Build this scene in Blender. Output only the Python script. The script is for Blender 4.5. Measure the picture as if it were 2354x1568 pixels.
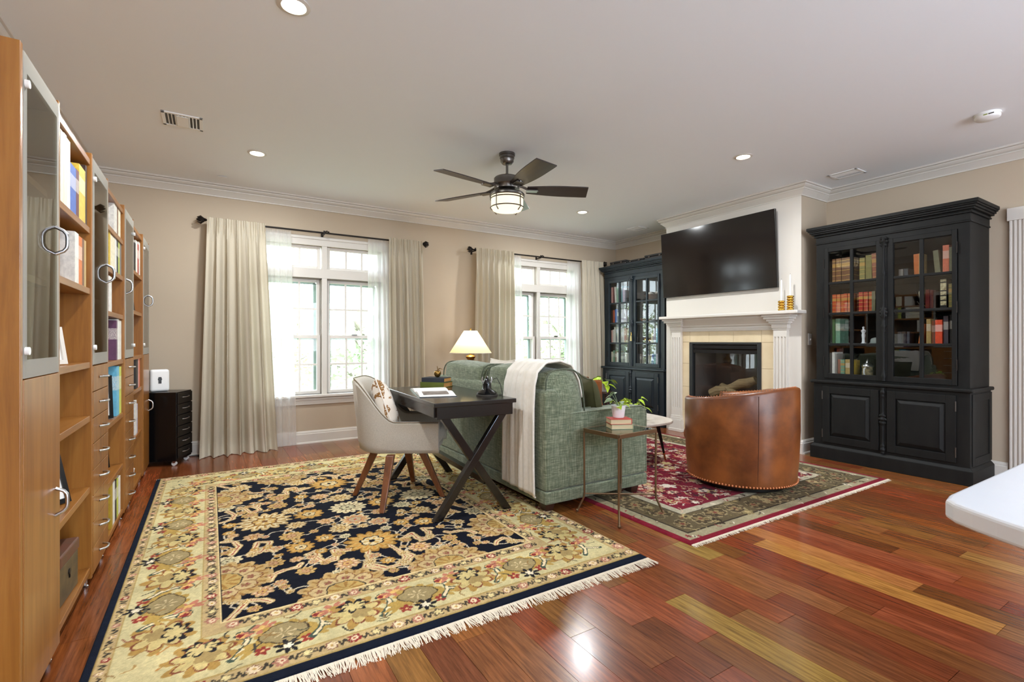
import bpy, bmesh, math, random
import numpy as np
from mathutils import Vector, Matrix

# ------------------------------------------------------------------ clear
for o in list(bpy.data.objects):
    bpy.data.objects.remove(o, do_unlink=True)
SC = bpy.context.scene
COL = SC.collection
R = math.radians
PI = math.pi

# ------------------------------------------------------------------ camera
CAM_H, YAW, FPX, CX, CY = 1.145, R(31.78), 1120.0, 1177.0, 784.0
cam = bpy.data.cameras.new('camera')
cam.sensor_width = 36.0
cam.lens = 36.0 * FPX / 2354.0
cam.clip_start, cam.clip_end = 0.03, 200
camo = bpy.data.objects.new('camera', cam)
camo.location = (0, 0, CAM_H)
camo.rotation_euler = (R(90), 0, -YAW)
COL.objects.link(camo)
SC.camera = camo

# room dimensions (metres): X along the window wall, Y towards it
XL, XR, YW, YB, ZC = -0.96, 5.60, 5.84, -3.6, 2.74
XCH, YCH0, YCH1 = 5.10, 2.655, 4.372          # chimney breast front and sides

# ------------------------------------------------------------------ view, world, daylight
SC.view_settings.view_transform = 'Standard'
SC.view_settings.look = 'None'
SC.view_settings.gamma = 1.0
SC.view_settings.use_curve_mapping = False
SC.view_settings.exposure = 0.36
SC.cycles.use_denoising = True
SC.cycles.max_bounces = 10
SC.cycles.diffuse_bounces = 5
SC.cycles.glossy_bounces = 4
SC.cycles.transparent_max_bounces = 16
SC.cycles.sample_clamp_indirect = 6.0
SC.cycles.caustics_reflective = False
SC.cycles.caustics_refractive = False

SKY_STRENGTH = 8.0
W = bpy.data.worlds.new('sky')
SC.world = W
W.use_nodes = True
bg = W.node_tree.nodes['Background']
bg.inputs[0].default_value = (0.86, 0.93, 1.0, 1)
bg.inputs[1].default_value = SKY_STRENGTH

def area_light(name, loc, rot, sx, sy, power, color, portal=False):
    l = bpy.data.lights.new(name, 'AREA')
    l.shape = 'RECTANGLE'
    l.size, l.size_y = sx, sy
    l.energy = power
    l.color = color
    l.cycles.is_portal = portal
    o = bpy.data.objects.new(name, l)
    o.location, o.rotation_euler = loc, rot
    o['kind'] = 'helper'
    COL.objects.link(o)
    return o

WINDOWS = ((1.105, 'window_1'), (4.068, 'window_2'))       # centre X of the two big windows
ADDED_BACKWIN = (1.0, 3.4)                                      # opening added behind the camera to let in more daylight
for cxw, nm in WINDOWS:
    area_light('daylight_portal', (cxw, YW + 0.26, 1.38), (R(-90), 0, 0), 1.4, 1.8, 1, (1, 1, 1), True)
area_light('daylight_portal', (2.2, YB - 0.2, 1.25), (R(90), 0, 0), 3.4, 2.2, 1, (1, 1, 1), True)  # portal of the opening added behind the camera

# ------------------------------------------------------------------ helpers: colour and materials
def lin(c):
    out = []
    for v in c[:3]:
        v = v / 255.0
        out.append(v / 12.92 if v <= 0.04045 else ((v + 0.055) / 1.055) ** 2.4)
    return (out[0], out[1], out[2], 1.0)

class NT:
    def __init__(s, name):
        s.m = bpy.data.materials.new(name)
        s.m.use_nodes = True
        s.t = s.m.node_tree
        s.p = s.t.nodes.get('Principled BSDF')
        s.out = s.t.nodes.get('Material Output')
    def n(s, typ, **kw):
        nd = s.t.nodes.new(typ)
        for k, v in kw.items():
            setattr(nd, k, v)
        return nd
    def l(s, a, b):
        s.t.links.new(a, b)
    def coord(s, kind='Object', scale=(1, 1, 1), rot=(0, 0, 0)):
        tc = s.n('ShaderNodeTexCoord')
        mp = s.n('ShaderNodeMapping')
        mp.inputs['Scale'].default_value = scale
        mp.inputs['Rotation'].default_value = rot
        s.l(tc.outputs[kind], mp.inputs[0])
        return mp.outputs[0]
    def noise(s, vec, scale, detail=3, rough=0.55, dist=0.0):
        nz = s.n('ShaderNodeTexNoise')
        nz.inputs['Scale'].default_value = scale
        nz.inputs['Detail'].default_value = detail
        nz.inputs['Roughness'].default_value = rough
        nz.inputs['Distortion'].default_value = dist
        if vec is not None:
            s.l(vec, nz.inputs['Vector'])
        return nz.outputs['Fac']
    def ramp(s, fac, stops):
        r = s.n('ShaderNodeValToRGB')
        e = r.color_ramp.elements
        e[0].position, e[0].color = stops[0][0], lin(stops[0][1])
        e[1].position, e[1].color = stops[-1][0], lin(stops[-1][1])
        for p, c in stops[1:-1]:
            x = e.new(p)
            x.color = lin(c)
        s.l(fac, r.inputs[0])
        return r.outputs[0]
    def bump(s, h, strength=0.2, dist=0.002):
        b = s.n('ShaderNodeBump')
        b.inputs['Strength'].default_value = strength
        b.inputs['Distance'].default_value = dist
        s.l(h, b.inputs['Height'])
        s.l(b.outputs[0], s.p.inputs['Normal'])
    def mixc(s, fac, a, b, mode='MIX'):
        m = s.n('ShaderNodeMix', data_type='RGBA', blend_type=mode)
        for sock, v in ((0, fac), (6, a), (7, b)):
            if isinstance(v, (int, float)):
                m.inputs[sock].default_value = v
            elif isinstance(v, tuple):
                m.inputs[sock].default_value = v
            else:
                s.l(v, m.inputs[sock])
        return m.outputs[2]
    def math(s, op, a, b=None):
        m = s.n('ShaderNodeMath', operation=op)
        for i, v in enumerate((a, b)):
            if v is None:
                continue
            if isinstance(v, (int, float)):
                m.inputs[i].default_value = v
            else:
                s.l(v, m.inputs[i])
        return m.outputs[0]
    def set(s, rough=0.5, metal=0.0, spec=0.5, coat=0.0, sheen=0.0):
        s.p.inputs['Roughness'].default_value = rough
        s.p.inputs['Metallic'].default_value = metal
        s.p.inputs['Specular IOR Level'].default_value = spec
        s.p.inputs['Coat Weight'].default_value = coat
        s.p.inputs['Coat Roughness'].default_value = 0.15
        s.p.inputs['Sheen Weight'].default_value = sheen

MATS = {}
def mat(name, c, rough=0.5, metal=0.0, c2=None, scale=8.0, stretch=(1, 1, 1), bump=0.0, bscale=60.0,
        spec=0.5, coat=0.0, sheen=0.0, detail=4, kind='Object', bdist=0.002):
    if name in MATS:
        return MATS[name]
    t = NT(name)
    t.set(rough, metal, spec, coat, sheen)
    if c2 is None:
        t.p.inputs['Base Color'].default_value = lin(c)
    else:
        f = t.noise(t.coord(kind, stretch), scale, detail)
        t.l(t.ramp(f, [(0.3, c), (0.72, c2)]), t.p.inputs['Base Color'])
    if bump:
        t.bump(t.noise(t.coord(kind), bscale, 3), bump, bdist)
    MATS[name] = t.m
    return t.m

def mat_wood(name, c1, c2, axis='Z', rough=0.35, scale=3.0, coat=0.0, c3=None, bump=0.05):
    if name in MATS:
        return MATS[name]
    t = NT(name)
    t.set(rough, 0, 0.5, coat)
    st = {'X': (0.6, 9, 9), 'Y': (9, 0.6, 9), 'Z': (9, 9, 0.6)}[axis]
    v = t.coord('Object', st)
    f = t.noise(v, scale, 5, 0.6, 0.6)
    stops = [(0.28, c1), (0.7, c2)] if c3 is None else [(0.25, c1), (0.5, c2), (0.75, c3)]
    big = t.noise(t.coord('Object', tuple(q * 0.15 for q in st)), scale, 2)
    col = t.ramp(f, stops)
    col = t.mixc(t.math('MULTIPLY', big, 0.35), col, lin(c1))
    t.l(col, t.p.inputs['Base Color'])
    if bump:
        t.bump(f, bump, 0.001)
    MATS[name] = t.m
    return t.m

def mat_emit(name, c, strength):
    if name in MATS:
        return MATS[name]
    t = NT(name)
    t.p.inputs['Base Color'].default_value = (0, 0, 0, 1)
    t.p.inputs['Emission Color'].default_value = lin(c)
    t.p.inputs['Emission Strength'].default_value = strength
    MATS[name] = t.m
    return t.m

def mat_glass(name, tint=(255, 255, 255), frost=0.0, ior=1.45, boost=1.0, rough=0.0):
    """thin pane: transparent with a Fresnel reflection; frost mixes in a milky surface"""
    if name in MATS:
        return MATS[name]
    t = NT(name)
    t.t.nodes.remove(t.p)
    tr = t.n('ShaderNodeBsdfTransparent')
    tr.inputs[0].default_value = lin(tint)
    gl = t.n('ShaderNodeBsdfGlossy')
    gl.inputs['Roughness'].default_value = rough
    fr = t.n('ShaderNodeFresnel')
    geo = t.n('ShaderNodeNewGeometry')          # keep the index the same on the far side of a thin pane
    bk = geo.outputs['Backfacing']
    t.l(t.math('ADD', t.math('MULTIPLY', bk, 1.0 / ior - ior), ior), fr.inputs[0])
    mx = t.n('ShaderNodeMixShader')
    fac = t.math('MINIMUM', t.math('MULTIPLY', fr.outputs[0], boost), 1.0)
    t.l(fac, mx.inputs[0])
    t.l(tr.outputs[0], mx.inputs[1])
    t.l(gl.outputs[0], mx.inputs[2])
    last = mx
    if frost > 0:
        df = t.n('ShaderNodeBsdfDiffuse')
        df.inputs[0].default_value = lin((226, 224, 216))
        tl = t.n('ShaderNodeBsdfTranslucent')
        tl.inputs[0].default_value = lin((226, 224, 216))
        m1 = t.n('ShaderNodeMixShader')
        m1.inputs[0].default_value = 0.5
        t.l(df.outputs[0], m1.inputs[1])
        t.l(tl.outputs[0], m1.inputs[2])
        m2 = t.n('ShaderNodeMixShader')
        m2.inputs[0].default_value = frost
        t.l(mx.outputs[0], m2.inputs[1])
        t.l(m1.outputs[0], m2.inputs[2])
        last = m2
    t.l(last.outputs[0], t.out.inputs[0])
    MATS[name] = t.m
    return t.m

def mat_cloth_thin(name, c, transp=0.0, transl=0.5, weave=0.0):
    """curtain cloth: diffuse + translucent, optionally see-through"""
    if name in MATS:
        return MATS[name]
    t = NT(name)
    t.t.nodes.remove(t.p)
    df = t.n('ShaderNodeBsdfDiffuse')
    tl = t.n('ShaderNodeBsdfTranslucent')
    if weave:
        f = t.noise(t.coord('Object', (1, 1, 0.6)), weave, 2)
        col = t.ramp(f, [(0.3, tuple(v * 0.94 for v in c)), (0.7, c)])
        t.l(col, df.inputs[0])
        t.l(col, tl.inputs[0])
    else:
        df.inputs[0].default_value = lin(c)
        tl.inputs[0].default_value = lin(c)
    m1 = t.n('ShaderNodeMixShader')
    m1.inputs[0].default_value = transl
    t.l(df.outputs[0], m1.inputs[1])
    t.l(tl.outputs[0], m1.inputs[2])
    last = m1
    if transp:
        tr = t.n('ShaderNodeBsdfTransparent')
        m2 = t.n('ShaderNodeMixShader')
        m2.inputs[0].default_value = transp
        t.l(m1.outputs[0], m2.inputs[1])
        t.l(tr.outputs[0], m2.inputs[2])
        last = m2
    t.l(last.outputs[0], t.out.inputs[0])
    MATS[name] = t.m
    return t.m

def mat_weave(name, c1, c2, c3, scale=90.0, rough=0.9, mixfac=0.5):
    """slubby woven upholstery: stretched threads both ways"""
    if name in MATS:
        return MATS[name]
    t = NT(name)
    t.set(rough, 0, 0.2, 0, 0.25)
    a = t.noise(t.coord('Object', (0.09, 0.09, 1.0)), scale, 4, 0.7)
    b = t.noise(t.coord('Object', (1.0, 1.0, 0.07)), scale, 4, 0.7)
    f = t.math('MULTIPLY', t.math('ADD', a, b), 0.5)
    col = t.ramp(f, [(0.36, c1), (0.5, c2), (0.64, c3)])
    t.l(col, t.p.inputs['Base Color'])
    t.bump(f, 0.25, 0.0015)
    MATS[name] = t.m
    return t.m

# ------------------------------------------------------------------ helpers: geometry
class MB:
    def __init__(s):
        s.v, s.f, s.mi = [], [], []
        s.cur = 0
    def add(s, vs, fs):
        b = len(s.v)
        s.v.extend([tuple(q) for q in vs])
        s.f.extend([tuple(b + i for i in f) for f in fs])
        s.mi.extend([s.cur] * len(fs))
        return s
    def box(s, x0, x1, y0, y1, z0, z1):
        if x0 > x1: x0, x1 = x1, x0
        if y0 > y1: y0, y1 = y1, y0
        if z0 > z1: z0, z1 = z1, z0
        vs = [(x0, y0, z0), (x1, y0, z0), (x1, y1, z0), (x0, y1, z0), (x0, y0, z1), (x1, y0, z1), (x1, y1, z1), (x0, y1, z1)]
        return s.add(vs, [(0, 3, 2, 1), (4, 5, 6, 7), (0, 1, 5, 4), (1, 2, 6, 5), (2, 3, 7, 6), (3, 0, 4, 7)])
    def hexa(s, b4, t4):
        """solid from 4 bottom points and 4 top points, same winding"""
        return s.add(list(b4) + list(t4), [(0, 3, 2, 1), (4, 5, 6, 7), (0, 1, 5, 4), (1, 2, 6, 5), (2, 3, 7, 6), (3, 0, 4, 7)])
    def bar(s, a, b, w, h, up=(0, 0, 1)):
        """rectangular bar from a to b; w sideways, h along up"""
        a, b = Vector(a), Vector(b)
        d = (b - a).normalized()
        side = d.cross(Vector(up))
        if side.length < 1e-5:
            side = Vector((1, 0, 0))
        side.normalize()
        u = side.cross(d).normalized()
        q = [(-w / 2, -h / 2), (w / 2, -h / 2), (w / 2, h / 2), (-w / 2, h / 2)]
        return s.hexa([a + side * i + u * j for i, j in q], [b + side * i + u * j for i, j in q])
    def prism(s, poly, lo, hi, axis='Y'):
        """extrude a 2-D polygon; axis Y: poly in (x,z); X: (y,z); Z: (x,y)"""
        n = len(poly)
        def P(a, b, t):
            return {'Y': (a, t, b), 'X': (t, a, b), 'Z': (a, b, t)}[axis]
        vs = [P(a, b, lo) for a, b in poly] + [P(a, b, hi) for a, b in poly]
        fs = [tuple(range(n - 1, -1, -1)), tuple(range(n, 2 * n))]
        fs += [(i, (i + 1) % n, n + (i + 1) % n, n + i) for i in range(n)]
        return s.add(vs, fs)
    def lathe(s, prof, c=(0, 0, 0), n=20, axis='Z', arc=2 * PI, cap=True):
        k = len(prof)
        closed = abs(arc - 2 * PI) < 1e-6
        m = n if closed else n + 1
        vs = []
        for i in range(m):
            a = arc * i / n
            for r, z in prof:
                x, y = r * math.cos(a), r * math.sin(a)
                p = {'Z': (x, y, z), 'X': (z, x, y), 'Y': (x, z, y)}[axis]
                vs.append((p[0] + c[0], p[1] + c[1], p[2] + c[2]))
        fs = []
        for i in range(n):
            j = (i + 1) % m
            for q in range(k - 1):
                fs.append((i * k + q, j * k + q, j * k + q + 1, i * k + q + 1))
        if cap and closed:
            if prof[0][0] > 1e-6:
                fs.append(tuple(i * k for i in range(m - 1, -1, -1)))
            if prof[-1][0] > 1e-6:
                fs.append(tuple(i * k + k - 1 for i in range(m)))
        return s.add(vs, fs)
    def cyl(s, c, r, z0, z1, n=16, axis='Z'):
        return s.lathe([(r, z0), (r, z1)], c, n, axis)
    def tube(s, pts, r, n=8, closed=False, cap=True):
        pts = [Vector(p) for p in pts]
        m = len(pts)
        rs = r if isinstance(r, (list, tuple)) else [r] * m
        vs = []
        prev = None
        for i, p in enumerate(pts):
            a = pts[i - 1] if (i > 0 or closed) else p
            b = pts[(i + 1) % m] if (i < m - 1 or closed) else p
            d = (b - a).normalized()
            if prev is None:
                up = Vector((0, 0, 1)) if abs(d.z) < 0.9 else Vector((1, 0, 0))
                e = d.cross(up).normalized()
            else:
                e = (prev - d * prev.dot(d)).normalized()
            prev = e
            g = d.cross(e)
            for k in range(n):
                t = 2 * PI * k / n
                vs.append(p + (e * math.cos(t) + g * math.sin(t)) * rs[i])
        fs = []
        for i in range(m if closed else m - 1):
            j = (i + 1) % m
            for k in range(n):
                l = (k + 1) % n
                fs.append((i * n + k, i * n + l, j * n + l, j * n + k))
        if cap and not closed:
            fs.append(tuple(range(n - 1, -1, -1)))
            fs.append(tuple((m - 1) * n + k for k in range(n)))
        return s.add(vs, fs)
    def grid(s, fn, nu, nv, wrap=False):
        vs = [fn(i / nu, j / nv) for i in range(nu + (0 if wrap else 1)) for j in range(nv + 1)]
        m = nu if wrap else nu + 1
        fs = []
        for i in range(nu):
            a, b = i % m, (i + 1) % m
            for j in range(nv):
                fs.append((a * (nv + 1) + j, b * (nv + 1) + j, b * (nv + 1) + j + 1, a * (nv + 1) + j + 1))
        return s.add(vs, fs)
    def sphere(s, c, r, n=12, sc=(1, 1, 1)):
        def fn(u, v):
            a, b = 2 * PI * u, PI * v
            return (c[0] + r * sc[0] * math.sin(b) * math.cos(a), c[1] + r * sc[1] * math.sin(b) * math.sin(a), c[2] - r * sc[2] * math.cos(b))
        return s.grid(fn, n, max(4, n // 2), True)
    def puff(s, c, h, k=0.4, n=8, fn=None):
        """soft box: a cube pulled part of the way to a sphere; h = half sizes"""
        idx = {}
        vs, fs = [], []
        def vert(x, y, z):
            key = (round(x, 5), round(y, 5), round(z, 5))
            if key not in idx:
                X = x * math.sqrt(max(0, 1 - k * y * y / 2 - k * z * z / 2 + k * k * y * y * z * z / 3))
                Y = y * math.sqrt(max(0, 1 - k * z * z / 2 - k * x * x / 2 + k * k * z * z * x * x / 3))
                Z = z * math.sqrt(max(0, 1 - k * x * x / 2 - k * y * y / 2 + k * k * x * x * y * y / 3))
                p = (c[0] + X * h[0], c[1] + Y * h[1], c[2] + Z * h[2])
                if fn:
                    p = fn(p, (x, y, z))
                idx[key] = len(vs)
                vs.append(p)
            return idx[key]
        g = [-1 + 2 * i / n for i in range(n + 1)]
        for ax in range(3):
            for sg in (-1, 1):
                for i in range(n):
                    for j in range(n):
                        q = []
                        for di, dj in ((0, 0), (1, 0), (1, 1), (0, 1)):
                            p = [0, 0, 0]
                            p[ax] = sg
                            p[(ax + 1) % 3] = g[i + di]
                            p[(ax + 2) % 3] = g[j + dj]
                            q.append(vert(*p))
                        fs.append(tuple(q if sg > 0 else q[::-1]))
        return s.add(vs, fs)
    def mesh(s, name):
        me = bpy.data.meshes.new(name)
        me.from_pydata(s.v, [], s.f)
        return me
    def build(s, name, m, parent=None, smooth=None, bevel=0.0, seg=2, loc=None, label=None):
        me = s.mesh(name)
        ms = m if isinstance(m, (list, tuple)) else [m]
        for q in ms:
            me.materials.append(q)
        if len(ms) > 1:
            me.polygons.foreach_set('material_index', s.mi)
        if smooth is not None:
            me.polygons.foreach_set('use_smooth', [True] * len(me.polygons))
            me.set_sharp_from_angle(angle=R(smooth))
        me.update()
        return link(name, me, parent, bevel, seg, loc, label)

def link(name, me, parent=None, bevel=0.0, seg=2, loc=None, label=None):
    o = bpy.data.objects.new(name, me)
    COL.objects.link(o)
    if parent is not None:
        o.parent = parent
    if loc is not None:
        o.location = loc
    if bevel:
        b = o.modifiers.new('bevel', 'BEVEL')
        b.width, b.segments = bevel, seg
        b.limit_method = 'ANGLE'
        b.angle_limit = R(40)
        b.harden_normals = False
    if label:
        o['label'] = label
    return o

def tag(o, label, cat, group=None):
    o['label'], o['category'] = label, cat
    if group:
        o['group'] = group
    return o

def thing(name, label, cat, loc=(0, 0, 0), rz=0.0, group=None):
    o = bpy.data.objects.new(name, None)
    o.empty_display_size = 0.1
    COL.objects.link(o)
    o.location = loc
    o.rotation_euler = (0, 0, rz)
    return tag(o, label, cat, group)

def struct_empty(name, label=None):
    o = bpy.data.objects.new(name, None)
    COL.objects.link(o)
    o['kind'] = 'structure'
    if label:
        o['label'] = label
    return o

def struct(o, label=None):
    o['kind'] = 'structure'
    if label:
        o['label'] = label
    return o

def own_mat(o, m):
    """material on the object instead of the (shared) mesh"""
    if not o.data.materials:
        o.data.materials.append(None)
    o.material_slots[0].link = 'OBJECT'
    o.material_slots[0].material = m

def pix_ray(u, v):
    r, up = (u - CX) / FPX, -(v - CY) / FPX
    return (math.sin(YAW) + r * math.cos(YAW), math.cos(YAW) - r * math.sin(YAW), up)
def on_z(u, v, Z=0.0):
    d = pix_ray(u, v)
    t = (Z - CAM_H) / d[2]
    return (d[0] * t, d[1] * t)
def on_x(u, v, X):
    d = pix_ray(u, v)
    t = X / d[0]
    return (d[1] * t, CAM_H + d[2] * t)          # (Y, Z)
ORD = ['first', 'second', 'third', 'fourth', 'fifth', 'sixth', 'seventh', 'eighth', 'ninth', 'tenth', 'eleventh', 'twelfth']

# ------------------------------------------------------------------ materials
M_WALL = mat('wall_paint', (190, 174, 153), 0.85, c2=(185, 169, 148), scale=1.2, bump=0.06, bscale=220, spec=0.25)
M_CEIL = mat('ceiling_paint', (240, 244, 248), 0.9, bump=0.05, bscale=260, spec=0.2)
M_TRIM = mat('white_trim_paint', (214, 208, 199), 0.42)
M_CHERRY = mat_wood('cherry_veneer', (122, 74, 26), (154, 100, 40), 'Z', 0.32, 3.0, 0.15, (170, 116, 52))
M_CHERRY_H = mat_wood('cherry_veneer_shelf', (120, 72, 26), (152, 98, 40), 'X', 0.35, 3.0, 0.1, (166, 112, 52))
M_BLACKWOOD = mat_wood('black_stained_wood', (20, 17, 16), (30, 25, 22), 'Y', 0.22, 3.0, 0.3)
M_CAB = mat('charcoal_cabinet_paint', (18, 18, 18), 0.55, c2=(27, 27, 25), scale=14, stretch=(1, 1, 0.3), bump=0.08, bscale=90, spec=0.22)
M_CAB_DAYLIT = mat('charcoal_paint_daylight_tint', (18, 27, 33), 0.42, c2=(25, 36, 43), scale=14, stretch=(1, 1, 0.3), bump=0.08, bscale=90)  # charcoal paint of the pair with daylight's blue put into its colour
M_WALNUT = mat_wood('walnut_legs', (88, 48, 24), (140, 84, 44), 'Z', 0.35, 3.0, 0.1)
M_DARKLEG = mat_wood('dark_brown_legs', (46, 24, 16), (70, 38, 24), 'Z', 0.35)
M_CHROME = mat('brushed_steel', (200, 200, 202), 0.28, 1.0)
M_NICKEL = mat('dark_brushed_nickel', (112, 108, 104), 0.32, 1.0)
M_BRASS = mat('aged_brass', (150, 116, 62), 0.33, 1.0)
M_GOLD = mat('polished_gold', (214, 170, 74), 0.2, 1.0)
M_BRONZE = mat('antique_bronze_frame', (128, 104, 78), 0.4, 0.85)
M_IRON = mat('dark_iron', (38, 32, 28), 0.45, 0.6)
M_BLACKPL = mat('black_lacquer_steel', (14, 13, 14), 0.25)
M_TVSCREEN = mat('dark_screen', (12, 6, 8), 0.12, spec=0.6)
M_LEATHER = mat('cognac_leather', (82, 38, 14), 0.36, c2=(150, 86, 38), scale=4.2, bump=0.12, bscale=160, coat=0.1, detail=6)
M_LEATHER_SEAT = mat('worn_leather_seat', (112, 62, 34), 0.5, c2=(140, 84, 50), scale=20, bump=0.3, bscale=60)
M_SOFA = mat_weave('green_slub_weave', (76, 86, 68), (112, 121, 98), (160, 166, 142), 170)
M_CHAIRFAB = mat('oatmeal_chair_fabric', (176, 168, 154), 0.95, c2=(196, 188, 174), scale=160, bump=0.3, bscale=420, sheen=0.2)
M_PIPING = mat('brown_piping', (120, 104, 84), 0.8)
M_LINEN = mat_cloth_thin('linen_curtain_cloth', (216, 206, 186), 0.0, 0.22, 500)
M_SHEER = mat_cloth_thin('sheer_voile', (252, 252, 253), 0.42, 0.72)
M_THROW = mat('cream_knit_throw', (232, 226, 214), 0.95, c2=(240, 235, 226), scale=40, bump=0.6, bscale=150, sheen=0.3)
M_OLIVE = mat('olive_velvet', (60, 60, 36), 0.9, c2=(78, 76, 48), scale=8, sheen=0.05, spec=0.2)
M_WHITEFAB = mat('white_cushion_cloth', (226, 216, 204), 0.95, c2=(238, 230, 220), scale=12)
M_TILE = mat('cream_travertine_tile', (216, 196, 160), 0.4, c2=(228, 210, 176), scale=6, detail=6)
M_GROUT = mat('tile_grout', (196, 178, 148), 0.9)
M_FIREBLK = mat('fireplace_black_metal', (34, 36, 37), 0.45)
M_SOOT = mat('firebox_soot', (92, 88, 84), 0.9)
M_LOG = mat_wood('ceramic_log', (112, 98, 70), (168, 150, 112), 'Y', 0.9, 6.0)
M_STONE = mat('white_stone_top', (226, 216, 204), 0.3, c2=(206, 192, 176), scale=18, detail=8)
M_QUARTZ = mat('white_quartz', (222, 224, 228), 0.22, c2=(214, 217, 222), scale=3)
M_PAPER = mat('book_pages', (222, 204, 168), 0.95, c2=(206, 184, 142), scale=60, stretch=(0.1, 0.1, 4))
M_PAGE_W = mat('white_page', (240, 238, 232), 0.8)
M_PRINT = mat('printed_photo_ink', (92, 82, 76), 0.6, c2=(150, 140, 132), scale=22)
M_WAX = mat('white_candle_wax', (244, 240, 232), 0.5)
M_POT = mat('white_ceramic', (238, 238, 240), 0.35)
M_SOIL = mat('potting_soil', (46, 36, 28), 0.95)
M_LEAF_D = mat('variegated_leaf', (74, 98, 66), 0.45, c2=(150, 166, 128), scale=30)
M_LEAF_Y = mat('lime_leaf', (150, 186, 32), 0.42, c2=(190, 214, 60), scale=18)
M_WHITEPL = mat('white_plastic', (240, 240, 238), 0.4)
M_DARKGREY = mat('dark_grey_plastic', (46, 44, 44), 0.5)
M_VENTDK = mat('vent_shade_and_print_grey', (70, 68, 64), 0.6)
M_RUBBER = mat('black_base_ring', (14, 14, 15), 0.3)
M_GLASS = mat_glass('window_glass', (250, 253, 252), 0, 1.45)
M_CABGLASS = mat_glass('cabinet_glass', (248, 250, 250), 0, 1.5, 1.2)
M_DOORGLASS = mat_glass('bookcase_glass', (214, 216, 208), 0, 1.5, 1.0)
M_FROST = mat_glass('sandblasted_glass', (230, 230, 224), 0.62, 1.5, 0.8)
M_TABLEGLASS = mat_glass('table_glass', (196, 214, 204), 0, 1.5, 1.6)
M_FIREGLASS = mat_glass('fireplace_glass', (244, 243, 242), 0, 1.5, 0.8)
def cover_mat(c, bands=False, rough=0.6, title=None):
    nm = 'cover_%d_%d_%d%s' % (c[0], c[1], c[2], '_banded' if bands else ('_titled' if title else ''))
    if nm in MATS:
        return MATS[nm]
    t = NT(nm)
    t.set(rough, 0, 0.4)
    f = t.noise(t.coord('Object'), 9, 3)
    col = t.ramp(f, [(0.3, tuple(v * 0.9 for v in c)), (0.7, tuple(min(255, v * 1.05) for v in c))])
    if bands or title:
        tc = t.n('ShaderNodeTexCoord')
        sp = t.n('ShaderNodeSeparateXYZ')
        t.l(tc.outputs['Generated'], sp.inputs[0])
        z = sp.outputs[2]
        if bands:
            w = t.math('ABSOLUTE', t.math('SUBTRACT', t.math('FRACT', t.math('MULTIPLY', z, 5.0)), 0.5))
            m = t.math('LESS_THAN', w, 0.05)
            col = t.mixc(m, col, lin((196, 156, 76)))
            lab = t.math('LESS_THAN', t.math('ABSOLUTE', t.math('SUBTRACT', z, 0.72)), 0.075)
            col = t.mixc(t.math('MULTIPLY', lab, 0.8), col, lin((186, 142, 70)))
        else:
            lab = t.math('LESS_THAN', t.math('ABSOLUTE', t.math('SUBTRACT', z, 0.66)), 0.14)
            tx = t.noise(t.coord('Generated', (20, 20, 60)), 3, 1)
            on = t.math('MULTIPLY', lab, t.math('GREATER_THAN', tx, 0.52))
            col = t.mixc(on, col, lin(title))
    t.l(col, t.p.inputs['Base Color'])
    MATS[nm] = t.m
    return t.m

# ================================================================== STRUCTURE
random.seed(7)
# ------------------------------------------------------------------ floor of individual planks
def plank_mat(name, use_attr):
    t = NT(name)
    t.set(0.22, 0, 0.42, 0.12)
    t.p.inputs['Coat Roughness'].default_value = 0.12
    if use_attr:
        a = t.n('ShaderNodeAttribute', attribute_name='tone')
        base = a.outputs['Color']
        co = 'Object'
    else:
        a = t.n('ShaderNodeObjectInfo')
        base = a.outputs['Color']
        co = 'Object'
    geo = t.n('ShaderNodeNewGeometry')
    mp = t.n('ShaderNodeMapping')
    mp.inputs['Scale'].default_value = (26, 1.6, 1)
    t.l(geo.outputs['Position'], mp.inputs[0])
    f = t.noise(mp.outputs[0], 3.0, 6, 0.65, 0.4)
    g = t.ramp(f, [(0.25, (128, 118, 112)), (0.5, (205, 200, 196)), (0.75, (255, 255, 255))])
    col = t.mixc(1.0, base, g, 'MULTIPLY')
    t.l(col, t.p.inputs['Base Color'])
    t.bump(f, 0.03, 0.0006)
    MATS[name] = t.m
    return t.m
M_PLANK, M_PLANK2 = plank_mat('red_hardwood_plank', False), plank_mat('red_hardwood_planks', True)
M_SUBFLOOR = mat('dark_subfloor', (34, 16, 10), 0.8)
floor = struct(MB().box(XL - 0.1, XR + 0.1, YB - 0.1, YW + 0.1, -0.12, -0.008).build('floor', M_SUBFLOOR), 'glossy reddish brown hardwood plank floor')
PW, PX0 = 0.129, 1.44
TONES = [(160, 92, 48), (168, 100, 54), (148, 80, 42), (174, 110, 60), (134, 70, 38), (164, 94, 50), (152, 86, 46), (170, 106, 58), (140, 76, 42)]
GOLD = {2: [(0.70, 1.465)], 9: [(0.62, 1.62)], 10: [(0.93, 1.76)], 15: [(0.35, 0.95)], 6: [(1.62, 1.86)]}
planks = []
k0 = math.floor((XL - PX0) / PW)
k1 = math.ceil((XR - PX0) / PW)
LENS = [0.36, 0.48, 0.62, 0.75, 0.88, 1.0, 1.15]
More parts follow.
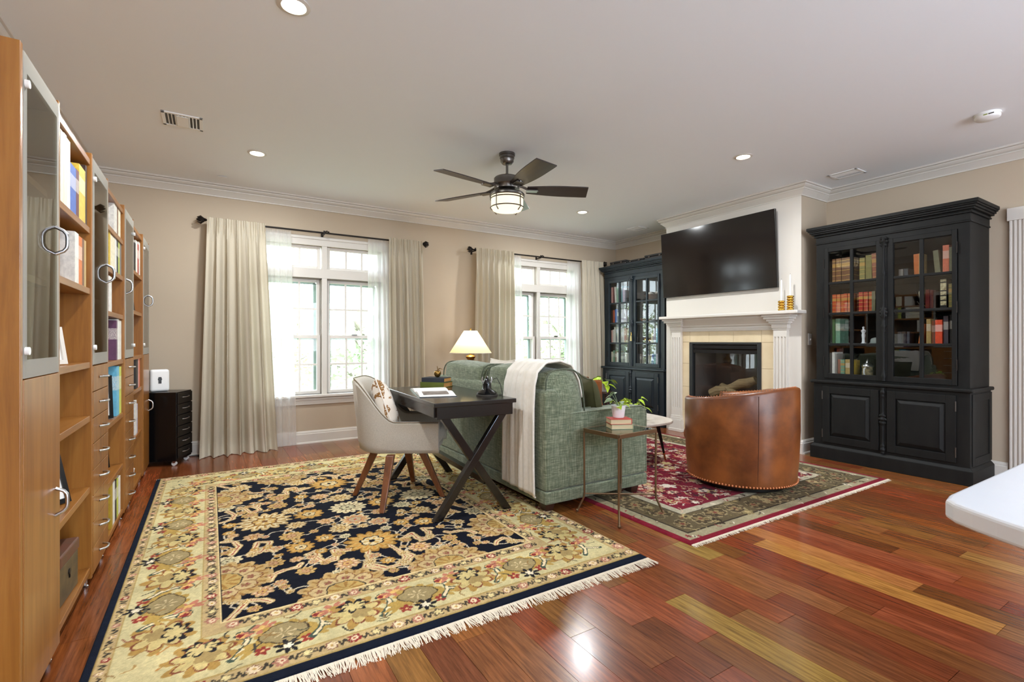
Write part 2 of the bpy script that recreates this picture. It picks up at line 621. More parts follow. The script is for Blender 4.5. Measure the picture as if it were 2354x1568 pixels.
for k in range(k0, k1):
    xa, xb = max(XL, PX0 + k * PW), min(XR, PX0 + (k + 1) * PW)
    if xb - xa < 0.01:
        continue
    fixed = sorted(GOLD.get(k, []))
    segs = []
    def fill(a, b):
        while b - a > 1e-6:
            L = random.choice(LENS)
            if b - a < L + 0.3:
                L = b - a if b - a < 1.2 else (b - a) / 2
            segs.append((a, min(b, a + L), False))
            a += L
    y = YB
    for a, b in fixed:
        fill(y + (0 if y > YB else -random.random() * 0), a)
        segs.append((a, b, True))
        y = b
    fill(y, YW)
    for a, b, g in segs:
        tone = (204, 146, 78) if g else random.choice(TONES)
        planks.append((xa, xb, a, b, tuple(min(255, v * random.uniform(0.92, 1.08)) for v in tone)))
def plank_rank(p):
    cx, cy = (p[0] + p[1]) / 2, (p[2] + p[3]) / 2
    f = cx * math.sin(YAW) + cy * math.cos(YAW)
    r = cx * math.cos(YAW) - cy * math.sin(YAW)
    if f < 0.6 or abs(r / f) > 1.15 or CAM_H / f > 0.78:
        return 0
    if -0.36 < p[0] and p[1] < 1.95 and 1.85 < p[2] and p[3] < 4.9:
        return 0
    if 2.3 < p[0] and p[1] < 4.74 and 1.82 < p[2] and p[3] < 4.4:
        return 0
    if cx < -0.5 or cx > 5.12:
        return 0
    return (p[1] - p[0]) * (p[3] - p[2]) / f ** 3
order = sorted(planks, key=plank_rank, reverse=True)
pm_cache = {}
for p in order[:300]:
    w, L = round(p[1] - p[0], 4), round(p[3] - p[2], 4)
    if (w, L) not in pm_cache:
        g = 0.0008
        mb = MB().hexa([(0, 0, -0.008), (w, 0, -0.008), (w, L, -0.008), (0, L, -0.008)],
                       [(g, g, 0), (w - g, g, 0), (w - g, L - g, 0), (g, L - g, 0)])
        me = mb.mesh('plank')
        me.materials.append(M_PLANK)
        pm_cache[(w, L)] = me
    o = link('plank', pm_cache[(w, L)], floor, loc=(p[0], p[2], 0))
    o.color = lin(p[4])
mb, tones = MB(), []
for p in order[300:]:
    g = 0.0008
    mb.hexa([(p[0], p[2], -0.008), (p[1], p[2], -0.008), (p[1], p[3], -0.008), (p[0], p[3], -0.008)],
            [(p[0] + g, p[2] + g, 0), (p[1] - g, p[2] + g, 0), (p[1] - g, p[3] - g, 0), (p[0] + g, p[3] - g, 0)])
    tones += [lin(p[4])] * 6
o = mb.build('planks', M_PLANK2, floor)
o['kind'] = 'stuff'
at = o.data.color_attributes.new('tone', 'FLOAT_COLOR', 'CORNER')
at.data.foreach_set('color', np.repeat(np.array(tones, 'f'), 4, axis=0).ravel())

# ------------------------------------------------------------------ walls and ceiling
struct(MB().box(XL - 0.15, XR + 0.15, YB - 0.15, YW + 0.2, ZC, ZC + 0.15).build('ceiling', M_CEIL), 'smooth white ceiling')
struct(MB().box(XL - 0.15, XL, YB - 0.15, YW + 0.2, 0, ZC).build('wall_left', M_WALL), 'greige wall behind the cherry bookcases')
struct(MB().box(XR, XR + 0.15, YB - 0.15, YW + 0.2, 0, ZC).build('wall_right', M_WALL), 'greige wall behind the charcoal cabinet')
WIN_HW, WZ0, WZ1 = 0.665, 0.545, 2.225
mb = MB()
xs = [XL]
for cxw, _ in WINDOWS:
    xs += [cxw - WIN_HW, cxw + WIN_HW]
xs.append(XR)
for i in range(0, len(xs), 2):
    mb.box(xs[i], xs[i + 1], YW, YW + 0.2, 0, ZC)
for cxw, _ in WINDOWS:
    mb.box(cxw - WIN_HW, cxw + WIN_HW, YW, YW + 0.2, 0, WZ0)
    mb.box(cxw - WIN_HW, cxw + WIN_HW, YW, YW + 0.2, WZ1, ZC)
struct(mb.build('wall_far', M_WALL), 'greige wall with two tall curtained windows')
mb = MB()
mb.box(XL, 0.5, YB - 0.15, YB, 0, ZC).box(3.9, XR, YB - 0.15, YB, 0, ZC).box(0.5, 3.9, YB - 0.15, YB, 2.35, ZC)
struct(mb.build('wall_back', M_WALL), 'greige wall with added daylight opening behind the camera')
w3 = struct_empty('added_window', 'wide added opening for daylight behind the camera')  # unseen, added to bring daylight in from behind
mb = MB()
for q in (0.5, 1.33, 2.17, 3.02, 3.84):
    mb.box(q, q + 0.06, YB - 0.10, YB - 0.05, 0, 2.35)
mb.box(0.5, 3.9, YB - 0.10, YB - 0.05, 2.29, 2.35).box(0.5, 3.9, YB - 0.10, YB - 0.05, 0, 0.12)
mb.build('frame', M_TRIM, w3)  # frame of the added opening

# chimney breast with an opening for the firebox
FB = (3.075, 3.985, 0.03, 1.125)
mb = MB()
mb.box(XCH, XR, YCH0, FB[0], 0, ZC).box(XCH, XR, FB[1], YCH1, 0, ZC).box(XCH, XR, FB[0], FB[1], FB[3], ZC)
mb.box(XCH, XR, FB[0], FB[1], 0, FB[2]).box(XR - 0.02, XR, FB[0], FB[1], FB[2], FB[3])
ch = struct(mb.build('wall_chimney', M_WALL), 'chimney breast with white front and greige side')
mb = MB()
f = 0.006
mb.box(XCH - f, XCH, YCH0, FB[0] - 0.02, 0, ZC).box(XCH - f, XCH, FB[1] + 0.02, YCH1, 0, ZC).box(XCH - f, XCH, FB[0] - 0.02, FB[1] + 0.02, FB[3] + 0.02, ZC)
mb.build('front_panel', M_TRIM, ch)

# ------------------------------------------------------------------ crown moulding and baseboards
CROWN = [(0, 0.118), (0.012, 0.118), (0.013, 0.110), (0.008, 0.107), (0.026, 0.088), (0.050, 0.064), (0.056, 0.062), (0.056, 0.052), (0.046, 0.049), (0.064, 0.040), (0.078, 0.028), (0.080, 0.020), (0.074, 0.017), (0.090, 0.014), (0.090, 0.0), (0, 0)]
BASE = [(0, 0), (0.018, 0), (0.018, 0.105), (0.013, 0.112), (0.013, 0.122), (0.006, 0.138), (0, 0.14)]
SHOE = [(0.018, 0), (0.030, 0), (0.028, 0.012), (0.018, 0.02)]
def run(name, prof, axis, wall, sgn, a, b, m, z0=None, parent=None, ma=0, mb_=0):
    """profile (out, height) extruded along a wall; sgn = direction into the room; ma, mb_: mitre of the ends (1 outside, -1 inside corner)"""
    n = len(prof)
    def P(o_, h, t):
        w, z = wall + sgn * o_, (ZC - h if z0 is None else z0 + h)
        return (t, w, z) if axis == 'X' else (w, t, z)
    vs = [P(o_, h, a - ma * o_) for o_, h in prof] + [P(o_, h, b + mb_ * o_) for o_, h in prof]
    fs = [tuple(range(n - 1, -1, -1)), tuple(range(n, 2 * n))] + [(i, (i + 1) % n, n + (i + 1) % n, n + i) for i in range(n)]
    return MB().add(vs, fs).build(name, m, parent)
tn = [0]
def trim(prof, axis, wall, sgn, a, b, label, ma=0, mb_=0):
    tn[0] += 1
    return struct(run('trim_%d' % tn[0], prof, axis, wall, sgn, a, b, M_TRIM, None, None, ma, mb_), label)
trim(CROWN, 'X', YW, -1, XL, XR, 'white crown moulding above the two windows', -1, -1)
trim(CROWN, 'Y', XL, 1, YB, YW, 'white crown moulding above the bookcases', 0, -1)
trim(CROWN, 'Y', XR, -1, YCH1, YW, 'short white crown moulding in the far corner', -1, -1)
trim(CROWN, 'Y', XCH, -1, YCH0, YCH1, 'white crown moulding along the chimney breast', 1, 1)
trim(CROWN, 'X', YCH0, -1, XCH, XR, 'white crown moulding on the chimney side', 1, -1)
trim(CROWN, 'X', YCH1, 1, XCH, XR, 'white crown moulding on the hidden chimney side', 1, -1)
trim(CROWN, 'Y', XR, -1, YB, YCH0, 'white crown moulding above the charcoal cabinet', 0, -1)
def baseboard(side, axis, wall, sgn, a, b, label):
    o = struct(run('baseboard_' + side, BASE, axis, wall, sgn, a, b, M_TRIM, 0.0), label)
    run('shoe_moulding', SHOE, axis, wall, sgn, a, b, M_TRIM, 0.0, o)
baseboard('far', 'X', YW, -1, XL, XR, 'white baseboard under the windows')
baseboard('left', 'Y', XL, 1, YB, YW, 'white baseboard behind the bookcases')
baseboard('right', 'Y', XR, -1, 1.26, YCH0, 'white baseboard beside the charcoal cabinet')
baseboard('chimney', 'X', YCH0, -1, XCH, XR, 'white baseboard on the chimney side')
o = struct(run('baseboard_front', BASE, 'Y', XCH, -1, YCH0 - 0.018, 2.76, M_TRIM, 0.0), 'short white baseboard between fireplace and chimney corner')

# ------------------------------------------------------------------ windows
M_SASH = mat('sash_white_vinyl', (226, 220, 212), 0.4)
M_EXT = mat('dark_green_exterior_frame', (150, 172, 166), 0.6)
M_GASKET = mat('brown_grey_jamb', (128, 118, 108), 0.6)
def sash(parent, name, x0, x1, z0, z1, y, cols, rows, st=0.034, d=0.032, dark=True):
    mb = MB()
    mb.box(x0, x0 + st, y, y + d, z0, z1).box(x1 - st, x1, y, y + d, z0, z1)
    mb.box(x0 + st, x1 - st, y, y + d, z0, z0 + st).box(x0 + st, x1 - st, y, y + d, z1 - st, z1)
    s_ = mb.build(name, M_SASH, parent, bevel=0.003)
    gx0, gx1, gz0, gz1 = x0 + st, x1 - st, z0 + st, z1 - st
    m = 0.010
    for i in range(1, cols):
        q = gx0 + (gx1 - gx0) * i / cols
        MB().box(q - m, q + m, y + 0.008, y + 0.024, gz0, gz1).build('muntin', M_SASH, s_)
    for j in range(1, rows):
        q = gz0 + (gz1 - gz0) * j / rows
        MB().box(gx0, gx1, y + 0.009, y + 0.023, q - m, q + m).build('muntin', M_SASH, s_)
    for i in range(cols):
        for j in range(rows):
            a, b = gx0 + (gx1 - gx0) * i / cols, gx0 + (gx1 - gx0) * (i + 1) / cols
            c, e = gz0 + (gz1 - gz0) * j / rows, gz0 + (gz1 - gz0) * (j + 1) / rows
            MB().box(a, b, y + 0.014, y + 0.018, c, e).build('pane', M_GLASS, s_)
    if dark:
        e = 0.022
        yy = y + d + 0.05
        mb = MB()
        mb.box(gx0 - 0.01, gx0 + e, yy, yy + 0.03, gz0, gz1).box(gx1 - e, gx1 + 0.01, yy, yy + 0.03, gz0, gz1)
        mb.box(gx0, gx1, yy, yy + 0.03, gz1 - e * 0.6, gz1 + 0.01)
        mb.build('exterior_frame', M_EXT, s_)
    return s_
for cxw, nm in WINDOWS:
    w = struct_empty(nm, 'tall white window with transom and sheers beside the bookcases' if nm == 'window_1' else 'tall white window with transom beside the blue-tinted cabinet')
    cs = 0.085
    for s_ in (-1, 1):
        a = cxw + s_ * (WIN_HW - 0.008)
        b = a + s_ * cs
        mb = MB().box(a, b, YW - 0.018, YW, WZ0 - 0.01, WZ1 + 0.1)
        mb.box(b - s_ * 0.022, b, YW - 0.028, YW - 0.018, WZ0, WZ1 + 0.1)
        mb.build('side_casing', M_TRIM, w, bevel=0.003)
    hw = WIN_HW + cs
    mb = MB().box(cxw - hw, cxw + hw, YW - 0.019, YW, WZ1 - 0.006, WZ1 + 0.085)
    mb.box(cxw - hw, cxw + hw, YW - 0.03, YW - 0.019, WZ1 + 0.062, WZ1 + 0.095)
    mb.build('head_casing', M_TRIM, w, bevel=0.003)
    MB().box(cxw - hw - 0.03, cxw + hw + 0.03, YW - 0.06, YW + 0.06, WZ0 - 0.03, WZ0).build('sill', M_TRIM, w, bevel=0.006)
    mb = MB().box(cxw - hw, cxw + hw, YW - 0.02, YW, WZ0 - 0.112, WZ0 - 0.03)
    mb.box(cxw - hw, cxw + hw, YW - 0.032, YW - 0.02, WZ0 - 0.062, WZ0 - 0.036)
    mb.build('apron', M_TRIM, w, bevel=0.004)
    MB().box(cxw - 0.028, cxw + 0.028, YW - 0.012, YW + 0.12, WZ0, WZ1).build('mullion', M_TRIM, w, bevel=0.003)
    MB().box(cxw - WIN_HW, cxw + WIN_HW, YW - 0.0145, YW + 0.118, 1.855, 1.96).build('transom_bar', M_TRIM, w, bevel=0.003)
    mb = MB()
    for s_ in (-1, 1):
        mb.box(cxw + s_ * WIN_HW, cxw + s_ * (WIN_HW - 0.012), YW, YW + 0.16, WZ0, WZ1)
        mb.box(cxw + s_ * 0.028, cxw + s_ * 0.036, YW + 0.01, YW + 0.16, WZ0, 1.855)
    mb.box(cxw - WIN_HW, cxw + WIN_HW, YW + 0.01, YW + 0.16, 1.845, 1.855)
    mb.build('jamb', M_GASKET, w)
    for s_ in (-1, 1):
        x0, x1 = sorted((cxw + s_ * 0.036, cxw + s_ * (WIN_HW - 0.012)))
        sash(w, 'transom_sash', x0, x1, 1.958, WZ1 - 0.002, YW + 0.045, 3, 1, 0.036, dark=False)
        sash(w, 'upper_sash', x0, x1, 1.175, 1.846, YW + 0.072, 3, 2)
        ls = sash(w, 'lower_sash', x0, x1, WZ0, 1.212, YW + 0.036, 3, 2, 0.038)
        MB().box((x0 + x1) / 2 - 0.03, (x0 + x1) / 2 + 0.03, YW + 0.02, YW + 0.05, 1.212, 1.224).build('sash_lock', M_NICKEL, ls)

# ------------------------------------------------------------------ door with fluted casing on the right wall
d1 = struct_empty('door_1', 'fluted white door casing beside the charcoal cabinet')
def casing_leg(ya, yb, z0, z1):
    n = 4
    mb = MB().box(XR - 0.016, XR, ya, yb, z0, z1)
    for i in range(n):
        q = ya + (yb - ya) * (i + 0.5) / n
        mb.box(XR - 0.027, XR - 0.016, q - 0.008, q + 0.008, z0, z1)
    return mb
casing_leg(1.15, 1.255, 0, 2.13).build('side_casing', M_TRIM, d1, bevel=0.003)
casing_leg(0.12, 0.225, 0, 2.13).build('side_casing', M_TRIM, d1, bevel=0.003)
MB().box(XR - 0.03, XR, 0.11, 1.265, 2.13, 2.235).build('head_casing', M_TRIM, d1, bevel=0.004)
MB().box(XR - 0.008, XR, 0.225, 1.15, 0.005, 2.13).build('door_slab', M_TRIM, d1)
for za, zb in ((0.2, 0.95), (1.1, 1.95)):
    for ya, yb in ((0.33, 0.64), (0.73, 1.04)):
        MB().box(XR - 0.016, XR - 0.008, ya, yb, za, zb).build('panel', M_TRIM, d1, bevel=0.004)

# ------------------------------------------------------------------ outdoors: lawn and trees seen through the panes
M_LAWN = mat('lawn', (132, 142, 116), 0.9, c2=(152, 160, 134), scale=3)
struct(MB().box(-20, 30, YW + 0.3, 40, -2.9, -2.8).build('lawn', M_LAWN), 'pale green lawn outside the windows')
M_BARK = mat('grey_bark', (120, 112, 104), 0.9, c2=(150, 142, 132), scale=10)
M_FOL = [mat('spring_leaf_%d' % i, c, 0.7) for i, c in enumerate(((178, 196, 160), (194, 208, 180), (204, 212, 172)))]
def tree(x, y, h, r, n, fol, label):
    t = thing('tree', label, 'tree', (x, y, -2.8), 0, 'trees outside the windows')
    mb = MB()
    mb.tube([(0, 0, 0), (0.1, 0, h * 0.4), (-0.05, 0.05, h * 0.75), (0, 0, h)], [0.16, 0.13, 0.08, 0.03], 7)
    for i in range(9):
        a, z = random.uniform(0, 2 * PI), h * random.uniform(0.35, 0.8)
        e = Vector((math.cos(a) * r * 0.8, math.sin(a) * r * 0.8, z + r * random.uniform(0.2, 0.6)))
        mb.tube([(0, 0, z), (e.x * 0.5, e.y * 0.5, (z + e.z) / 2 + 0.15), e], [0.06, 0.04, 0.012], 5)
    mb.build('trunk', M_BARK, t, smooth=50)
    mb = MB()
    for i in range(n):
        a, b, q = random.uniform(0, 2 * PI), math.acos(random.uniform(-1, 1)), random.random() ** 0.45
        c = Vector((r * q * math.sin(b) * math.cos(a), r * q * math.sin(b) * math.sin(a), h * 0.7 + r * 1.15 * q * math.cos(b)))
        ax = Vector((random.gauss(0, 1), random.gauss(0, 1), random.gauss(0, 1))).normalized()
        bx = ax.cross(Vector((0.3, 0.5, 0.8))).normalized()
        s_ = random.uniform(0.07, 0.14)
        mb.add([c - ax * s_, c + bx * s_ * 0.55, c + ax * s_, c - bx * s_ * 0.55], [(0, 1, 2, 3)])
    o = mb.build('foliage', fol, t)
    o['kind'] = 'stuff'
    return t
tree(-0.2, 12.5, 5.2, 1.75, 2400, M_FOL[0], 'leafy green tree outside the window by the bookcases')
tree(3.6, 13.0, 5.4, 1.75, 2400, M_FOL[1], 'pale green tree outside between the two windows')
tree(7.4, 12.6, 5.0, 1.75, 2400, M_FOL[2], 'yellow green tree outside the window by the blue-tinted cabinet')
tree(11.4, 14.5, 5.4, 1.9, 2200, M_FOL[0], 'distant green tree seen through the window by the cabinet')
tree(-4.2, 14.0, 5.0, 1.9, 1500, M_FOL[2], 'yellow green tree outside beyond the tall linen curtain')
tree(1.7, 17.5, 6.0, 1.95, 2000, M_FOL[2], 'tall pale tree standing behind the front row outside')
tree(6.0, 17.5, 6.0, 1.95, 2000, M_FOL[0], 'tall green tree standing behind the front row outside')

# ================================================================== FIREPLACE AND TELEVISION
fp = thing('fireplace', 'white mantel fireplace with cream tile surround and black gas insert', 'fireplace', (0, 0, 0))
# mantel: crown profile along Y, wider above the pilasters
def mantel_prof(out0):
    return [(XCH, 1.262), (XCH - 0.03, 1.262), (XCH - 0.034, 1.285), (XCH - 0.03, 1.29), (XCH - 0.03, 1.31), (XCH - 0.045, 1.318), (XCH - 0.05, 1.335),
            (XCH - 0.075, 1.362), (XCH - 0.105, 1.39), (XCH - 0.115, 1.40), (XCH - 0.115, 1.412), (XCH - 0.145, 1.42), (XCH, 1.42)]
MB().prism([(a, b) for a, b in mantel_prof(0)], 2.80, 4.22, 'Y').build('frieze', M_TRIM, fp)
MB().box(XCH - 0.185, XCH - 0.006, 2.60, 4.345, 1.42, 1.455).build('mantel_shelf', M_TRIM, fp, bevel=0.008)
PIL = ((4.105, 4.245), (2.775, 2.915))
for ya, yb in PIL:
    # fluted shaft: cross-section in (X, Y) extruded up
    x0, x1 = XCH - 0.006, XCH - 0.055
    poly = [(x0, ya), (x1, ya)]
    n = 4
    for i in range(n):
        c = ya + (yb - ya) * (i + 0.5) / n
        g = 0.009
        poly += [(x1, c - g), (x1 + 0.010, c - g * 0.5), (x1 + 0.010, c + g * 0.5), (x1, c + g)]
    poly += [(x1, yb), (x0, yb)]
    pl = MB().prism(poly, 0.30, 1.19, 'Z').build('pilaster', M_TRIM, fp)
    MB().box(x0, x1, ya, yb, 1.19, 1.265).build('shaft_end', M_TRIM, pl)
    MB().box(x0, x1, ya, yb, 0.20, 0.30).build('shaft_end', M_TRIM, pl)
    mb = MB()
    for k, (e, za, zb) in enumerate(((0.0, 0.0, 0.15), (-0.002, 0.0, 0.02), (0.010, 0.0, 0.035))):
        mb.box(x0, x1 - 0.02 - e, ya - 0.02 - e, yb + 0.02 + e, za, zb)
    mb.box(x0, x1 - 0.013, ya - 0.013, yb + 0.013, 0.15, 0.175).box(x0, x1 - 0.007, ya - 0.007, yb + 0.007, 0.175, 0.20)
    mb.build('plinth', M_TRIM, pl, bevel=0.003)
    mb = MB()
    for e, za, zb in ((0.008, 1.262, 1.278), (0.014, 1.278, 1.318), (0.022, 1.318, 1.33), (0.034, 1.33, 1.35), (0.05, 1.35, 1.372), (0.07, 1.372, 1.398), (0.085, 1.398, 1.42)):
        mb.box(x0, min(x1, XCH - 0.055) - e, ya - e, yb + e, za, zb)
    mb.build('capital', M_TRIM, pl, bevel=0.003)
# tiles
tx0, tx1 = XCH - 0.018, XCH - 0.0065
MB().box(XCH - 0.012, XCH - 0.006, 2.905, FB[0] + 0.0, 0, 1.275).box(XCH - 0.012, XCH - 0.006, FB[1], 4.115, 0, 1.275).box(XCH - 0.012, XCH - 0.006, FB[0], FB[1], FB[3], 1.275).build('grout_bed', M_GROUT, fp)
tj = [4.112, 3.994, 3.72, 3.40, 3.068, 2.908]
for i in range(len(tj) - 1):
    MB().box(tx0, tx1, tj[i + 1] + 0.0015, tj[i] - 0.0015, 1.132, 1.274).build('tile', M_TILE, fp, bevel=0.001)
for ya, yb, zs in ((3.994, 4.112, (1.129, 0.865, 0.575, 0.285, 0.002)), (2.908, 3.068, (1.129, 0.845, 0.555, 0.265, 0.002))):
    for i in range(4):
        MB().box(tx0, tx1, ya + 0.0015, yb - 0.0015, zs[i + 1] + 0.0015, zs[i] - 0.0015).build('tile', M_TILE, fp, bevel=0.001)
# insert
fx = XCH - 0.03
ins = MB()
ins.box(fx, XCH + 0.03, 3.068, 3.11, 0.03, 1.128).box(fx, XCH + 0.03, 3.95, 3.994, 0.03, 1.128)
ins.box(fx, XCH + 0.03, 3.11, 3.95, 1.105, 1.128).box(fx, XCH + 0.03, 3.11, 3.95, 0.03, 0.07)
ins = ins.build('insert_frame', M_FIREBLK, fp, bevel=0.003)
for za, zb in ((1.055, 1.094), (1.0, 1.04), (0.12, 0.15), (0.08, 0.108)):
    MB().hexa([(fx + 0.02, 3.11, za), (fx + 0.03, 3.11, za), (fx + 0.03, 3.95, za), (fx + 0.02, 3.95, za)],
              [(fx + 0.004, 3.11, zb), (fx + 0.014, 3.11, zb), (fx + 0.014, 3.95, zb), (fx + 0.004, 3.95, zb)]).build('louvre', M_FIREBLK, ins)
MB().box(XCH + 0.0, XCH + 0.005, 3.11, 3.95, 0.15, 1.0).build('glass_front', M_FIREGLASS, ins)
mb = MB()
mb.box(XCH + 0.44, XCH + 0.45, 3.1, 3.96, 0.04, 1.12).box(XCH + 0.03, XCH + 0.45, 3.1, 3.11, 0.04, 1.12).box(XCH + 0.03, XCH + 0.45, 3.95, 3.96, 0.04, 1.12)
mb.box(XCH + 0.03, XCH + 0.45, 3.1, 3.96, 1.11, 1.12).box(XCH + 0.03, XCH + 0.45, 3.1, 3.96, 0.04, 0.16)
mb.build('firebox', M_SOOT, ins)
MB().box(5.17, 5.36, 3.2, 3.84, 0.30, 0.325).box(5.17, 5.19, 3.2, 3.22, 0.16, 0.30).box(5.17, 5.19, 3.82, 3.84, 0.16, 0.30).box(5.34, 5.36, 3.2, 3.22, 0.16, 0.30).box(5.34, 5.36, 3.82, 3.84, 0.16, 0.30).build('grate', M_FIREBLK, fp)
for a, b, r in (((5.23, 3.80, 0.50), (5.31, 3.27, 0.70), 0.062), ((5.26, 3.78, 0.40), (5.30, 3.24, 0.40), 0.075), ((5.19, 3.28, 0.40), (5.25, 3.60, 0.585), 0.045), ((5.19, 3.72, 0.37), (5.2, 3.4, 0.38), 0.045), ((5.33, 3.40, 0.47), (5.36, 3.75, 0.60), 0.05)):
    A, B = Vector(a), Vector(b)
    pts = [A.lerp(B, i / 6) + Vector((0, 0, 0.012 * math.sin(i * 2.1))) for i in range(7)]
    MB().tube(pts, [r * (0.85 + 0.15 * math.sin(i * 1.7)) for i in range(7)], 9).build('log', M_LOG, fp, smooth=40)

# television, tilted slightly down
tv = thing('television', 'large dark flat screen television tilted on the white chimney breast', 'television', (5.05, 3.628, 1.707))
tilt = math.atan2(0.05, 0.82)
def tvp(y, z, d):      # y along width, z up the screen, d towards the wall
    return (-math.sin(tilt) * z + math.cos(tilt) * d, y, math.cos(tilt) * z + math.sin(tilt) * d)
def tvbox(mb, y0, y1, z0, z1, d0, d1):
    mb.add([tvp(y, z, d) for z in (z0, z1) for y, d in ((y0, d0), (y1, d0), (y1, d1), (y0, d1))],
           [(0, 1, 2, 3), (4, 7, 6, 5), (0, 4, 5, 1), (1, 5, 6, 2), (2, 6, 7, 3), (3, 7, 4, 0)])
    return mb
tvbox(MB(), -0.754, 0.754, 0, 0.822, 0.0, 0.028).build('casing', M_BLACKPL, tv, bevel=0.002)
tvbox(MB(), -0.749, 0.749, 0.006, 0.817, -0.0015, 0.0).build('screen', M_TVSCREEN, tv)
MB().box(0.02, 0.045, -0.25, 0.25, 0.25, 0.65).build('wall_mount', M_BLACKPL, tv)

# candlesticks on the mantel
for yy, h, n, lab in ((2.795, 0.105, 4, 'shorter gold beaded candle holder with white taper on mantel'), (2.705, 0.15, 6, 'taller gold beaded candle holder with white taper on mantel')):
    t = thing('candle_holder', lab, 'candle holder', (4.985, yy, 1.455), 0, 'candle holders on the mantel')
    mb = MB().cyl((0, 0, 0), 0.016, 0.0, h, 12)
    for k in range(n):
        z = h * (k + 0.5) / n
        for q in range(10):
            a = 2 * PI * q / 10
            mb.sphere((0.021 * math.cos(a), 0.021 * math.sin(a), z), h / n * 0.5, 6)
    mb.build('beaded_body', M_GOLD, t, smooth=60)
    MB().lathe([(0.009, h), (0.008, h + 0.20), (0.004, h + 0.212), (0.0, h + 0.215)], n=10).build('candle', M_WAX, t, smooth=40)
    MB().cyl((0, 0, 0), 0.001, h + 0.21, h + 0.225, 5).build('wick', M_IRON, t)

# light switch on the chimney side
t = thing('light_switch', 'white light switch plate on the greige chimney side', 'light switch', (5.256, YCH0, 1.163))
MB().box(-0.038, 0.038, -0.006, 0, -0.06, 0.06).build('plate', M_WHITEPL, t, bevel=0.003)
MB().hexa([(-0.006, -0.018, -0.004), (0.006, -0.018, -0.004), (0.006, -0.006, -0.014), (-0.006, -0.006, -0.014)],
          [(-0.006, -0.02, 0.002), (0.006, -0.02, 0.002), (0.006, -0.006, 0.01), (-0.006, -0.006, 0.01)]).build('toggle', M_WHITEPL, t)

# ================================================================== BOOKS
_bc = MB().box(0, 0.07, 0, 1, 0, 1).box(0.93, 1, 0, 1, 0, 1).box(0.07, 0.93, 0, 0.03, 0, 1)
BOOK_COVER = _bc.mesh('book_cover')
BOOK_PAGES = MB().box(0.075, 0.925, 0.035, 0.965, 0.015, 0.985).mesh('pages')
BOOK_PAGES.materials.append(M_PAPER)
def place(base, rz, loc):
    c, s_ = math.cos(rz), math.sin(rz)
    return (base[0] + c * loc[0] - s_ * loc[1], base[1] + s_ * loc[0] + c * loc[1], base[2] + loc[2])
def book(loc, rz, w, d, h, m, label, lean=0.0, group=None, pages=True, rx=0.0, name='book'):
    o = bpy.data.objects.new(name, BOOK_COVER)
    COL.objects.link(o)
    o.location, o.rotation_euler, o.scale = loc, (rx, lean, rz), (w, d, h)
    own_mat(o, m)
    tag(o, label, 'book', group)
    if pages:
        p = bpy.data.objects.new('pages', BOOK_PAGES)
        COL.objects.link(p)
        p.parent = o
    return o
CN = {'brown': (118, 76, 44), 'olive': (134, 124, 66), 'pink-brown': (156, 92, 66), 'orange-red': (186, 76, 38), 'rust': (196, 98, 48), 'dark red': (104, 30, 24),
      'red': (168, 50, 36), 'olive grey': (112, 108, 80), 'green': (62, 104, 66), 'teal green': (120, 160, 134), 'yellow': (206, 168, 62), 'white': (226, 222, 212),
      'grey': (120, 114, 106), 'orange': (212, 116, 48), 'salmon': (226, 122, 90), 'black': (24, 22, 22), 'slate': (62, 66, 72), 'tan': (192, 160, 100),
      'tomato red': (226, 78, 42), 'purple grey': (82, 72, 82), 'charcoal': (46, 44, 42), 'cream': (236, 226, 198), 'blue': (74, 104, 178), 'maroon': (104, 52, 56),
      'bright yellow': (222, 190, 76), 'dark brown': (62, 44, 36), 'pink': (214, 160, 150), 'sky blue': (104, 180, 210), 'lime': (196, 206, 90), 'plum': (98, 58, 88),
      'lavender': (196, 188, 206), 'navy': (40, 52, 88), 'beige': (208, 192, 164), 'mustard': (176, 146, 40), 'royal blue': (40, 90, 170), 'off-white': (232, 230, 224)}
def shelf_books(base, rz, x0, zfloor, spec, where, d0=0.05, group=None, side='left'):
    """spec: (x0, x1, height, colour, style) in local metres, left to right"""
    for i, b in enumerate(spec):
        xa, xb, h, cn = b[:4]
        st = b[4] if len(b) > 4 else ''
        lean = 0.0
        for w_ in st.split():
            if w_.startswith('lean'):
                lean = float(w_[4:])
        cm = cover_mat(CN[cn], 'band' in st, 0.5, (238, 232, 220) if 'title' in st else None)
        d = min(0.24, max(0.13, h * 0.7))
        lab = '%s book, %s from the %s on %s' % (cn, ORD[i], side, where)
        p = place(base, rz, (xa, d0 + 0.012 * ((i * 7) % 3), zfloor + (max(0, math.sin(lean)) * (xb - xa) + 0.001)))
        book(p, rz, xb - xa - 0.0015, d, h, cm, lab, lean, group)

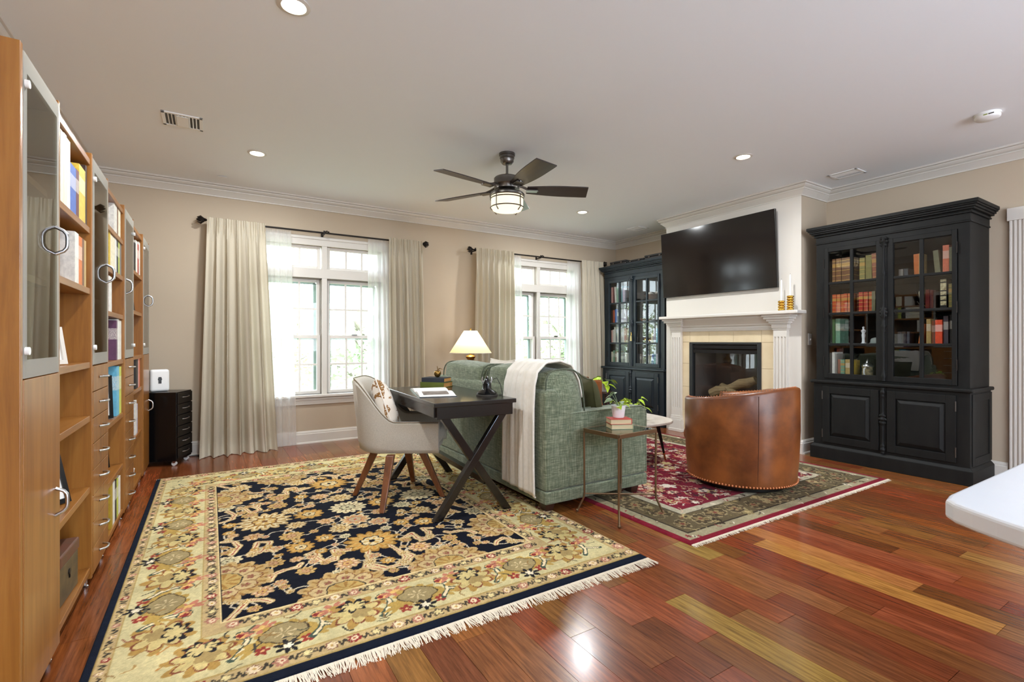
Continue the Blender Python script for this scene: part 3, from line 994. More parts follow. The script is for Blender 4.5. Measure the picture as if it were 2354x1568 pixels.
# ================================================================== GLAZED CABINETS
def cabinet(label, loc, m):
    t = thing('hutch_cabinet', label, 'cabinet', loc, R(-90), 'pair of tall glazed cabinets')
    HW, D = 0.575, 0.455
    # carcass, hollow
    mb = MB()
    mb.box(-HW, -HW + 0.03, 0.03, D, 0.765, 2.095).box(HW - 0.03, HW, 0.03, D, 0.765, 2.095).box(-HW + 0.03, HW - 0.03, D - 0.015, D, 0.765, 2.095)
    mb.box(-HW + 0.03, HW - 0.03, 0.03, D - 0.015, 2.07, 2.095).box(-HW + 0.03, HW - 0.03, 0.03, D - 0.015, 0.765, 0.80)
    mb.box(-HW, -0.502, 0.0, 0.03, 0.765, 2.095).box(0.502, HW, 0.0, 0.03, 0.765, 2.095).box(-0.502, 0.502, 0.0, 0.03, 2.05, 2.095).box(-0.502, 0.502, 0.0, 0.03, 0.765, 0.784)
    mb.build('upper_body', m, t)
    for z in (1.115, 1.41, 1.705):
        MB().box(-HW + 0.03, HW - 0.03, 0.035, D - 0.015, z - 0.02, z).build('shelf', m, t)
    mb = MB()
    for e, za, zb in ((0.010, 2.095, 2.108), (0.004, 2.108, 2.165), (0.018, 2.165, 2.178), (0.012, 2.178, 2.19), (0.034, 2.19, 2.205), (0.046, 2.205, 2.222), (0.058, 2.222, 2.234), (0.066, 2.234, 2.262)):
        mb.box(-HW - e, HW + e, -e, D, za, zb)
    mb.build('cornice', m, t, bevel=0.003)
    mb = MB().box(-HW - 0.012, HW + 0.012, -0.03, D, 0.12, 0.735)
    mb.build('lower_body', m, t, bevel=0.004)
    MB().box(-HW - 0.034, HW + 0.034, -0.056, D, 0.735, 0.765).build('waist_ledge', m, t, bevel=0.010, seg=3)
    mb = MB().box(-HW - 0.034, HW + 0.034, -0.056, D, 0, 0.115)
    mb.hexa([(-HW - 0.034, -0.056, 0.115), (HW + 0.034, -0.056, 0.115), (HW + 0.034, D, 0.115), (-HW - 0.034, D, 0.115)],
            [(-HW - 0.014, -0.034, 0.14), (HW + 0.014, -0.034, 0.14), (HW + 0.014, D, 0.14), (-HW - 0.014, D, 0.14)])
    mb.build('plinth', m, t, bevel=0.003)
    # side panels
    for s_ in (-1, 1):
        a = s_ * (HW + 0.012)
        mb = MB()
        mb.box(a, a + s_ * 0.006, 0.0, 0.06, 0.15, 0.72).box(a, a + s_ * 0.006, D - 0.06, D, 0.15, 0.72).box(a, a + s_ * 0.006, 0.06, D - 0.06, 0.15, 0.21).box(a, a + s_ * 0.006, 0.06, D - 0.06, 0.66, 0.72)
        mb.build('side_moulding', m, t, bevel=0.002)
    # upper glazed doors
    for s_ in (-1, 1):
        xa, xb = (-0.498, -0.018) if s_ < 0 else (0.018, 0.498)
        ga, gb = (-0.464, -0.062) if s_ < 0 else (0.066, 0.466)
        z0, z1, g0, g1 = 0.785, 2.048, 0.832, 2.008
        y0, y1 = -0.012, 0.022
        mb = MB().box(xa, ga, y0, y1, z0, z1).box(gb, xb, y0, y1, z0, z1).box(ga, gb, y0, y1, z0, g0).box(ga, gb, y0, y1, g1, z1)
        dr = mb.build('glazed_door', m, t, bevel=0.003)
        gm = (ga + gb) / 2
        MB().box(gm - 0.013, gm + 0.013, y0 + 0.004, y1 - 0.004, g0, g1).build('muntin', m, dr, bevel=0.003)
        zz = [g0, 1.115, 1.41, 1.705, g1]
        for z in zz[1:4]:
            MB().box(ga, gb, y0 + 0.006, y1 - 0.006, z - 0.013, z + 0.009).build('muntin', m, dr, bevel=0.003)
        for i in range(4):
            for a, b in ((ga, gm - 0.013), (gm + 0.013, gb)):
                MB().box(a, b, 0.004, 0.008, zz[i] + (0.009 if i else 0), zz[i + 1] - (0.013 if i < 3 else 0)).build('pane', M_CABGLASS, dr)
        hx = xa - 0.002 if s_ < 0 else xb + 0.002
        for z in (0.95, 1.42, 1.9):
            MB().cyl((hx, y0 - 0.003, 0), 0.004, z - 0.045, z + 0.045, 8).build('hinge', M_IRON, dr)
    # carved astragal between the doors
    def spindle(z0, z1, name, knots):
        prof = [(0.011, z0)]
        N = 60
        for i in range(N + 1):
            z = z0 + (z1 - z0) * i / N
            r = 0.010
            for kz, kr in knots:
                r += kr * math.exp(-((z - kz) / 0.016) ** 2) + kr * 0.6 * math.exp(-((z - kz - 0.035) / 0.010) ** 2) + kr * 0.6 * math.exp(-((z - kz + 0.035) / 0.010) ** 2)
            prof.append((r, z))
        mb = MB().lathe(prof, (0, -0.022 if z0 > 0.7 else -0.04, 0), 10)
        yb = -0.012 if z0 > 0.7 else -0.03
        mb.box(-0.022, 0.022, yb - 0.008, yb + 0.004, z0, z1)
        for kz, kr in knots:
            if kr > 0.014:
                for a in (-1, 1):
                    for q in range(3):
                        mb.sphere((a * (0.016 + 0.006 * (q == 1)), yb - 0.016, kz - 0.03 + 0.03 * q), 0.011, 6, (1, 0.7, 1.3))
        mb.build(name, m, t, smooth=50)
    spindle(0.79, 2.07, 'carved_astragal', ((2.03, 0.016), (1.75, 0.008), (1.40, 0.02), (1.28, 0.010), (0.83, 0.012)))
    spindle(0.15, 0.73, 'carved_astragal', ((0.69, 0.010), (0.45, 0.018), (0.18, 0.012)))
    # lower doors with raised panels
    for s_ in (-1, 1):
        xa, xb = (-0.50, -0.03) if s_ < 0 else (0.03, 0.50)
        z0, z1 = 0.165, 0.705
        y0, y1 = -0.044, -0.028
        f = 0.065
        mb = MB().box(xa, xa + f, y0, y1, z0, z1).box(xb - f, xb, y0, y1, z0, z1).box(xa + f, xb - f, y0, y1, z0, z0 + f).box(xa + f, xb - f, y0, y1, z1 - f, z1)
        dr = mb.build('panel_door', m, t, bevel=0.003)
        A, B, C, E_ = xa + f, xb - f, z0 + f, z1 - f
        i_ = 0.035
        mb = MB().add([(A, y1 - 0.001, C), (B, y1 - 0.001, C), (B, y1 - 0.001, E_), (A, y1 - 0.001, E_),
                       (A + i_, y0 - 0.004, C + i_), (B - i_, y0 - 0.004, C + i_), (B - i_, y0 - 0.004, E_ - i_), (A + i_, y0 - 0.004, E_ - i_)],
                      [(4, 5, 6, 7), (0, 1, 5, 4), (1, 2, 6, 5), (2, 3, 7, 6), (3, 0, 4, 7), (0, 3, 2, 1)])
        mb.box(A + i_ + 0.004, B - i_ - 0.004, y0 - 0.008, y0 - 0.004, C + i_ + 0.004, E_ - i_ - 0.004)
        mb.build('raised_panel', m, dr)
        hx = xa if s_ < 0 else xb
        for z in (0.25, 0.62):
            MB().cyl((hx, y0, 0), 0.005, z - 0.04, z + 0.04, 8).build('hinge', M_NICKEL, dr)
    return t
CAB1 = (5.12, 1.946, 0.0)
CAB2 = (5.12, 5.0, 0.0)
cabinet('tall charcoal black glazed cabinet full of books beside the chimney', CAB1, M_CAB)
cabinet('tall black glazed cabinet with painted daylight tint in the corner behind the television', CAB2, M_CAB_DAYLIT)
RZC = R(-90)
def L1(px):   # crop pixel -> local x behind the near cabinet's left / right door
    return -0.464 + (px - 145) * 0.000824
def R1(px):
    return 0.066 + (px - 105) * 0.00068
ZROW = [1.706, 1.411, 1.116, 0.801]
W1 = 'the %s shelf, charcoal cabinet %s door'
def sb1(side, row, items):
    fn = L1 if side == 'left' else R1
    spec = [(fn(a), fn(b), h, c, s_) for a, b, h, c, s_ in items]
    shelf_books(CAB1, RZC, 0, ZROW[row], spec, W1 % (('top', 'second', 'third', 'bottom')[row], side), 0.05, 'books in the charcoal cabinet')
sb1('left', 0, [(158, 190, 0.235, 'brown', 'band'), (191, 246, 0.238, 'brown', 'band'), (247, 306, 0.24, 'brown', 'band'), (307, 366, 0.238, 'brown', 'band'),
                (436, 490, 0.215, 'olive', 'band'), (491, 552, 0.235, 'olive', ''), (572, 622, 0.24, 'pink-brown', 'band lean-0.04')])
sb1('left', 1, [(158, 200, 0.185, 'orange-red', 'band'), (201, 238, 0.185, 'rust', 'band'), (239, 278, 0.185, 'rust', 'band'), (279, 316, 0.187, 'orange-red', 'band'), (317, 368, 0.187, 'rust', 'band'),
                (404, 434, 0.185, 'dark red', 'band'), (435, 476, 0.19, 'red', 'band'), (477, 521, 0.19, 'red', 'band'), (522, 562, 0.19, 'orange-red', 'band'), (563, 598, 0.19, 'olive grey', ''), (599, 634, 0.19, 'olive', 'band')])
sb1('left', 2, [(158, 186, 0.24, 'green', ''), (187, 236, 0.245, 'teal green', 'title')])
sb1('left', 3, [(156, 184, 0.235, 'white', ''), (185, 203, 0.22, 'grey', ''), (204, 246, 0.165, 'pink-brown', ''), (247, 290, 0.165, 'teal green', 'band'), (291, 345, 0.167, 'tan', 'title'), (346, 370, 0.16, 'yellow', '')])
sb1('right', 0, [(135, 182, 0.07, 'grey', ''), (183, 230, 0.072, 'slate', ''), (288, 345, 0.19, 'orange', 'lean-0.03'), (347, 368, 0.19, 'tan', ''),
                 (505, 560, 0.2, 'olive grey', 'lean-0.09'), (572, 634, 0.235, 'salmon', 'title'), (645, 688, 0.21, 'olive grey', '')])
sb1('right', 1, [(414, 452, 0.17, 'dark red', ''), (453, 484, 0.165, 'maroon', ''), (485, 508, 0.16, 'dark brown', ''), (556, 624, 0.25, 'black', ''), (632, 672, 0.205, 'olive', 'band'), (674, 696, 0.205, 'olive grey', '')])
sb1('right', 2, [(124, 160, 0.11, 'slate', ''), (164, 205, 0.112, 'charcoal', ''), (212, 240, 0.11, 'slate', ''), (340, 366, 0.175, 'orange', 'lean0.12'),
                 (418, 460, 0.215, 'tan', 'title'), (465, 506, 0.2, 'pink-brown', 'title'), (511, 580, 0.205, 'tomato red', 'title'), (584, 632, 0.235, 'purple grey', 'title'), (638, 690, 0.245, 'charcoal', 'title')])
# cream spine labels of the tall black book
lb = None
for o in bpy.data.objects:
    if o.get('label', '').startswith('black book, fourth'):
        lb = o
for za, zb in ((0.90, 0.98), (0.62, 0.86), (0.46, 0.58), (0.30, 0.42), (0.12, 0.26)):
    MB().box(0.08, 0.92, -0.012, -0.001, za, zb).build('spine_label', mat('cream_spine_label', (226, 214, 170), 0.6, c2=(120, 96, 60), scale=2.2, kind='Generated'), lb)
def in1(x, y, z):
    return place(CAB1, RZC, (x, y, z))
# things between the books of the charcoal cabinet
t = thing('statuette', 'small white statuette on the third shelf of the charcoal cabinet', 'figurine', in1(L1(452), 0.11, ZROW[2] + 0.001))
MB().lathe([(0.020, 0), (0.022, 0.008), (0.014, 0.014), (0.012, 0.05), (0.017, 0.085), (0.012, 0.10), (0.019, 0.118), (0.021, 0.128), (0.008, 0.136), (0.006, 0.142), (0.010, 0.150), (0.010, 0.160), (0.0, 0.168)], n=14).build('figure', M_POT, t, smooth=50)
MB().box(-0.024, 0.024, -0.02, 0.02, -0.001, 0.006).build('base', M_POT, t)
t = thing('domed_box', 'pale glass domed box on the third shelf of the charcoal cabinet', 'box', in1(L1(570), 0.12, ZROW[2] + 0.001))
MB().lathe([(0.05, 0), (0.052, 0.01), (0.044, 0.014), (0.042, 0.04), (0.034, 0.052), (0.012, 0.06), (0.0, 0.061)], n=18).build('dome', mat('pale_grey_glass', (150, 156, 152), 0.25), t, smooth=40)
MB().box(-0.028, 0.028, -0.05, -0.043, 0.012, 0.04).build('plaque', M_WHITEPL, t)
t = thing('beer_stein', 'painted ceramic beer stein with pewter lid on bottom cabinet shelf', 'stein', in1(L1(487), 0.12, ZROW[3] + 0.001))
MB().lathe([(0.046, 0), (0.048, 0.008), (0.042, 0.014), (0.043, 0.05), (0.040, 0.085), (0.044, 0.095), (0.044, 0.105)], n=20).build('body', mat('painted_stein', (196, 176, 130), 0.4, c2=(58, 48, 44), scale=32), t, smooth=40)
MB().lathe([(0.046, 0.105), (0.044, 0.115), (0.03, 0.13), (0.016, 0.142), (0.012, 0.16), (0.003, 0.178), (0, 0.18)], n=18).build('lid', M_CHROME, t, smooth=40)
MB().tube([(-0.042, 0, 0.09), (-0.07, 0, 0.085), (-0.074, 0, 0.05), (-0.06, 0, 0.022), (-0.042, 0, 0.02)], 0.006, 8).build('handle', M_POT, t, smooth=60)
t = thing('small_cup', 'tiny white cup on the bottom shelf of the charcoal cabinet', 'cup', in1(L1(612), 0.08, ZROW[3] + 0.001))
MB().lathe([(0.010, 0), (0.016, 0.028), (0.014, 0.028), (0.009, 0.003), (0, 0.003)], n=14).build('bowl', M_POT, t, smooth=40)
MB().tube([(0.015, 0, 0.022), (0.024, 0, 0.018), (0.014, 0, 0.008)], 0.0022, 6).build('handle', M_POT, t)
t = thing('display_plate', 'round cream plate on a stand on the second shelf, charcoal cabinet', 'plate', in1(R1(330), 0.17, ZROW[1] + 0.001))
mb = MB().lathe([(0.0, 0.006), (0.052, 0.006), (0.062, -0.004), (0.064, -0.002), (0.054, 0.010), (0, 0.010)], n=28, axis='Y')
o = mb.build('plate', mat('cream_figured_plate', (222, 212, 182), 0.35, c2=(168, 150, 112), scale=26), t, smooth=50)
o.location = (0, 0, 0.125)
o.rotation_euler = (R(-10), 0, 0)
MB().bar((-0.04, -0.02, 0.004), (0.04, -0.02, 0.004), 0.012, 0.008).bar((0, -0.02, 0.004), (0, 0.05, 0.17), 0.008, 0.006).bar((-0.035, -0.02, 0.004), (-0.03, 0.03, 0.08), 0.007, 0.006).bar((0.035, -0.02, 0.004), (0.03, 0.03, 0.08), 0.007, 0.006).build('stand', M_BLACKWOOD, t)
for k, (zz, w_, cn) in enumerate(((0.0, 0.15, 'dark brown'), (0.026, 0.14, 'charcoal'))):
    book(in1(R1(115) + 0.004 * k, 0.05 + 0.145, ZROW[1] + 0.026 + zz), RZC, 0.024, 0.14, w_, cover_mat(CN[cn]), ('%s book lying flat, ' % cn) + ('lower' if k == 0 else 'upper') + ' of two, second shelf of charcoal cabinet', R(90), 'books in the charcoal cabinet', rx=0)
# blue-tinted cabinet: books and ornaments
def sb2(side, row, x0, items):
    x = x0
    spec = []
    for w_, h, c, s_ in items:
        if c == 'gap':
            x += w_
            continue
        spec.append((x, x + w_, h, c, s_))
        x += w_
    shelf_books(CAB2, RZC, 0, ZROW[row], spec, 'the %s shelf, blue-tinted cabinet %s door' % (('top', 'second', 'third', 'bottom')[row], side), 0.05, 'books in the blue-tinted cabinet')
sb2('left', 0, -0.49, [(0.03, 0.25, 'pink', ''), (0.028, 0.25, 'maroon', ''), (0.026, 0.255, 'pink', 'lean-0.05'), (0.03, 0.25, 'white', 'lean-0.06'), (0.03, 0.24, 'teal green', 'lean-0.06'), (0.05, 0, 'gap', ''), (0.018, 0.26, 'sky blue', ''), (0.03, 0, 'gap', ''), (0.05, 0.22, 'lavender', ''), (0.03, 0.21, 'slate', '')])
sb2('left', 1, -0.49, [(0.03, 0.19, 'dark brown', ''), (0.028, 0.2, 'orange-red', ''), (0.03, 0.2, 'royal blue', 'title'), (0.034, 0.21, 'royal blue', ''), (0.03, 0.2, 'navy', 'title'), (0.026, 0.2, 'cream', ''), (0.03, 0, 'gap', ''), (0.12, 0.2, 'lavender', '')])
sb2('left', 2, -0.49, [(0.022, 0.19, 'pink', ''), (0.024, 0.2, 'white', ''), (0.02, 0.21, 'dark brown', ''), (0.026, 0.24, 'white', ''), (0.02, 0.2, 'slate', ''), (0.024, 0.22, 'off-white', ''), (0.03, 0.24, 'white', 'title'), (0.02, 0, 'gap', ''), (0.026, 0.23, 'white', ''), (0.026, 0.22, 'lavender', ''), (0.03, 0.215, 'off-white', ''), (0.028, 0.22, 'pink', ''), (0.03, 0.2, 'beige', '')])
sb2('left', 3, -0.49, [(0.03, 0.18, 'cream', 'title'), (0.035, 0.2, 'teal green', 'title'), (0.035, 0.19, 'brown', 'title'), (0.02, 0, 'gap', ''), (0.03, 0.17, 'off-white', 'title'), (0.04, 0, 'gap', ''), (0.05, 0.15, 'grey', 'title'), (0.03, 0, 'gap', ''), (0.03, 0.17, 'white', 'lean-0.08'), (0.032, 0.17, 'off-white', 'lean-0.08')])
sb2('right', 2, 0.3, [(0.03, 0.14, 'cream', ''), (0.026, 0.2, 'lavender', ''), (0.03, 0.24, 'white', ''), (0.03, 0.2, 'sky blue', '')])
sb2('right', 3, 0.05, [(0.03, 0.16, 'slate', ''), (0.028, 0.16, 'grey', 'title'), (0.03, 0.17, 'charcoal', ''), (0.026, 0.155, 'grey', ''), (0.04, 0, 'gap', ''), (0.03, 0.14, 'cream', 'lean0.1'), (0.03, 0, 'gap', ''), (0.035, 0.165, 'white', 'lean0.12'), (0.035, 0.17, 'royal blue', 'lean0.1'), (0.03, 0.165, 'sky blue', ''), (0.03, 0.165, 'lavender', '')])
def in2(x, y, z):
    return place(CAB2, RZC, (x, y, z))
t = thing('wooden_bowl', 'wide brown bowl heaped with shells, top shelf of blue-tinted cabinet', 'bowl', in2(0.2, 0.2, ZROW[0] + 0.001))
MB().lathe([(0.05, 0), (0.10, 0.05), (0.13, 0.09), (0.122, 0.09), (0.09, 0.05), (0.0, 0.03)], n=22).build('bowl', mat_wood('bowl_wood', (90, 60, 40), (130, 92, 62), 'X'), t, smooth=40)
for k in range(7):
    a = k * 2.4
    MB().sphere((0.07 * math.cos(a), 0.06 * math.sin(a), 0.095 + 0.01 * (k % 3)), 0.03, 10, (1.2, 0.9, 0.7)).build('shell', M_WHITEFAB, t, smooth=60)
t = thing('model_ship', 'small tiered model ship on second shelf of blue-tinted cabinet', 'model ship', in2(0.13, 0.12, ZROW[1] + 0.001))
MB().hexa([(-0.06, -0.012, 0.012), (0.06, -0.012, 0.012), (0.06, 0.012, 0.012), (-0.06, 0.012, 0.012)], [(-0.09, -0.024, 0.05), (0.085, -0.024, 0.05), (0.085, 0.024, 0.05), (-0.09, 0.024, 0.05)]).build('hull', M_WALNUT, t)
MB().box(-0.05, 0.05, -0.02, 0.02, 0, 0.012).build('stand', M_BLACKWOOD, t)
for x_, h in ((-0.04, 0.17), (0.01, 0.19), (0.05, 0.15)):
    ms = MB().cyl((x_, 0, 0), 0.002, 0.05, h, 6).build('mast', M_BLACKWOOD, t)
    for q in (0.55, 0.85):
        MB().grid(lambda u, v, x_=x_, h=h, q=q: (x_ - 0.022 + 0.044 * u, -0.004 - 0.008 * math.sin(PI * v), 0.05 + (h - 0.05) * (q - 0.3 + 0.28 * v)), 4, 4).build('sail', M_WHITEFAB, ms)
for k, (x_, s_) in enumerate(((0.14, 1.0), (0.225, 0.85))):
    t = thing('gilt_ornament', ('larger' if k == 0 else 'smaller') + ' rounded gilt ornament on third shelf of blue-tinted cabinet', 'ornament', in2(x_, 0.12, ZROW[2] + 0.001), 0, 'gilt ornaments in the blue-tinted cabinet')
    MB().lathe([(0.02 * s_, 0), (0.03 * s_, 0.01 * s_), (0.045 * s_, 0.035 * s_), (0.036 * s_, 0.06 * s_), (0.016 * s_, 0.075 * s_), (0.02 * s_, 0.085 * s_), (0.0, 0.09 * s_)], n=18).build('body', M_GOLD, t, smooth=50)
    MB().lathe([(0.03 * s_, -0.0005), (0.03 * s_, 0.006)], n=18).build('foot', M_BRASS, t)
# tassel on the key of the blue-tinted cabinet
t = thing('key_tassel', 'small gold tassel hanging from the key of the blue-tinted cabinet', 'tassel', in2(0.012, -0.045, 1.22))
MB().tube([(0, 0, 0.05), (0.004, -0.004, 0.02), (0, 0, 0)], 0.0025, 6).build('cord', M_GOLD, t)
MB().lathe([(0.006, 0.0), (0.010, -0.015), (0.014, -0.075), (0, -0.075)], n=10).build('fringe', mat('gold_thread', (206, 190, 130), 0.7), t, smooth=50)
# dark cases lying on top of the blue-tinted cabinet
def dark_case(x0, x1, h, d0, d1, lab):
    t = thing('dark_case', lab, 'case', in2((x0 + x1) / 2, (d0 + d1) / 2, 2.262), RZC, 'cases on the blue-tinted cabinet')
    hw, hd = (x1 - x0) / 2, (d1 - d0) / 2
    MB().box(-hw, hw, -hd, hd, 0.0, h * 0.6).build('tray', M_DARKGREY, t, bevel=0.012, seg=3)
    MB().box(-hw - 0.003, hw + 0.003, -hd - 0.003, hd + 0.003, h * 0.62, h).build('lid', M_DARKGREY, t, bevel=0.014, seg=3)
    for q in (-0.5, 0.5):
        MB().box(hw * q - 0.015, hw * q + 0.015, -hd - 0.008, -hd, h * 0.45, h * 0.75).build('clasp', M_NICKEL, t)
dark_case(-0.50, -0.17, 0.075, 0.03, 0.25, 'short black case on top of the blue-tinted cabinet near the curtain')
dark_case(-0.155, 0.18, 0.05, 0.03, 0.25, 'flat black case in the middle of the blue-tinted cabinet top')
dark_case(0.19, 0.56, 0.075, 0.03, 0.25, 'black case on the blue-tinted cabinet top beside the television')

# ================================================================== CHERRY BOOKCASES ALONG THE LEFT WALL
XBF, BD, BTOP, BBOT = -0.466, 0.45, 2.015, 0.045
RZB = R(90)
def d_handle(mb, a, b, out, r=0.005):
    """bow handle between two points of a front (local), bulging to -y"""
    a, b = Vector(a), Vector(b)
    pts = []
    for i in range(9):
        t = i / 8
        p = a.lerp(b, t)
        p.y -= out * (1 - abs(2 * t - 1) ** 4)
        pts.append(p)
    return mb.tube(pts, r, 8)
def closed_unit(y0, y1, kind, label, hx):
    w = y1 - y0
    t = thing('bookcase_cabinet', label, 'cabinet', (XBF, y0, 0), RZB, 'cherry bookcase cabinets along the wall')
    p = 0.022
    for a in (0, w - p):
        MB().box(a, a + p, 0, BD, BBOT, BTOP).build('side_panel', M_CHERRY, t, bevel=0.002)
    MB().box(p, w - p, BD - 0.012, BD, BBOT, BTOP - 0.02).build('back_panel', M_CHERRY, t)
    MB().box(p, w - p, 0.01, BD - 0.012, BTOP - 0.05, BTOP - 0.026).build('top_board', M_CHERRY_H, t)
    MB().box(p, w - p, 0.02, BD - 0.012, BBOT, BBOT + 0.022).build('bottom_board', M_CHERRY_H, t)
    for z in (1.03, 1.36, 1.68):
        MB().box(p, w - p, 0.03, BD - 0.012, z - 0.022, z).build('shelf', M_CHERRY_H, t)
    # sandblasted glass door
    za, zb, xa, xb = 1.034, BTOP - 0.018, p + 0.002, w - p - 0.002
    bl, bt, bb = 0.028, 0.055, 0.055
    dr = MB().box(xa + bl, xb - bl, -0.002, 0.003, za + bb, zb - bt).build('glass_door', M_DOORGLASS, t)
    for q in ((xa, xa + bl, za, zb), (xb - bl, xb, za, zb), (xa + bl, xb - bl, za, za + bb), (xa + bl, xb - bl, zb - bt, zb)):
        MB().box(q[0], q[1], -0.002, 0.003, q[2], q[3]).build('frosted_band', M_FROST, dr)
    d_handle(MB(), (xa + hx * (xb - xa), -0.002, 1.452), (xa + hx * (xb - xa), -0.002, 1.548), 0.032, 0.006).build('handle', M_CHROME, dr, smooth=60)
    ex = xa + 0.012 if hx > 0.5 else xb - 0.012
    for z in (1.115, 1.905):
        MB().cyl((ex, 0, z), 0.012, -0.012, -0.002, 12, 'Y').build('hinge', M_WHITEPL, dr, smooth=40)
    if kind == 'door':
        dr = MB().box(xa, xb, -0.002, 0.016, BBOT + 0.006, 1.03).build('wood_door', M_CHERRY, t, bevel=0.002)
        d_handle(MB(), (xa + hx * (xb - xa), -0.002, 0.53), (xa + hx * (xb - xa), -0.002, 0.625), 0.032, 0.006).build('handle', M_CHROME, dr, smooth=60)
    else:
        n, g = 8, 0.003
        H = (1.03 - BBOT - 0.01) / n
        for i in range(n):
            z0 = BBOT + 0.008 + i * H
            dw = MB().box(xa, xb, -0.002, 0.016, z0 + g / 2, z0 + H - g / 2).build('drawer', M_CHERRY, t, bevel=0.002)
            c = (xa + xb) / 2
            d_handle(MB(), (c - 0.048, -0.002, z0 + H * 0.52), (c + 0.048, -0.002, z0 + H * 0.52), 0.028, 0.0055).build('handle', M_CHROME, dw, smooth=60)
    for x_ in (0.03, w - 0.03):
        for y_ in (0.03, BD - 0.03):
            MB().lathe([(0.012, 0), (0.014, 0.006), (0.009, 0.01), (0.009, BBOT)], (x_, y_, 0), 12).build('foot', M_CHROME, t, smooth=40)
    return t
closed_unit(1.944, 2.380, 'door', 'cherry cabinet with glass upper door and solid lower door closest to view', 0.88)
closed_unit(2.941, 3.375, 'drawer', 'cherry cabinet of eight small drawers under glass, second along the wall', 0.88)
closed_unit(3.950, 4.400, 'drawer', 'cherry cabinet of eight small drawers under glass, farther along the wall', 0.10)
closed_unit(4.953, 5.430, 'door', 'cherry cabinet with glass and solid doors beside black drawer unit', 0.88)
SH = {1: (2.380, 2.941, (1.985, 1.668, 1.388, 1.048, 0.80, 0.472, 0.098)),
      2: (3.375, 3.950, (1.985, 1.785, 1.555, 1.31, 1.03, 0.69, 0.365, 0.075)),
      3: (4.400, 4.953, (1.985, 1.665, 1.37, 1.035, 0.78, 0.432, 0.075))}
BAY = {1: 'first', 2: 'second', 3: 'third'}
for k, (y0, y1, zs) in SH.items():
    w = y1 - y0
    t = thing('open_bookshelf', '%s open cherry bookshelf from the camera, between two glass fronted cabinets' % BAY[k], 'bookshelf', (XBF, y0, 0), RZB, 'open cherry bookshelves along the wall')
    MB().box(0, w, BD - 0.012, BD, BBOT, BTOP - 0.03).build('back_panel', M_CHERRY, t)
    for z in zs:
        MB().box(0.0005, w - 0.0005, 0.006, BD - 0.012, z - 0.028, z).build('shelf', M_CHERRY_H, t, bevel=0.002)
XSB = -0.480
def bay_books(k, row, items, cover=None):
    """items: (u0, u1, vtop, colour, style): pixel columns of the spines give the place along the shelf"""
    z0 = SH[k][2][row + 1]
    for i, (u0, u1, vt, cn, st) in enumerate(items):
        ya, yb = on_x(u0, 700, XSB)[0], on_x(u1, 700, XSB)[0]
        h = on_x(u0, vt, XSB)[1] - z0
        ya, yb = max(ya, SH[k][0] + 0.002), min(yb, SH[k][1] - 0.002 - 0.004 * (len(items) - 1 - i))
        ya = min(ya, yb - 0.012)
        h = max(0.1, min(h, SH[k][2][row] - 0.03 - z0))
        d = min(0.26, max(0.15, h * 0.75))
        cm = cover_mat(CN[cn], 'band' in st, 0.5, (238, 232, 220) if 'title' in st else None)
        lab = '%s book, %s from the camera, %s shelf of %s open bookshelf' % (cn, ORD[i], ('top', 'second', 'third', 'fourth', 'fifth', 'sixth', 'bottom')[row], BAY[k])
        book((XSB, ya + 0.001, z0 + 0.001), RZB, yb - ya - 0.002, d, h, cm, lab, 0, 'books on the open bookshelves')
bay_books(1, 0, [(138.7, 146.8, 296, 'cream', ''), (147, 153.5, 304, 'cream', ''), (153.5, 161.5, 317, 'off-white', ''), (161.5, 175, 373, 'blue', 'title'), (175, 181.6, 388, 'maroon', 'title'), (181.6, 196, 376, 'bright yellow', 'title'), (196.5, 200, 380, 'dark brown', '')])
bay_books(1, 1, [(172, 181, 532, 'white', 'title'), (181, 189, 542, 'orange', 'title'), (189, 193.5, 548, 'brown', ''), (193.5, 198, 552, 'tan', '')])
bay_books(2, 0, [(262, 269, 455, 'white', ''), (269, 271.5, 462, 'brown', ''), (271.5, 277, 468, 'cream', '')])
bay_books(2, 1, [(252, 254, 526, 'bright yellow', ''), (254, 264, 538, 'cream', ''), (264, 268, 544, 'off-white', 'title'), (268, 272, 545, 'charcoal', 'title'), (272, 275, 546, 'lime', 'title'), (275, 279, 547, 'grey', '')])
bay_books(2, 2, [(251, 257, 634, 'off-white', '')])
bay_books(2, 3, [(267, 270, 737, 'plum', 'title'), (270, 274, 734, 'off-white', ''), (274, 279, 737, 'white', '')])
bay_books(2, 4, [(268, 274, 843, 'sky blue', 'title'), (274, 279, 844, 'lime', 'title')])
bay_books(2, 6, [(254, 259, 1118, 'mustard', ''), (259, 264, 1112, 'off-white', ''), (264, 268, 1108, 'charcoal', 'title'), (268, 272, 1105, 'lime', 'title'), (272, 277, 1100, 'white', '')])
bay_books(3, 0, [(309, 312, 557, 'charcoal', ''), (312, 316, 552, 'white', ''), (316, 319, 560, 'red', 'title'), (319, 322, 556, 'white', '')])
bay_books(3, 3, [(312, 317, 822, 'charcoal', ''), (317, 319.5, 824, 'pink', ''), (319.5, 321.5, 824, 'salmon', '')])
bay_books(3, 4, [(311, 314, 922, 'off-white', ''), (314, 316.5, 930, 'lavender', 'title')])
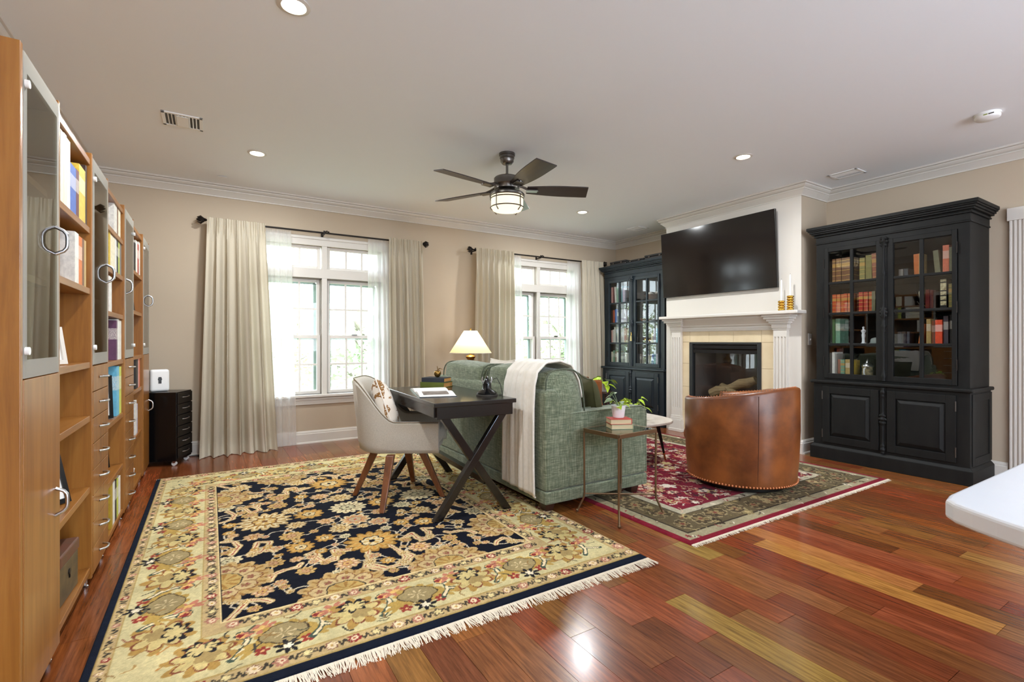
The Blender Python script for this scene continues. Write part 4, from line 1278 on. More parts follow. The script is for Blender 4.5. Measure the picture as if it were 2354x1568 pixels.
# picture frames standing on the shelves
def photo_frame(k, row, y, w, h, m, lab, lean=0.16, turn=-60, inner=M_PRINT, x=-0.58):
    z0 = SH[k][2][row + 1]
    t = thing('picture_frame', lab, 'picture frame', (x, y, z0 + 0.004), R(turn), 'picture frames on the bookshelves')
    f = 0.018
    def fr(mb, xa, xb, za, zb, d0, d1):
        mb.add([(x_, d + math.tan(lean) * z_, z_) for z_ in (za, zb) for x_, d in ((xa, d0), (xb, d0), (xb, d1), (xa, d1))],
               [(0, 3, 2, 1), (4, 5, 6, 7), (0, 1, 5, 4), (1, 2, 6, 5), (2, 3, 7, 6), (3, 0, 4, 7)])
        return mb
    mb = MB()
    for q in ((-w / 2, -w / 2 + f, 0, h), (w / 2 - f, w / 2, 0, h), (-w / 2 + f, w / 2 - f, 0, f), (-w / 2 + f, w / 2 - f, h - f, h)):
        fr(mb, *q, -0.008, 0.008)
    mb.build('frame', m, t)
    fr(MB(), -w / 2 + f, w / 2 - f, f, h - f, -0.001, 0.006).build('mat_board', M_PAGE_W, t)
    fr(MB(), -w / 4, w / 4, h * 0.28, h * 0.72, -0.003, -0.001).build('picture', inner, t)
    MB().bar((0, 0.012 + math.tan(lean) * h * 0.7, h * 0.7), (0, 0.10, 0.002), 0.03, 0.004).build('easel_back', M_BLACKPL, t)
photo_frame(1, 2, 2.58, 0.12, 0.15, M_TRIM, 'small white picture frame on the third shelf of first bookshelf', 0.16, 62, x=-0.525)
photo_frame(1, 4, 2.645, 0.17, 0.24, M_BLACKPL, 'black picture frame leaning on the fifth shelf of first bookshelf', 0.3, 48, x=-0.555)
photo_frame(2, 4, 3.62, 0.14, 0.25, M_BLACKPL, 'tall dark picture frame on the fifth shelf of second bookshelf', 0.06, 40, x=-0.54)
photo_frame(2, 5, 3.80, 0.12, 0.15, M_BLACKPL, 'small black picture frame on the sixth shelf of second bookshelf', 0.1, 60, x=-0.56)
photo_frame(3, 1, 4.70, 0.16, 0.2, M_BLACKPL, 'black picture frame in front of the amber frame, third bookshelf', 0.1, 72, x=-0.53)
photo_frame(3, 1, 4.85, 0.20, 0.25, mat('amber_wood_frame', (222, 146, 44), 0.4), 'large amber picture frame on the second shelf of third bookshelf', 0.06, 70, x=-0.60)
# plastic figure and paper bits on the third bookshelf
t = thing('wire_figure', 'small white wire figure on the third shelf of third bookshelf', 'figurine', (-0.56, 4.72, SH[3][2][3] + 0.006))
MB().tube([(0, -0.03, 0.0), (0, 0, 0.10), (0, 0, 0.17)], 0.005, 6).build('body', M_WHITEPL, t)
MB().tube([(0, 0, 0.10), (0, 0.03, 0.0)], 0.005, 6).build('leg', M_WHITEPL, t)
MB().tube([(0, 0, 0.15), (0.02, 0.07, 0.17), (0.03, 0.10, 0.175)], 0.004, 6).build('arm', M_WHITEPL, t)
MB().tube([(0, 0, 0.15), (0.01, -0.04, 0.11)], 0.004, 6).build('arm', M_WHITEPL, t)
MB().sphere((0, 0, 0.185), 0.014, 8).build('head', M_WHITEPL, t, smooth=60)
t = thing('paper_cup', 'white paper cup on the bottom shelf of third bookshelf', 'cup', (-0.53, 4.70, SH[3][2][6] + 0.001))
MB().lathe([(0.028, 0), (0.038, 0.09), (0.035, 0.09), (0.026, 0.004), (0, 0.004)], n=16).build('cup', M_WHITEPL, t, smooth=40)
MB().lathe([(0.036, 0.088), (0.040, 0.09), (0.036, 0.093)], n=16).build('rim', M_WHITEPL, t, smooth=60)
# vintage tin strong box on the bottom shelf of the first bookshelf
t = thing('strong_box', 'worn dark metal box with keyhole on the bottom shelf of first bookshelf', 'box', (-0.492, 2.66, 0.099), R(87))
M_TIN = mat('worn_painted_tin', (70, 60, 46), 0.5, c2=(120, 100, 66), scale=14, metal=0.3)
MB().box(-0.12, 0.12, 0, 0.19, 0, 0.15).build('body', M_TIN, t, bevel=0.004)
MB().box(-0.125, 0.125, -0.004, 0.194, 0.152, 0.20).build('lid', mat('worn_red_tin', (112, 62, 44), 0.5, c2=(92, 70, 52), scale=10, metal=0.2), t, bevel=0.006)
MB().lathe([(0.012, 0), (0.012, 0.003), (0, 0.003)], (0, -0.0035, 0.10), 12, 'Y').box(-0.005, 0.005, -0.004, 0, 0.075, 0.10).build('keyhole', M_BLACKPL, t)
MB().tube([(-0.05, 0.09, 0.202), (-0.045, 0.09, 0.225), (0.045, 0.09, 0.225), (0.05, 0.09, 0.202)], 0.004, 6).build('handle', M_IRON, t)

# ================================================================== BLACK DRAWER UNIT AND ROUTER
t = thing('drawer_unit', 'black metal drawer unit with six drawers on casters beside curtain', 'drawer unit', (-0.262, 5.40, 0), R(68))
# local: front faces -y (towards the room), x along the front
W_, D_ = 0.285, 0.42
MB().box(0, W_, 0, D_, 0.045, 0.675).build('body', M_BLACKPL, t, bevel=0.003)
for i in range(6):
    z0 = 0.065 + i * 0.101
    dw = MB().box(0.008, W_ - 0.008, -0.012, 0.0, z0, z0 + 0.094).build('drawer', M_BLACKPL, t, bevel=0.003)
    d_handle(MB(), (0.085, -0.012, z0 + 0.052), (W_ - 0.085, -0.012, z0 + 0.058), 0.022, 0.0035).build('handle', M_CHROME, dw, smooth=60)
for x_ in (0.03, W_ - 0.03):
    for y_ in (0.03, D_ - 0.03):
        c = MB().cyl((x_, y_, 0.02), 0.02, -0.012, 0.012, 14, 'X').build('caster', M_WHITEPL, t, smooth=40)
        MB().box(x_ - 0.014, x_ + 0.014, y_ - 0.012, y_ + 0.012, 0.025, 0.046).build('fork', M_CHROME, c)
rb = place((-0.262, 5.40, 0), R(68), (0.12, 0.20, 0.676))
t = thing('wifi_router', 'white rounded upright router with dark oval on black drawer unit', 'router', rb, R(12))
MB().box(-0.075, 0.075, -0.035, 0.035, 0.0, 0.205).build('shell', M_WHITEPL, t, bevel=0.022, seg=4)
MB().lathe([(0, -0.0015), (0.016, -0.0015), (0.016, 0.0)], (0, -0.0355, 0.115), 20, 'Y').build('button', M_BLACKPL, t)
MB().box(-0.012, 0.012, -0.0375, -0.0355, 0.075, 0.135).build('display', M_BLACKPL, t, bevel=0.005)
t = tag(MB().tube([(-0.30, 5.76, 0.03), (-0.2, 5.78, 0.006), (-0.08, 5.78, 0.006), (0.02, 5.79, 0.006), (0.06, 5.80, 0.02)], 0.005, 6).build('power_cord', M_DARKGREY, smooth=60), 'dark power cord on the floor behind the drawer unit', 'cord')

# ================================================================== CURTAINS AND RODS
def curtain(name, label, cat, tx0, tx1, bx0, bx1, y, amp, folds, z0, z1, m, seed, group, puddle=0.0):
    rnd = random.Random(seed)
    ph = [rnd.uniform(0, 6.28) for _ in range(4)]
    kf = [rnd.uniform(0.8, 1.2) for _ in range(4)]
    def fn(u, v):
        z = z0 + (z1 - z0) * v
        x = (bx0 + (bx1 - bx0) * u) * (1 - v) + (tx0 + (tx1 - tx0) * u) * v
        g = min(1.0, (1 - v) * 3 + 0.35)
        a = 2 * PI * folds * u
        s_ = math.sin(a + ph[0] + 0.8 * math.sin(2.2 * u * PI + ph[1])) + 0.35 * math.sin(2.3 * a * kf[1] + ph[2] + 1.2 * v)
        if v > 0.93:
            s_ += 0.5 * math.sin(5 * a + ph[3])
        x += 0.35 * (tx1 - tx0) / folds * 0.3 * math.cos(a + ph[0]) * g
        yy = y - amp * g * s_ * (0.8 + 0.5 * (1 - v))
        if puddle and v < 0.06:
            yy -= puddle * (1 - v / 0.06) ** 2
            z += 0.008 * math.sin(3 * a)
        return (x, yy, max(z, 0.004))
    mb = MB().grid(fn, int(folds * 14), 34)
    return tag(mb.build(name, m, smooth=80), label, cat, group)
ZR = 2.352
C_ = 'linen_curtain'
curtain(C_, 'wide linen curtain puddling on the floor beside the black drawer unit', 'curtain', -0.025, 0.485, -0.09, 0.60, YW - 0.165, 0.046, 6, 0.0, ZR + 0.02, M_LINEN, 3, 'linen curtains', 0.05)
curtain(C_, 'linen curtain between the first window and the wall with table lamp', 'curtain', 1.805, 2.225, 1.83, 2.27, YW - 0.165, 0.044, 5, 0.02, ZR + 0.02, M_LINEN, 5, 'linen curtains')
curtain(C_, 'linen curtain just behind the lit table lamp', 'curtain', 2.96, 3.545, 2.92, 3.55, YW - 0.165, 0.046, 7, 0.02, ZR + 0.02, M_LINEN, 8, 'linen curtains')
curtain(C_, 'linen curtain hanging next to the blue-tinted cabinet', 'curtain', 4.77, 5.205, 4.83, 5.255, YW - 0.135, 0.030, 5, 0.02, ZR + 0.02, M_LINEN, 11, 'linen curtains')
S_ = 'sheer_curtain'
curtain(S_, 'white sheer curtain beside the wide puddling linen curtain', 'curtain', 0.50, 0.745, 0.50, 0.80, YW - 0.075, 0.014, 4, 0.01, ZR + 0.012, M_SHEER, 21, 'sheer curtains')
curtain(S_, 'white sheer curtain behind the desk chair back', 'curtain', 1.575, 1.82, 1.55, 1.88, YW - 0.075, 0.014, 4, 0.01, ZR + 0.012, M_SHEER, 22, 'sheer curtains')
curtain(S_, 'narrow white sheer curtain on the lamp side of the second window', 'curtain', 3.53, 3.72, 3.46, 3.80, YW - 0.075, 0.014, 4, 0.01, ZR + 0.012, M_SHEER, 23, 'sheer curtains')
curtain(S_, 'white sheer curtain on the cabinet side of the second window', 'curtain', 4.545, 4.80, 4.50, 4.93, YW - 0.075, 0.014, 4, 0.01, ZR + 0.012, M_SHEER, 24, 'sheer curtains')
def rod(x0, x1, xm, label):
    t = thing('curtain_rod', label, 'curtain rod', (xm, YW - 0.105, ZR), 0, 'dark curtain rods')
    MB().lathe([(0.010, x0 - xm), (0.010, x1 - xm)], n=12, axis='X').build('pole', M_IRON, t, smooth=40)
    for x_, s_ in ((x0 - xm, -1), (x1 - xm, 1)):
        mb = MB().lathe([(0.012, 0), (0.018, s_ * 0.008), (0.012, s_ * 0.016), (0.028, s_ * 0.035), (0.022, s_ * 0.06), (0.0, s_ * 0.085)], (x_, 0, 0), 12, 'X')
        for k in range(5):
            a = 2 * PI * k / 5
            mb.tube([(x_ + s_ * 0.015, 0.014 * math.cos(a), 0.014 * math.sin(a)), (x_ + s_ * 0.045, 0.036 * math.cos(a), 0.036 * math.sin(a)), (x_ + s_ * 0.075, 0.024 * math.cos(a), 0.024 * math.sin(a))], [0.005, 0.009, 0.003], 6)
        mb.build('finial', M_IRON, t, smooth=50)
    for x_ in (0.0, x0 - xm + 0.03, x1 - xm - 0.03):
        b = MB().box(x_ - 0.008, x_ + 0.008, -0.014, 0.105, -0.02, -0.008).box(x_ - 0.012, x_ + 0.012, 0.097, 0.105, -0.05, 0.03).box(x_ - 0.008, x_ + 0.008, -0.02, -0.012, -0.02, 0.022).build('bracket', M_IRON, t)
    for k in range(3):
        a = 2.1 * k
        MB().sphere((0.012 + 0.018 * k, -0.012, 0.012 + 0.006 * (k % 2)), 0.010, 8).build('leaf_scroll', M_IRON, t, smooth=60)
rod(-0.035, 2.245, 1.08, 'dark iron curtain rod over the window next to bookcases')
rod(2.945, 5.225, 4.03, 'dark iron curtain rod over the window next to cabinet')

# ================================================================== CEILING: fan, lights, vents, detector
DOWN = [(0.338, 2.513), (0.338, 4.65), (3.915, 2.526), (3.907, 4.655)]
LAMP_W = 25.0
WARM = (0.95, 0.985, 1.0)
FILL_GLOBE = 130.0  # strength of the globes added to brighten the ceiling
M_LEDDISC = mat_emit('lit_downlight_lens', (255, 246, 228), 14.0)
def downlight(x, y, label, power=1.0):
    t = thing('recessed_light', label, 'ceiling light', (x, y, ZC), 0, 'recessed ceiling lights')
    MB().lathe([(0.052, 0.0), (0.072, 0.0), (0.074, -0.004), (0.056, -0.009), (0.052, -0.004), (0.052, 0.0)], n=28, cap=False).build('trim_ring', M_TRIM, t, smooth=40)
    MB().lathe([(0.054, -0.004), (0.0, -0.004)], n=28, cap=False).build('lens', M_LEDDISC, t)
    l = bpy.data.lights.new('downlight', 'AREA')
    l.shape, l.size, l.energy, l.color = 'DISK', 0.11, LAMP_W * power, WARM
    o = bpy.data.objects.new('downlight', l)
    COL.objects.link(o)
    o.parent = t
    o.location = (0, 0, -0.012)
    o['kind'] = 'helper'
downlight(*DOWN[0], 'bright recessed ceiling light at the top edge, closest of four')
downlight(*DOWN[1], 'recessed ceiling light above the wide puddling curtain')
downlight(*DOWN[2], 'recessed ceiling light above the leather swivel armchair')
downlight(*DOWN[3], 'recessed ceiling light near the blue-tinted cabinet corner')
for i, (x, y) in enumerate(((0.338, 0.4), (3.915, 0.4), (2.1, -0.2), (0.338, -1.8), (2.1, -1.8), (3.915, -1.8))):  # unseen downlights added over the kitchen for light
    downlight(x, y, '%s added recessed ceiling light, unseen behind the camera' % ORD[i], 0.12)
def vent(x0, x1, y0, y1, label, along='X', style=0):
    t = thing('ceiling_vent', label, 'vent', ((x0 + x1) / 2, (y0 + y1) / 2, ZC), 0, 'ceiling air vents')
    a, b = (x1 - x0) / 2, (y1 - y0) / 2
    mb = MB().box(-a, a, -b, -b + 0.022, -0.008, 0).box(-a, a, b - 0.022, b, -0.008, 0).box(-a, -a + 0.022, -b, b, -0.008, 0).box(a - 0.022, a, -b, b, -0.008, 0)
    mb.build('frame', M_WHITEPL, t, bevel=0.002)
    MB().box(-a + 0.02, a - 0.02, -b + 0.02, b - 0.02, -0.002, -0.0005).build('duct_shade_plate', M_VENTDK, t)  # dark plate stands in for the shade inside the duct
    n = 9
    for i in range(n):
        q = -a + 0.03 + (2 * a - 0.06) * (i + 0.5) / n
        MB().bar((q, -b + 0.02, -0.006), (q, b - 0.02, -0.006), 0.007, 0.0025, (0.5 if i < n / 2 else -0.5, 0, 1)).build('louvre', M_WHITEPL, t)
    if style:
        MB().box(-a * 0.3, a * 0.3, -b + 0.03, b - 0.03, -0.011, -0.006).build('centre_plate', M_WHITEPL, t, bevel=0.002)
vent(-0.292, -0.045, 4.13, 4.377, 'white square ceiling vent above the cherry bookcases', style=1)
vent(5.055, 5.257, 2.14, 2.392, 'white ceiling vent above the charcoal cabinet')
vent(5.035, 5.262, 4.82, 5.048, 'white ceiling vent above the blue-tinted cabinet')
t = thing('smoke_detector', 'round white smoke detector on the ceiling', 'smoke detector', (4.641, 1.15, ZC))
MB().lathe([(0.072, 0.0), (0.072, -0.012)], n=32).build('base', M_WHITEPL, t, smooth=40)
MB().lathe([(0.068, -0.012), (0.066, -0.016), (0.070, -0.018), (0.069, -0.030), (0.060, -0.038), (0.0, -0.041)], n=32, cap=False).build('cover', M_WHITEPL, t, smooth=50)
MB().box(-0.071, -0.066, -0.016, 0.004, -0.027, -0.020).build('indicator', mat('green_indicator', (150, 160, 70), 0.4), t)
MB().box(-0.0705, -0.066, -0.05, -0.022, -0.027, -0.021).build('print_strip', M_VENTDK, t)
for x, y, lab in ((0.10, 5.497, 'flat round sprinkler cover above the wide curtain'), (4.702, 5.493, 'flat round sprinkler cover above the cabinet side curtain')):
    t = thing('sprinkler_cover', lab, 'sprinkler', (x, y, ZC), 0, 'sprinkler covers')
    MB().lathe([(0.018, 0), (0.018, -0.008)], n=16).build('stem', M_WHITEPL, t)
    MB().lathe([(0.0, -0.008), (0.04, -0.008), (0.041, -0.010), (0.0, -0.012)], n=24, cap=False).build('cap', M_CEIL, t, smooth=50)
# ceiling fan
FX, FY = 2.15, 3.55
t = thing('ceiling_fan', 'dark ceiling fan with five blades and lit drum light', 'ceiling fan', (FX, FY, ZC))
MB().lathe([(0.0, 0), (0.068, 0), (0.068, -0.018), (0.062, -0.022), (0.062, -0.042), (0.057, -0.046), (0.056, -0.07), (0.042, -0.088), (0.022, -0.092), (0, -0.092)], n=28).build('canopy', M_NICKEL, t, smooth=40)
MB().cyl((0, 0, 0), 0.011, -0.20, -0.09, 12).lathe([(0.022, -0.20), (0.022, -0.175), (0.013, -0.17)], n=14).build('downrod', M_NICKEL, t, smooth=40)
MB().lathe([(0.0, -0.192), (0.05, -0.194), (0.105, -0.206), (0.112, -0.214), (0.112, -0.262), (0.116, -0.268), (0.110, -0.275), (0.106, -0.306), (0.0, -0.306)], n=32, cap=False).build('motor', M_NICKEL, t, smooth=35)
M_BLADE = mat_wood('dark_fan_blade', (44, 38, 38), (62, 52, 48), 'X', 0.3, 3.0)
zb = -0.300
bl0 = None
def blade_mesh():
    def fn(u, v):
        x = 0.17 + 0.53 * u
        w = 0.052 + 0.030 * math.sin(min(1, u * 1.5) * PI / 2) 
        if u > 0.96:
            w *= 0.98
        y = (v - 0.5) * 2 * w
        x += 0.02 * (v - 0.5) * (u > 0.9)
        return (x, y * math.cos(R(13)), -y * math.sin(R(13)))
    mb = MB().grid(fn, 12, 4)
    n = len(mb.v)
    mb.v += [(a, b, c - 0.008) for a, b, c in mb.v]
    mb.f += [tuple(n + i for i in f_[::-1]) for f_ in list(mb.f)]
    ring = [i * 5 for i in range(13)] + [12 * 5 + j for j in range(1, 5)] + [i * 5 + 4 for i in range(11, -1, -1)] + [j for j in range(3, 0, -1)]
    for i in range(len(ring)):
        a, b = ring[i], ring[(i + 1) % len(ring)]
        mb.f.append((a, b, n + b, n + a))
    mb.mi = [0] * len(mb.f)
    me = mb.mesh('blade')
    me.materials.append(M_BLADE)
    return me
bmesh_ = blade_mesh()
amb = MB()
amb.tube([(0.09, 0.0, 0.03), (0.13, 0.0, 0.022), (0.17, 0.0, 0.006), (0.27, 0.0, -0.012)], [0.012, 0.010, 0.011, 0.006], 8)
amb.box(0.165, 0.26, -0.03, 0.03, -0.016, -0.0085)
arm_me = amb.mesh('blade_arm')
arm_me.materials.append(M_NICKEL)
for k in range(5):
    b = link('blade', bmesh_, t, loc=(0, 0, zb))
    b.rotation_euler = (0, 0, R(47 + 72 * k))
    link('blade_arm', arm_me, b)
MB().lathe([(0.06, -0.306), (0.075, -0.325), (0.138, -0.338), (0.150, -0.352), (0.150, -0.366)], n=32, cap=False).build('light_fitter', M_NICKEL, t, smooth=40)
M_GLOBE = mat_emit('lit_opal_glass', (255, 236, 196), 1.25)
MB().lathe([(0.130, -0.34), (0.136, -0.36), (0.136, -0.455), (0.122, -0.482), (0.06, -0.49), (0.0, -0.491)], n=32, cap=False).build('opal_drum', M_GLOBE, t, smooth=40)
cage = MB()
for z in (-0.368, -0.388, -0.462):
    cage.tube([(0.141 * math.cos(2 * PI * i / 40), 0.141 * math.sin(2 * PI * i / 40), z) for i in range(40)], 0.005, 6, True)
for k in range(4):
    a = R(20 + 90 * k)
    cage.tube([(0.141 * math.cos(a), 0.141 * math.sin(a), -0.36), (0.142 * math.cos(a), 0.142 * math.sin(a), -0.47), (0.118 * math.cos(a), 0.118 * math.sin(a), -0.495)], 0.005, 6)
cage.build('cage', M_NICKEL, t, smooth=50)
# ================================================================== RUGS
def pile_mat(name):
    t = NT(name)
    t.set(0.95, 0, 0.06, 0, 0.02)
    a = t.n('ShaderNodeAttribute', attribute_name='pattern')
    t.l(a.outputs['Color'], t.p.inputs['Base Color'])
    t.bump(t.noise(t.coord('Object'), 260, 2), 0.5, 0.003)
    MATS[name] = t.m
    return t.m
M_PILE = pile_mat('hand_knotted_pile')
M_FRINGE = mat('cream_cotton_fringe', (238, 226, 204), 0.95)

class Rug:
    """paints a woven pattern on a fine grid of pile points (flat colour only)"""
    def __init__(s, x0, x1, y0, y1, res, ground, seed):
        s.x0, s.y0, s.res = x0, y0, res
        s.nx, s.ny = int(round((x1 - x0) / res)) + 1, int(round((y1 - y0) / res)) + 1
        s.x1, s.y1 = x0 + (s.nx - 1) * res, y0 + (s.ny - 1) * res
        s.rng = np.random.default_rng(seed)
        xs, ys = np.linspace(x0, s.x1, s.nx), np.linspace(y0, s.y1, s.ny)
        s.X, s.Y = np.meshgrid(xs, ys)
        s.PX, s.PY = s.X.copy(), s.Y.copy()
        s.X = s.X + 0.0035 * s.vnoise(0.02) + 0.004 * s.vnoise(0.05)
        s.Y = s.Y + 0.0035 * s.vnoise(0.02) + 0.004 * s.vnoise(0.05)
        s.C = np.empty((s.ny, s.nx, 3), np.float32)
        s.C[:] = ground
    def vnoise(s, cell):
        gx, gy = int((s.x1 - s.x0) / cell) + 3, int((s.y1 - s.y0) / cell) + 3
        g = s.rng.uniform(-1, 1, (gy, gx))
        fx, fy = (s.PX - s.x0) / cell, (s.PY - s.y0) / cell
        ix, iy = fx.astype(int), fy.astype(int)
        tx, ty = fx - ix, fy - iy
        tx, ty = tx * tx * (3 - 2 * tx), ty * ty * (3 - 2 * ty)
        return (g[iy, ix] * (1 - tx) + g[iy, ix + 1] * tx) * (1 - ty) + (g[iy + 1, ix] * (1 - tx) + g[iy + 1, ix + 1] * tx) * ty
    def win(s, cx, cy, r):
        i0, i1 = max(0, int((cx - r - s.x0) / s.res) - 1), min(s.nx, int((cx + r - s.x0) / s.res) + 2)
        j0, j1 = max(0, int((cy - r - s.y0) / s.res) - 1), min(s.ny, int((cy + r - s.y0) / s.res) + 2)
        if i1 <= i0 or j1 <= j0:
            return None
        return (slice(j0, j1), slice(i0, i1))
    def rect(s, x0, x1, y0, y1, c):
        m = (s.PX >= x0) & (s.PX <= x1) & (s.PY >= y0) & (s.PY <= y1)
        s.C[m] = c
    def blob(s, cx, cy, r, c, n=0, amp=0.0, rot=0.0, asp=1.0, sharp=1.0, clip=None):
        w = s.win(cx, cy, r * (1 + amp) * max(1, asp))
        if w is None:
            return
        dx, dy = s.X[w] - cx, s.Y[w] - cy
        ca, sa = math.cos(rot), math.sin(rot)
        u, v = (dx * ca + dy * sa) / asp, -dx * sa + dy * ca
        th = np.arctan2(v, u)
        lim = r * (1 + amp * (np.abs(np.cos(n * th / 2)) * 2 - 1)) if n else r
        m = np.hypot(u, v) < lim
        if clip is not None:
            m &= clip(s.PX[w], s.PY[w])
        s.C[w][m] = c
    def rays(s, cx, cy, r0, r1, n, c, frac=0.4, rot=0.0, clip=None):
        w = s.win(cx, cy, r1)
        if w is None:
            return
        dx, dy = s.X[w] - cx, s.Y[w] - cy
        th, d = np.arctan2(dy, dx) - rot, np.hypot(dx, dy)
        m = (d > r0) & (d < r1) & (np.cos(n * th) > 1 - 2 * frac)
        if clip is not None:
            m &= clip(s.PX[w], s.PY[w])
        s.C[w][m] = c
    def stroke(s, pts, wd, c, clip=None):
        pts = np.array(pts, float)
        cx, cy = pts.mean(0)
        r = np.max(np.hypot(pts[:, 0] - cx, pts[:, 1] - cy)) + wd * 2
        w = s.win(cx, cy, r)
        if w is None:
            return
        X, Y = s.X[w], s.Y[w]
        best = np.full(X.shape, 9.0)
        for a, b in zip(pts[:-1], pts[1:]):
            d = b - a
            L = d @ d + 1e-12
            t = np.clip(((X - a[0]) * d[0] + (Y - a[1]) * d[1]) / L, 0, 1)
            best = np.minimum(best, np.hypot(X - a[0] - t * d[0], Y - a[1] - t * d[1]))
        m = best < wd
        if clip is not None:
            m &= clip(s.PX[w], s.PY[w])
        s.C[w][m] = c
    def finish(s, name, parent, h):
        C = s.C / 255.0
        C = np.clip(C * (1 + 0.05 * s.vnoise(0.013) + 0.05 * s.vnoise(0.11))[..., None] * (1 + 0.05 * s.rng.uniform(-1, 1, C.shape[:2]))[..., None], 0, 1)
        L = np.where(C <= 0.04045, C / 12.92, ((C + 0.055) / 1.055) ** 2.4)
        n = s.nx * s.ny
        co = np.empty((s.ny, s.nx, 3), np.float32)
        co[..., 0], co[..., 1] = s.PX - parent.location.x, s.PY - parent.location.y
        co[..., 2] = h + 0.0008 * s.vnoise(0.03)
        for sl in ((0, slice(None)), (-1, slice(None)), (slice(None), 0), (slice(None), -1)):
            co[sl][..., 2] = 0.0005
        idx = np.arange(n).reshape(s.ny, s.nx)
        q = np.stack([idx[:-1, :-1], idx[:-1, 1:], idx[1:, 1:], idx[1:, :-1]], -1).reshape(-1, 4).astype(np.int32)
        me = bpy.data.meshes.new(name)
        me.vertices.add(n)
        me.vertices.foreach_set('co', co.ravel())
        me.loops.add(q.size)
        me.loops.foreach_set('vertex_index', q.ravel())
        me.polygons.add(len(q))
        me.polygons.foreach_set('loop_start', np.arange(0, q.size, 4, dtype=np.int32))
        me.update(calc_edges=True)
        at = me.color_attributes.new('pattern', 'FLOAT_COLOR', 'POINT')
        rgba = np.ones((n, 4), np.float32)
        rgba[:, :3] = L.reshape(-1, 3)
        at.data.foreach_set('color', rgba.ravel())
        me.materials.append(M_PILE)
        return link(name, me, parent)

NAVY, CREAM, TAN, GOLDC, OCH, PINKC, SAGE, OLV, RUST, RED_, GRN, BEI = ((17, 19, 30), (218, 200, 156), (188, 158, 108), (198, 160, 92), (162, 120, 56), (192, 144, 110), (176, 168, 132),
                                                                     (150, 134, 96), (168, 84, 62), (140, 52, 50), (70, 82, 70), (216, 202, 160))
def rosette(r, cx, cy, R_, pal, n=12, clip=None, rot=0.0):
    o_, p_, q_, c_, d_ = pal
    r.blob(cx, cy, R_, o_, n, 0.16, rot, clip=clip)
    r.blob(cx, cy, R_ * 0.84, p_, n, 0.18, rot, clip=clip)
    r.rays(cx, cy, R_ * 0.45, R_ * 0.86, n, q_, 0.22, rot, clip)
    r.blob(cx, cy, R_ * 0.50, d_, n // 2, 0.10, rot, clip=clip)
    r.blob(cx, cy, R_ * 0.43, c_, n // 2, 0.10, rot, clip=clip)
    r.rays(cx, cy, R_ * 0.12, R_ * 0.36, 6, p_, 0.35, rot, clip)
    r.blob(cx, cy, R_ * 0.13, d_, clip=clip)
PALS = [(TAN, CREAM, OCH, GOLDC, (120, 84, 50)), (OCH, GOLDC, (196, 140, 66), CREAM, NAVY), (CREAM, BEI, (150, 128, 96), SAGE, (96, 84, 66)), (TAN, PINKC, CREAM, GOLDC, (124, 70, 56)),
        (GOLDC, TAN, OCH, PINKC, (120, 84, 50)), (CREAM, PINKC, GOLDC, SAGE, RUST)]

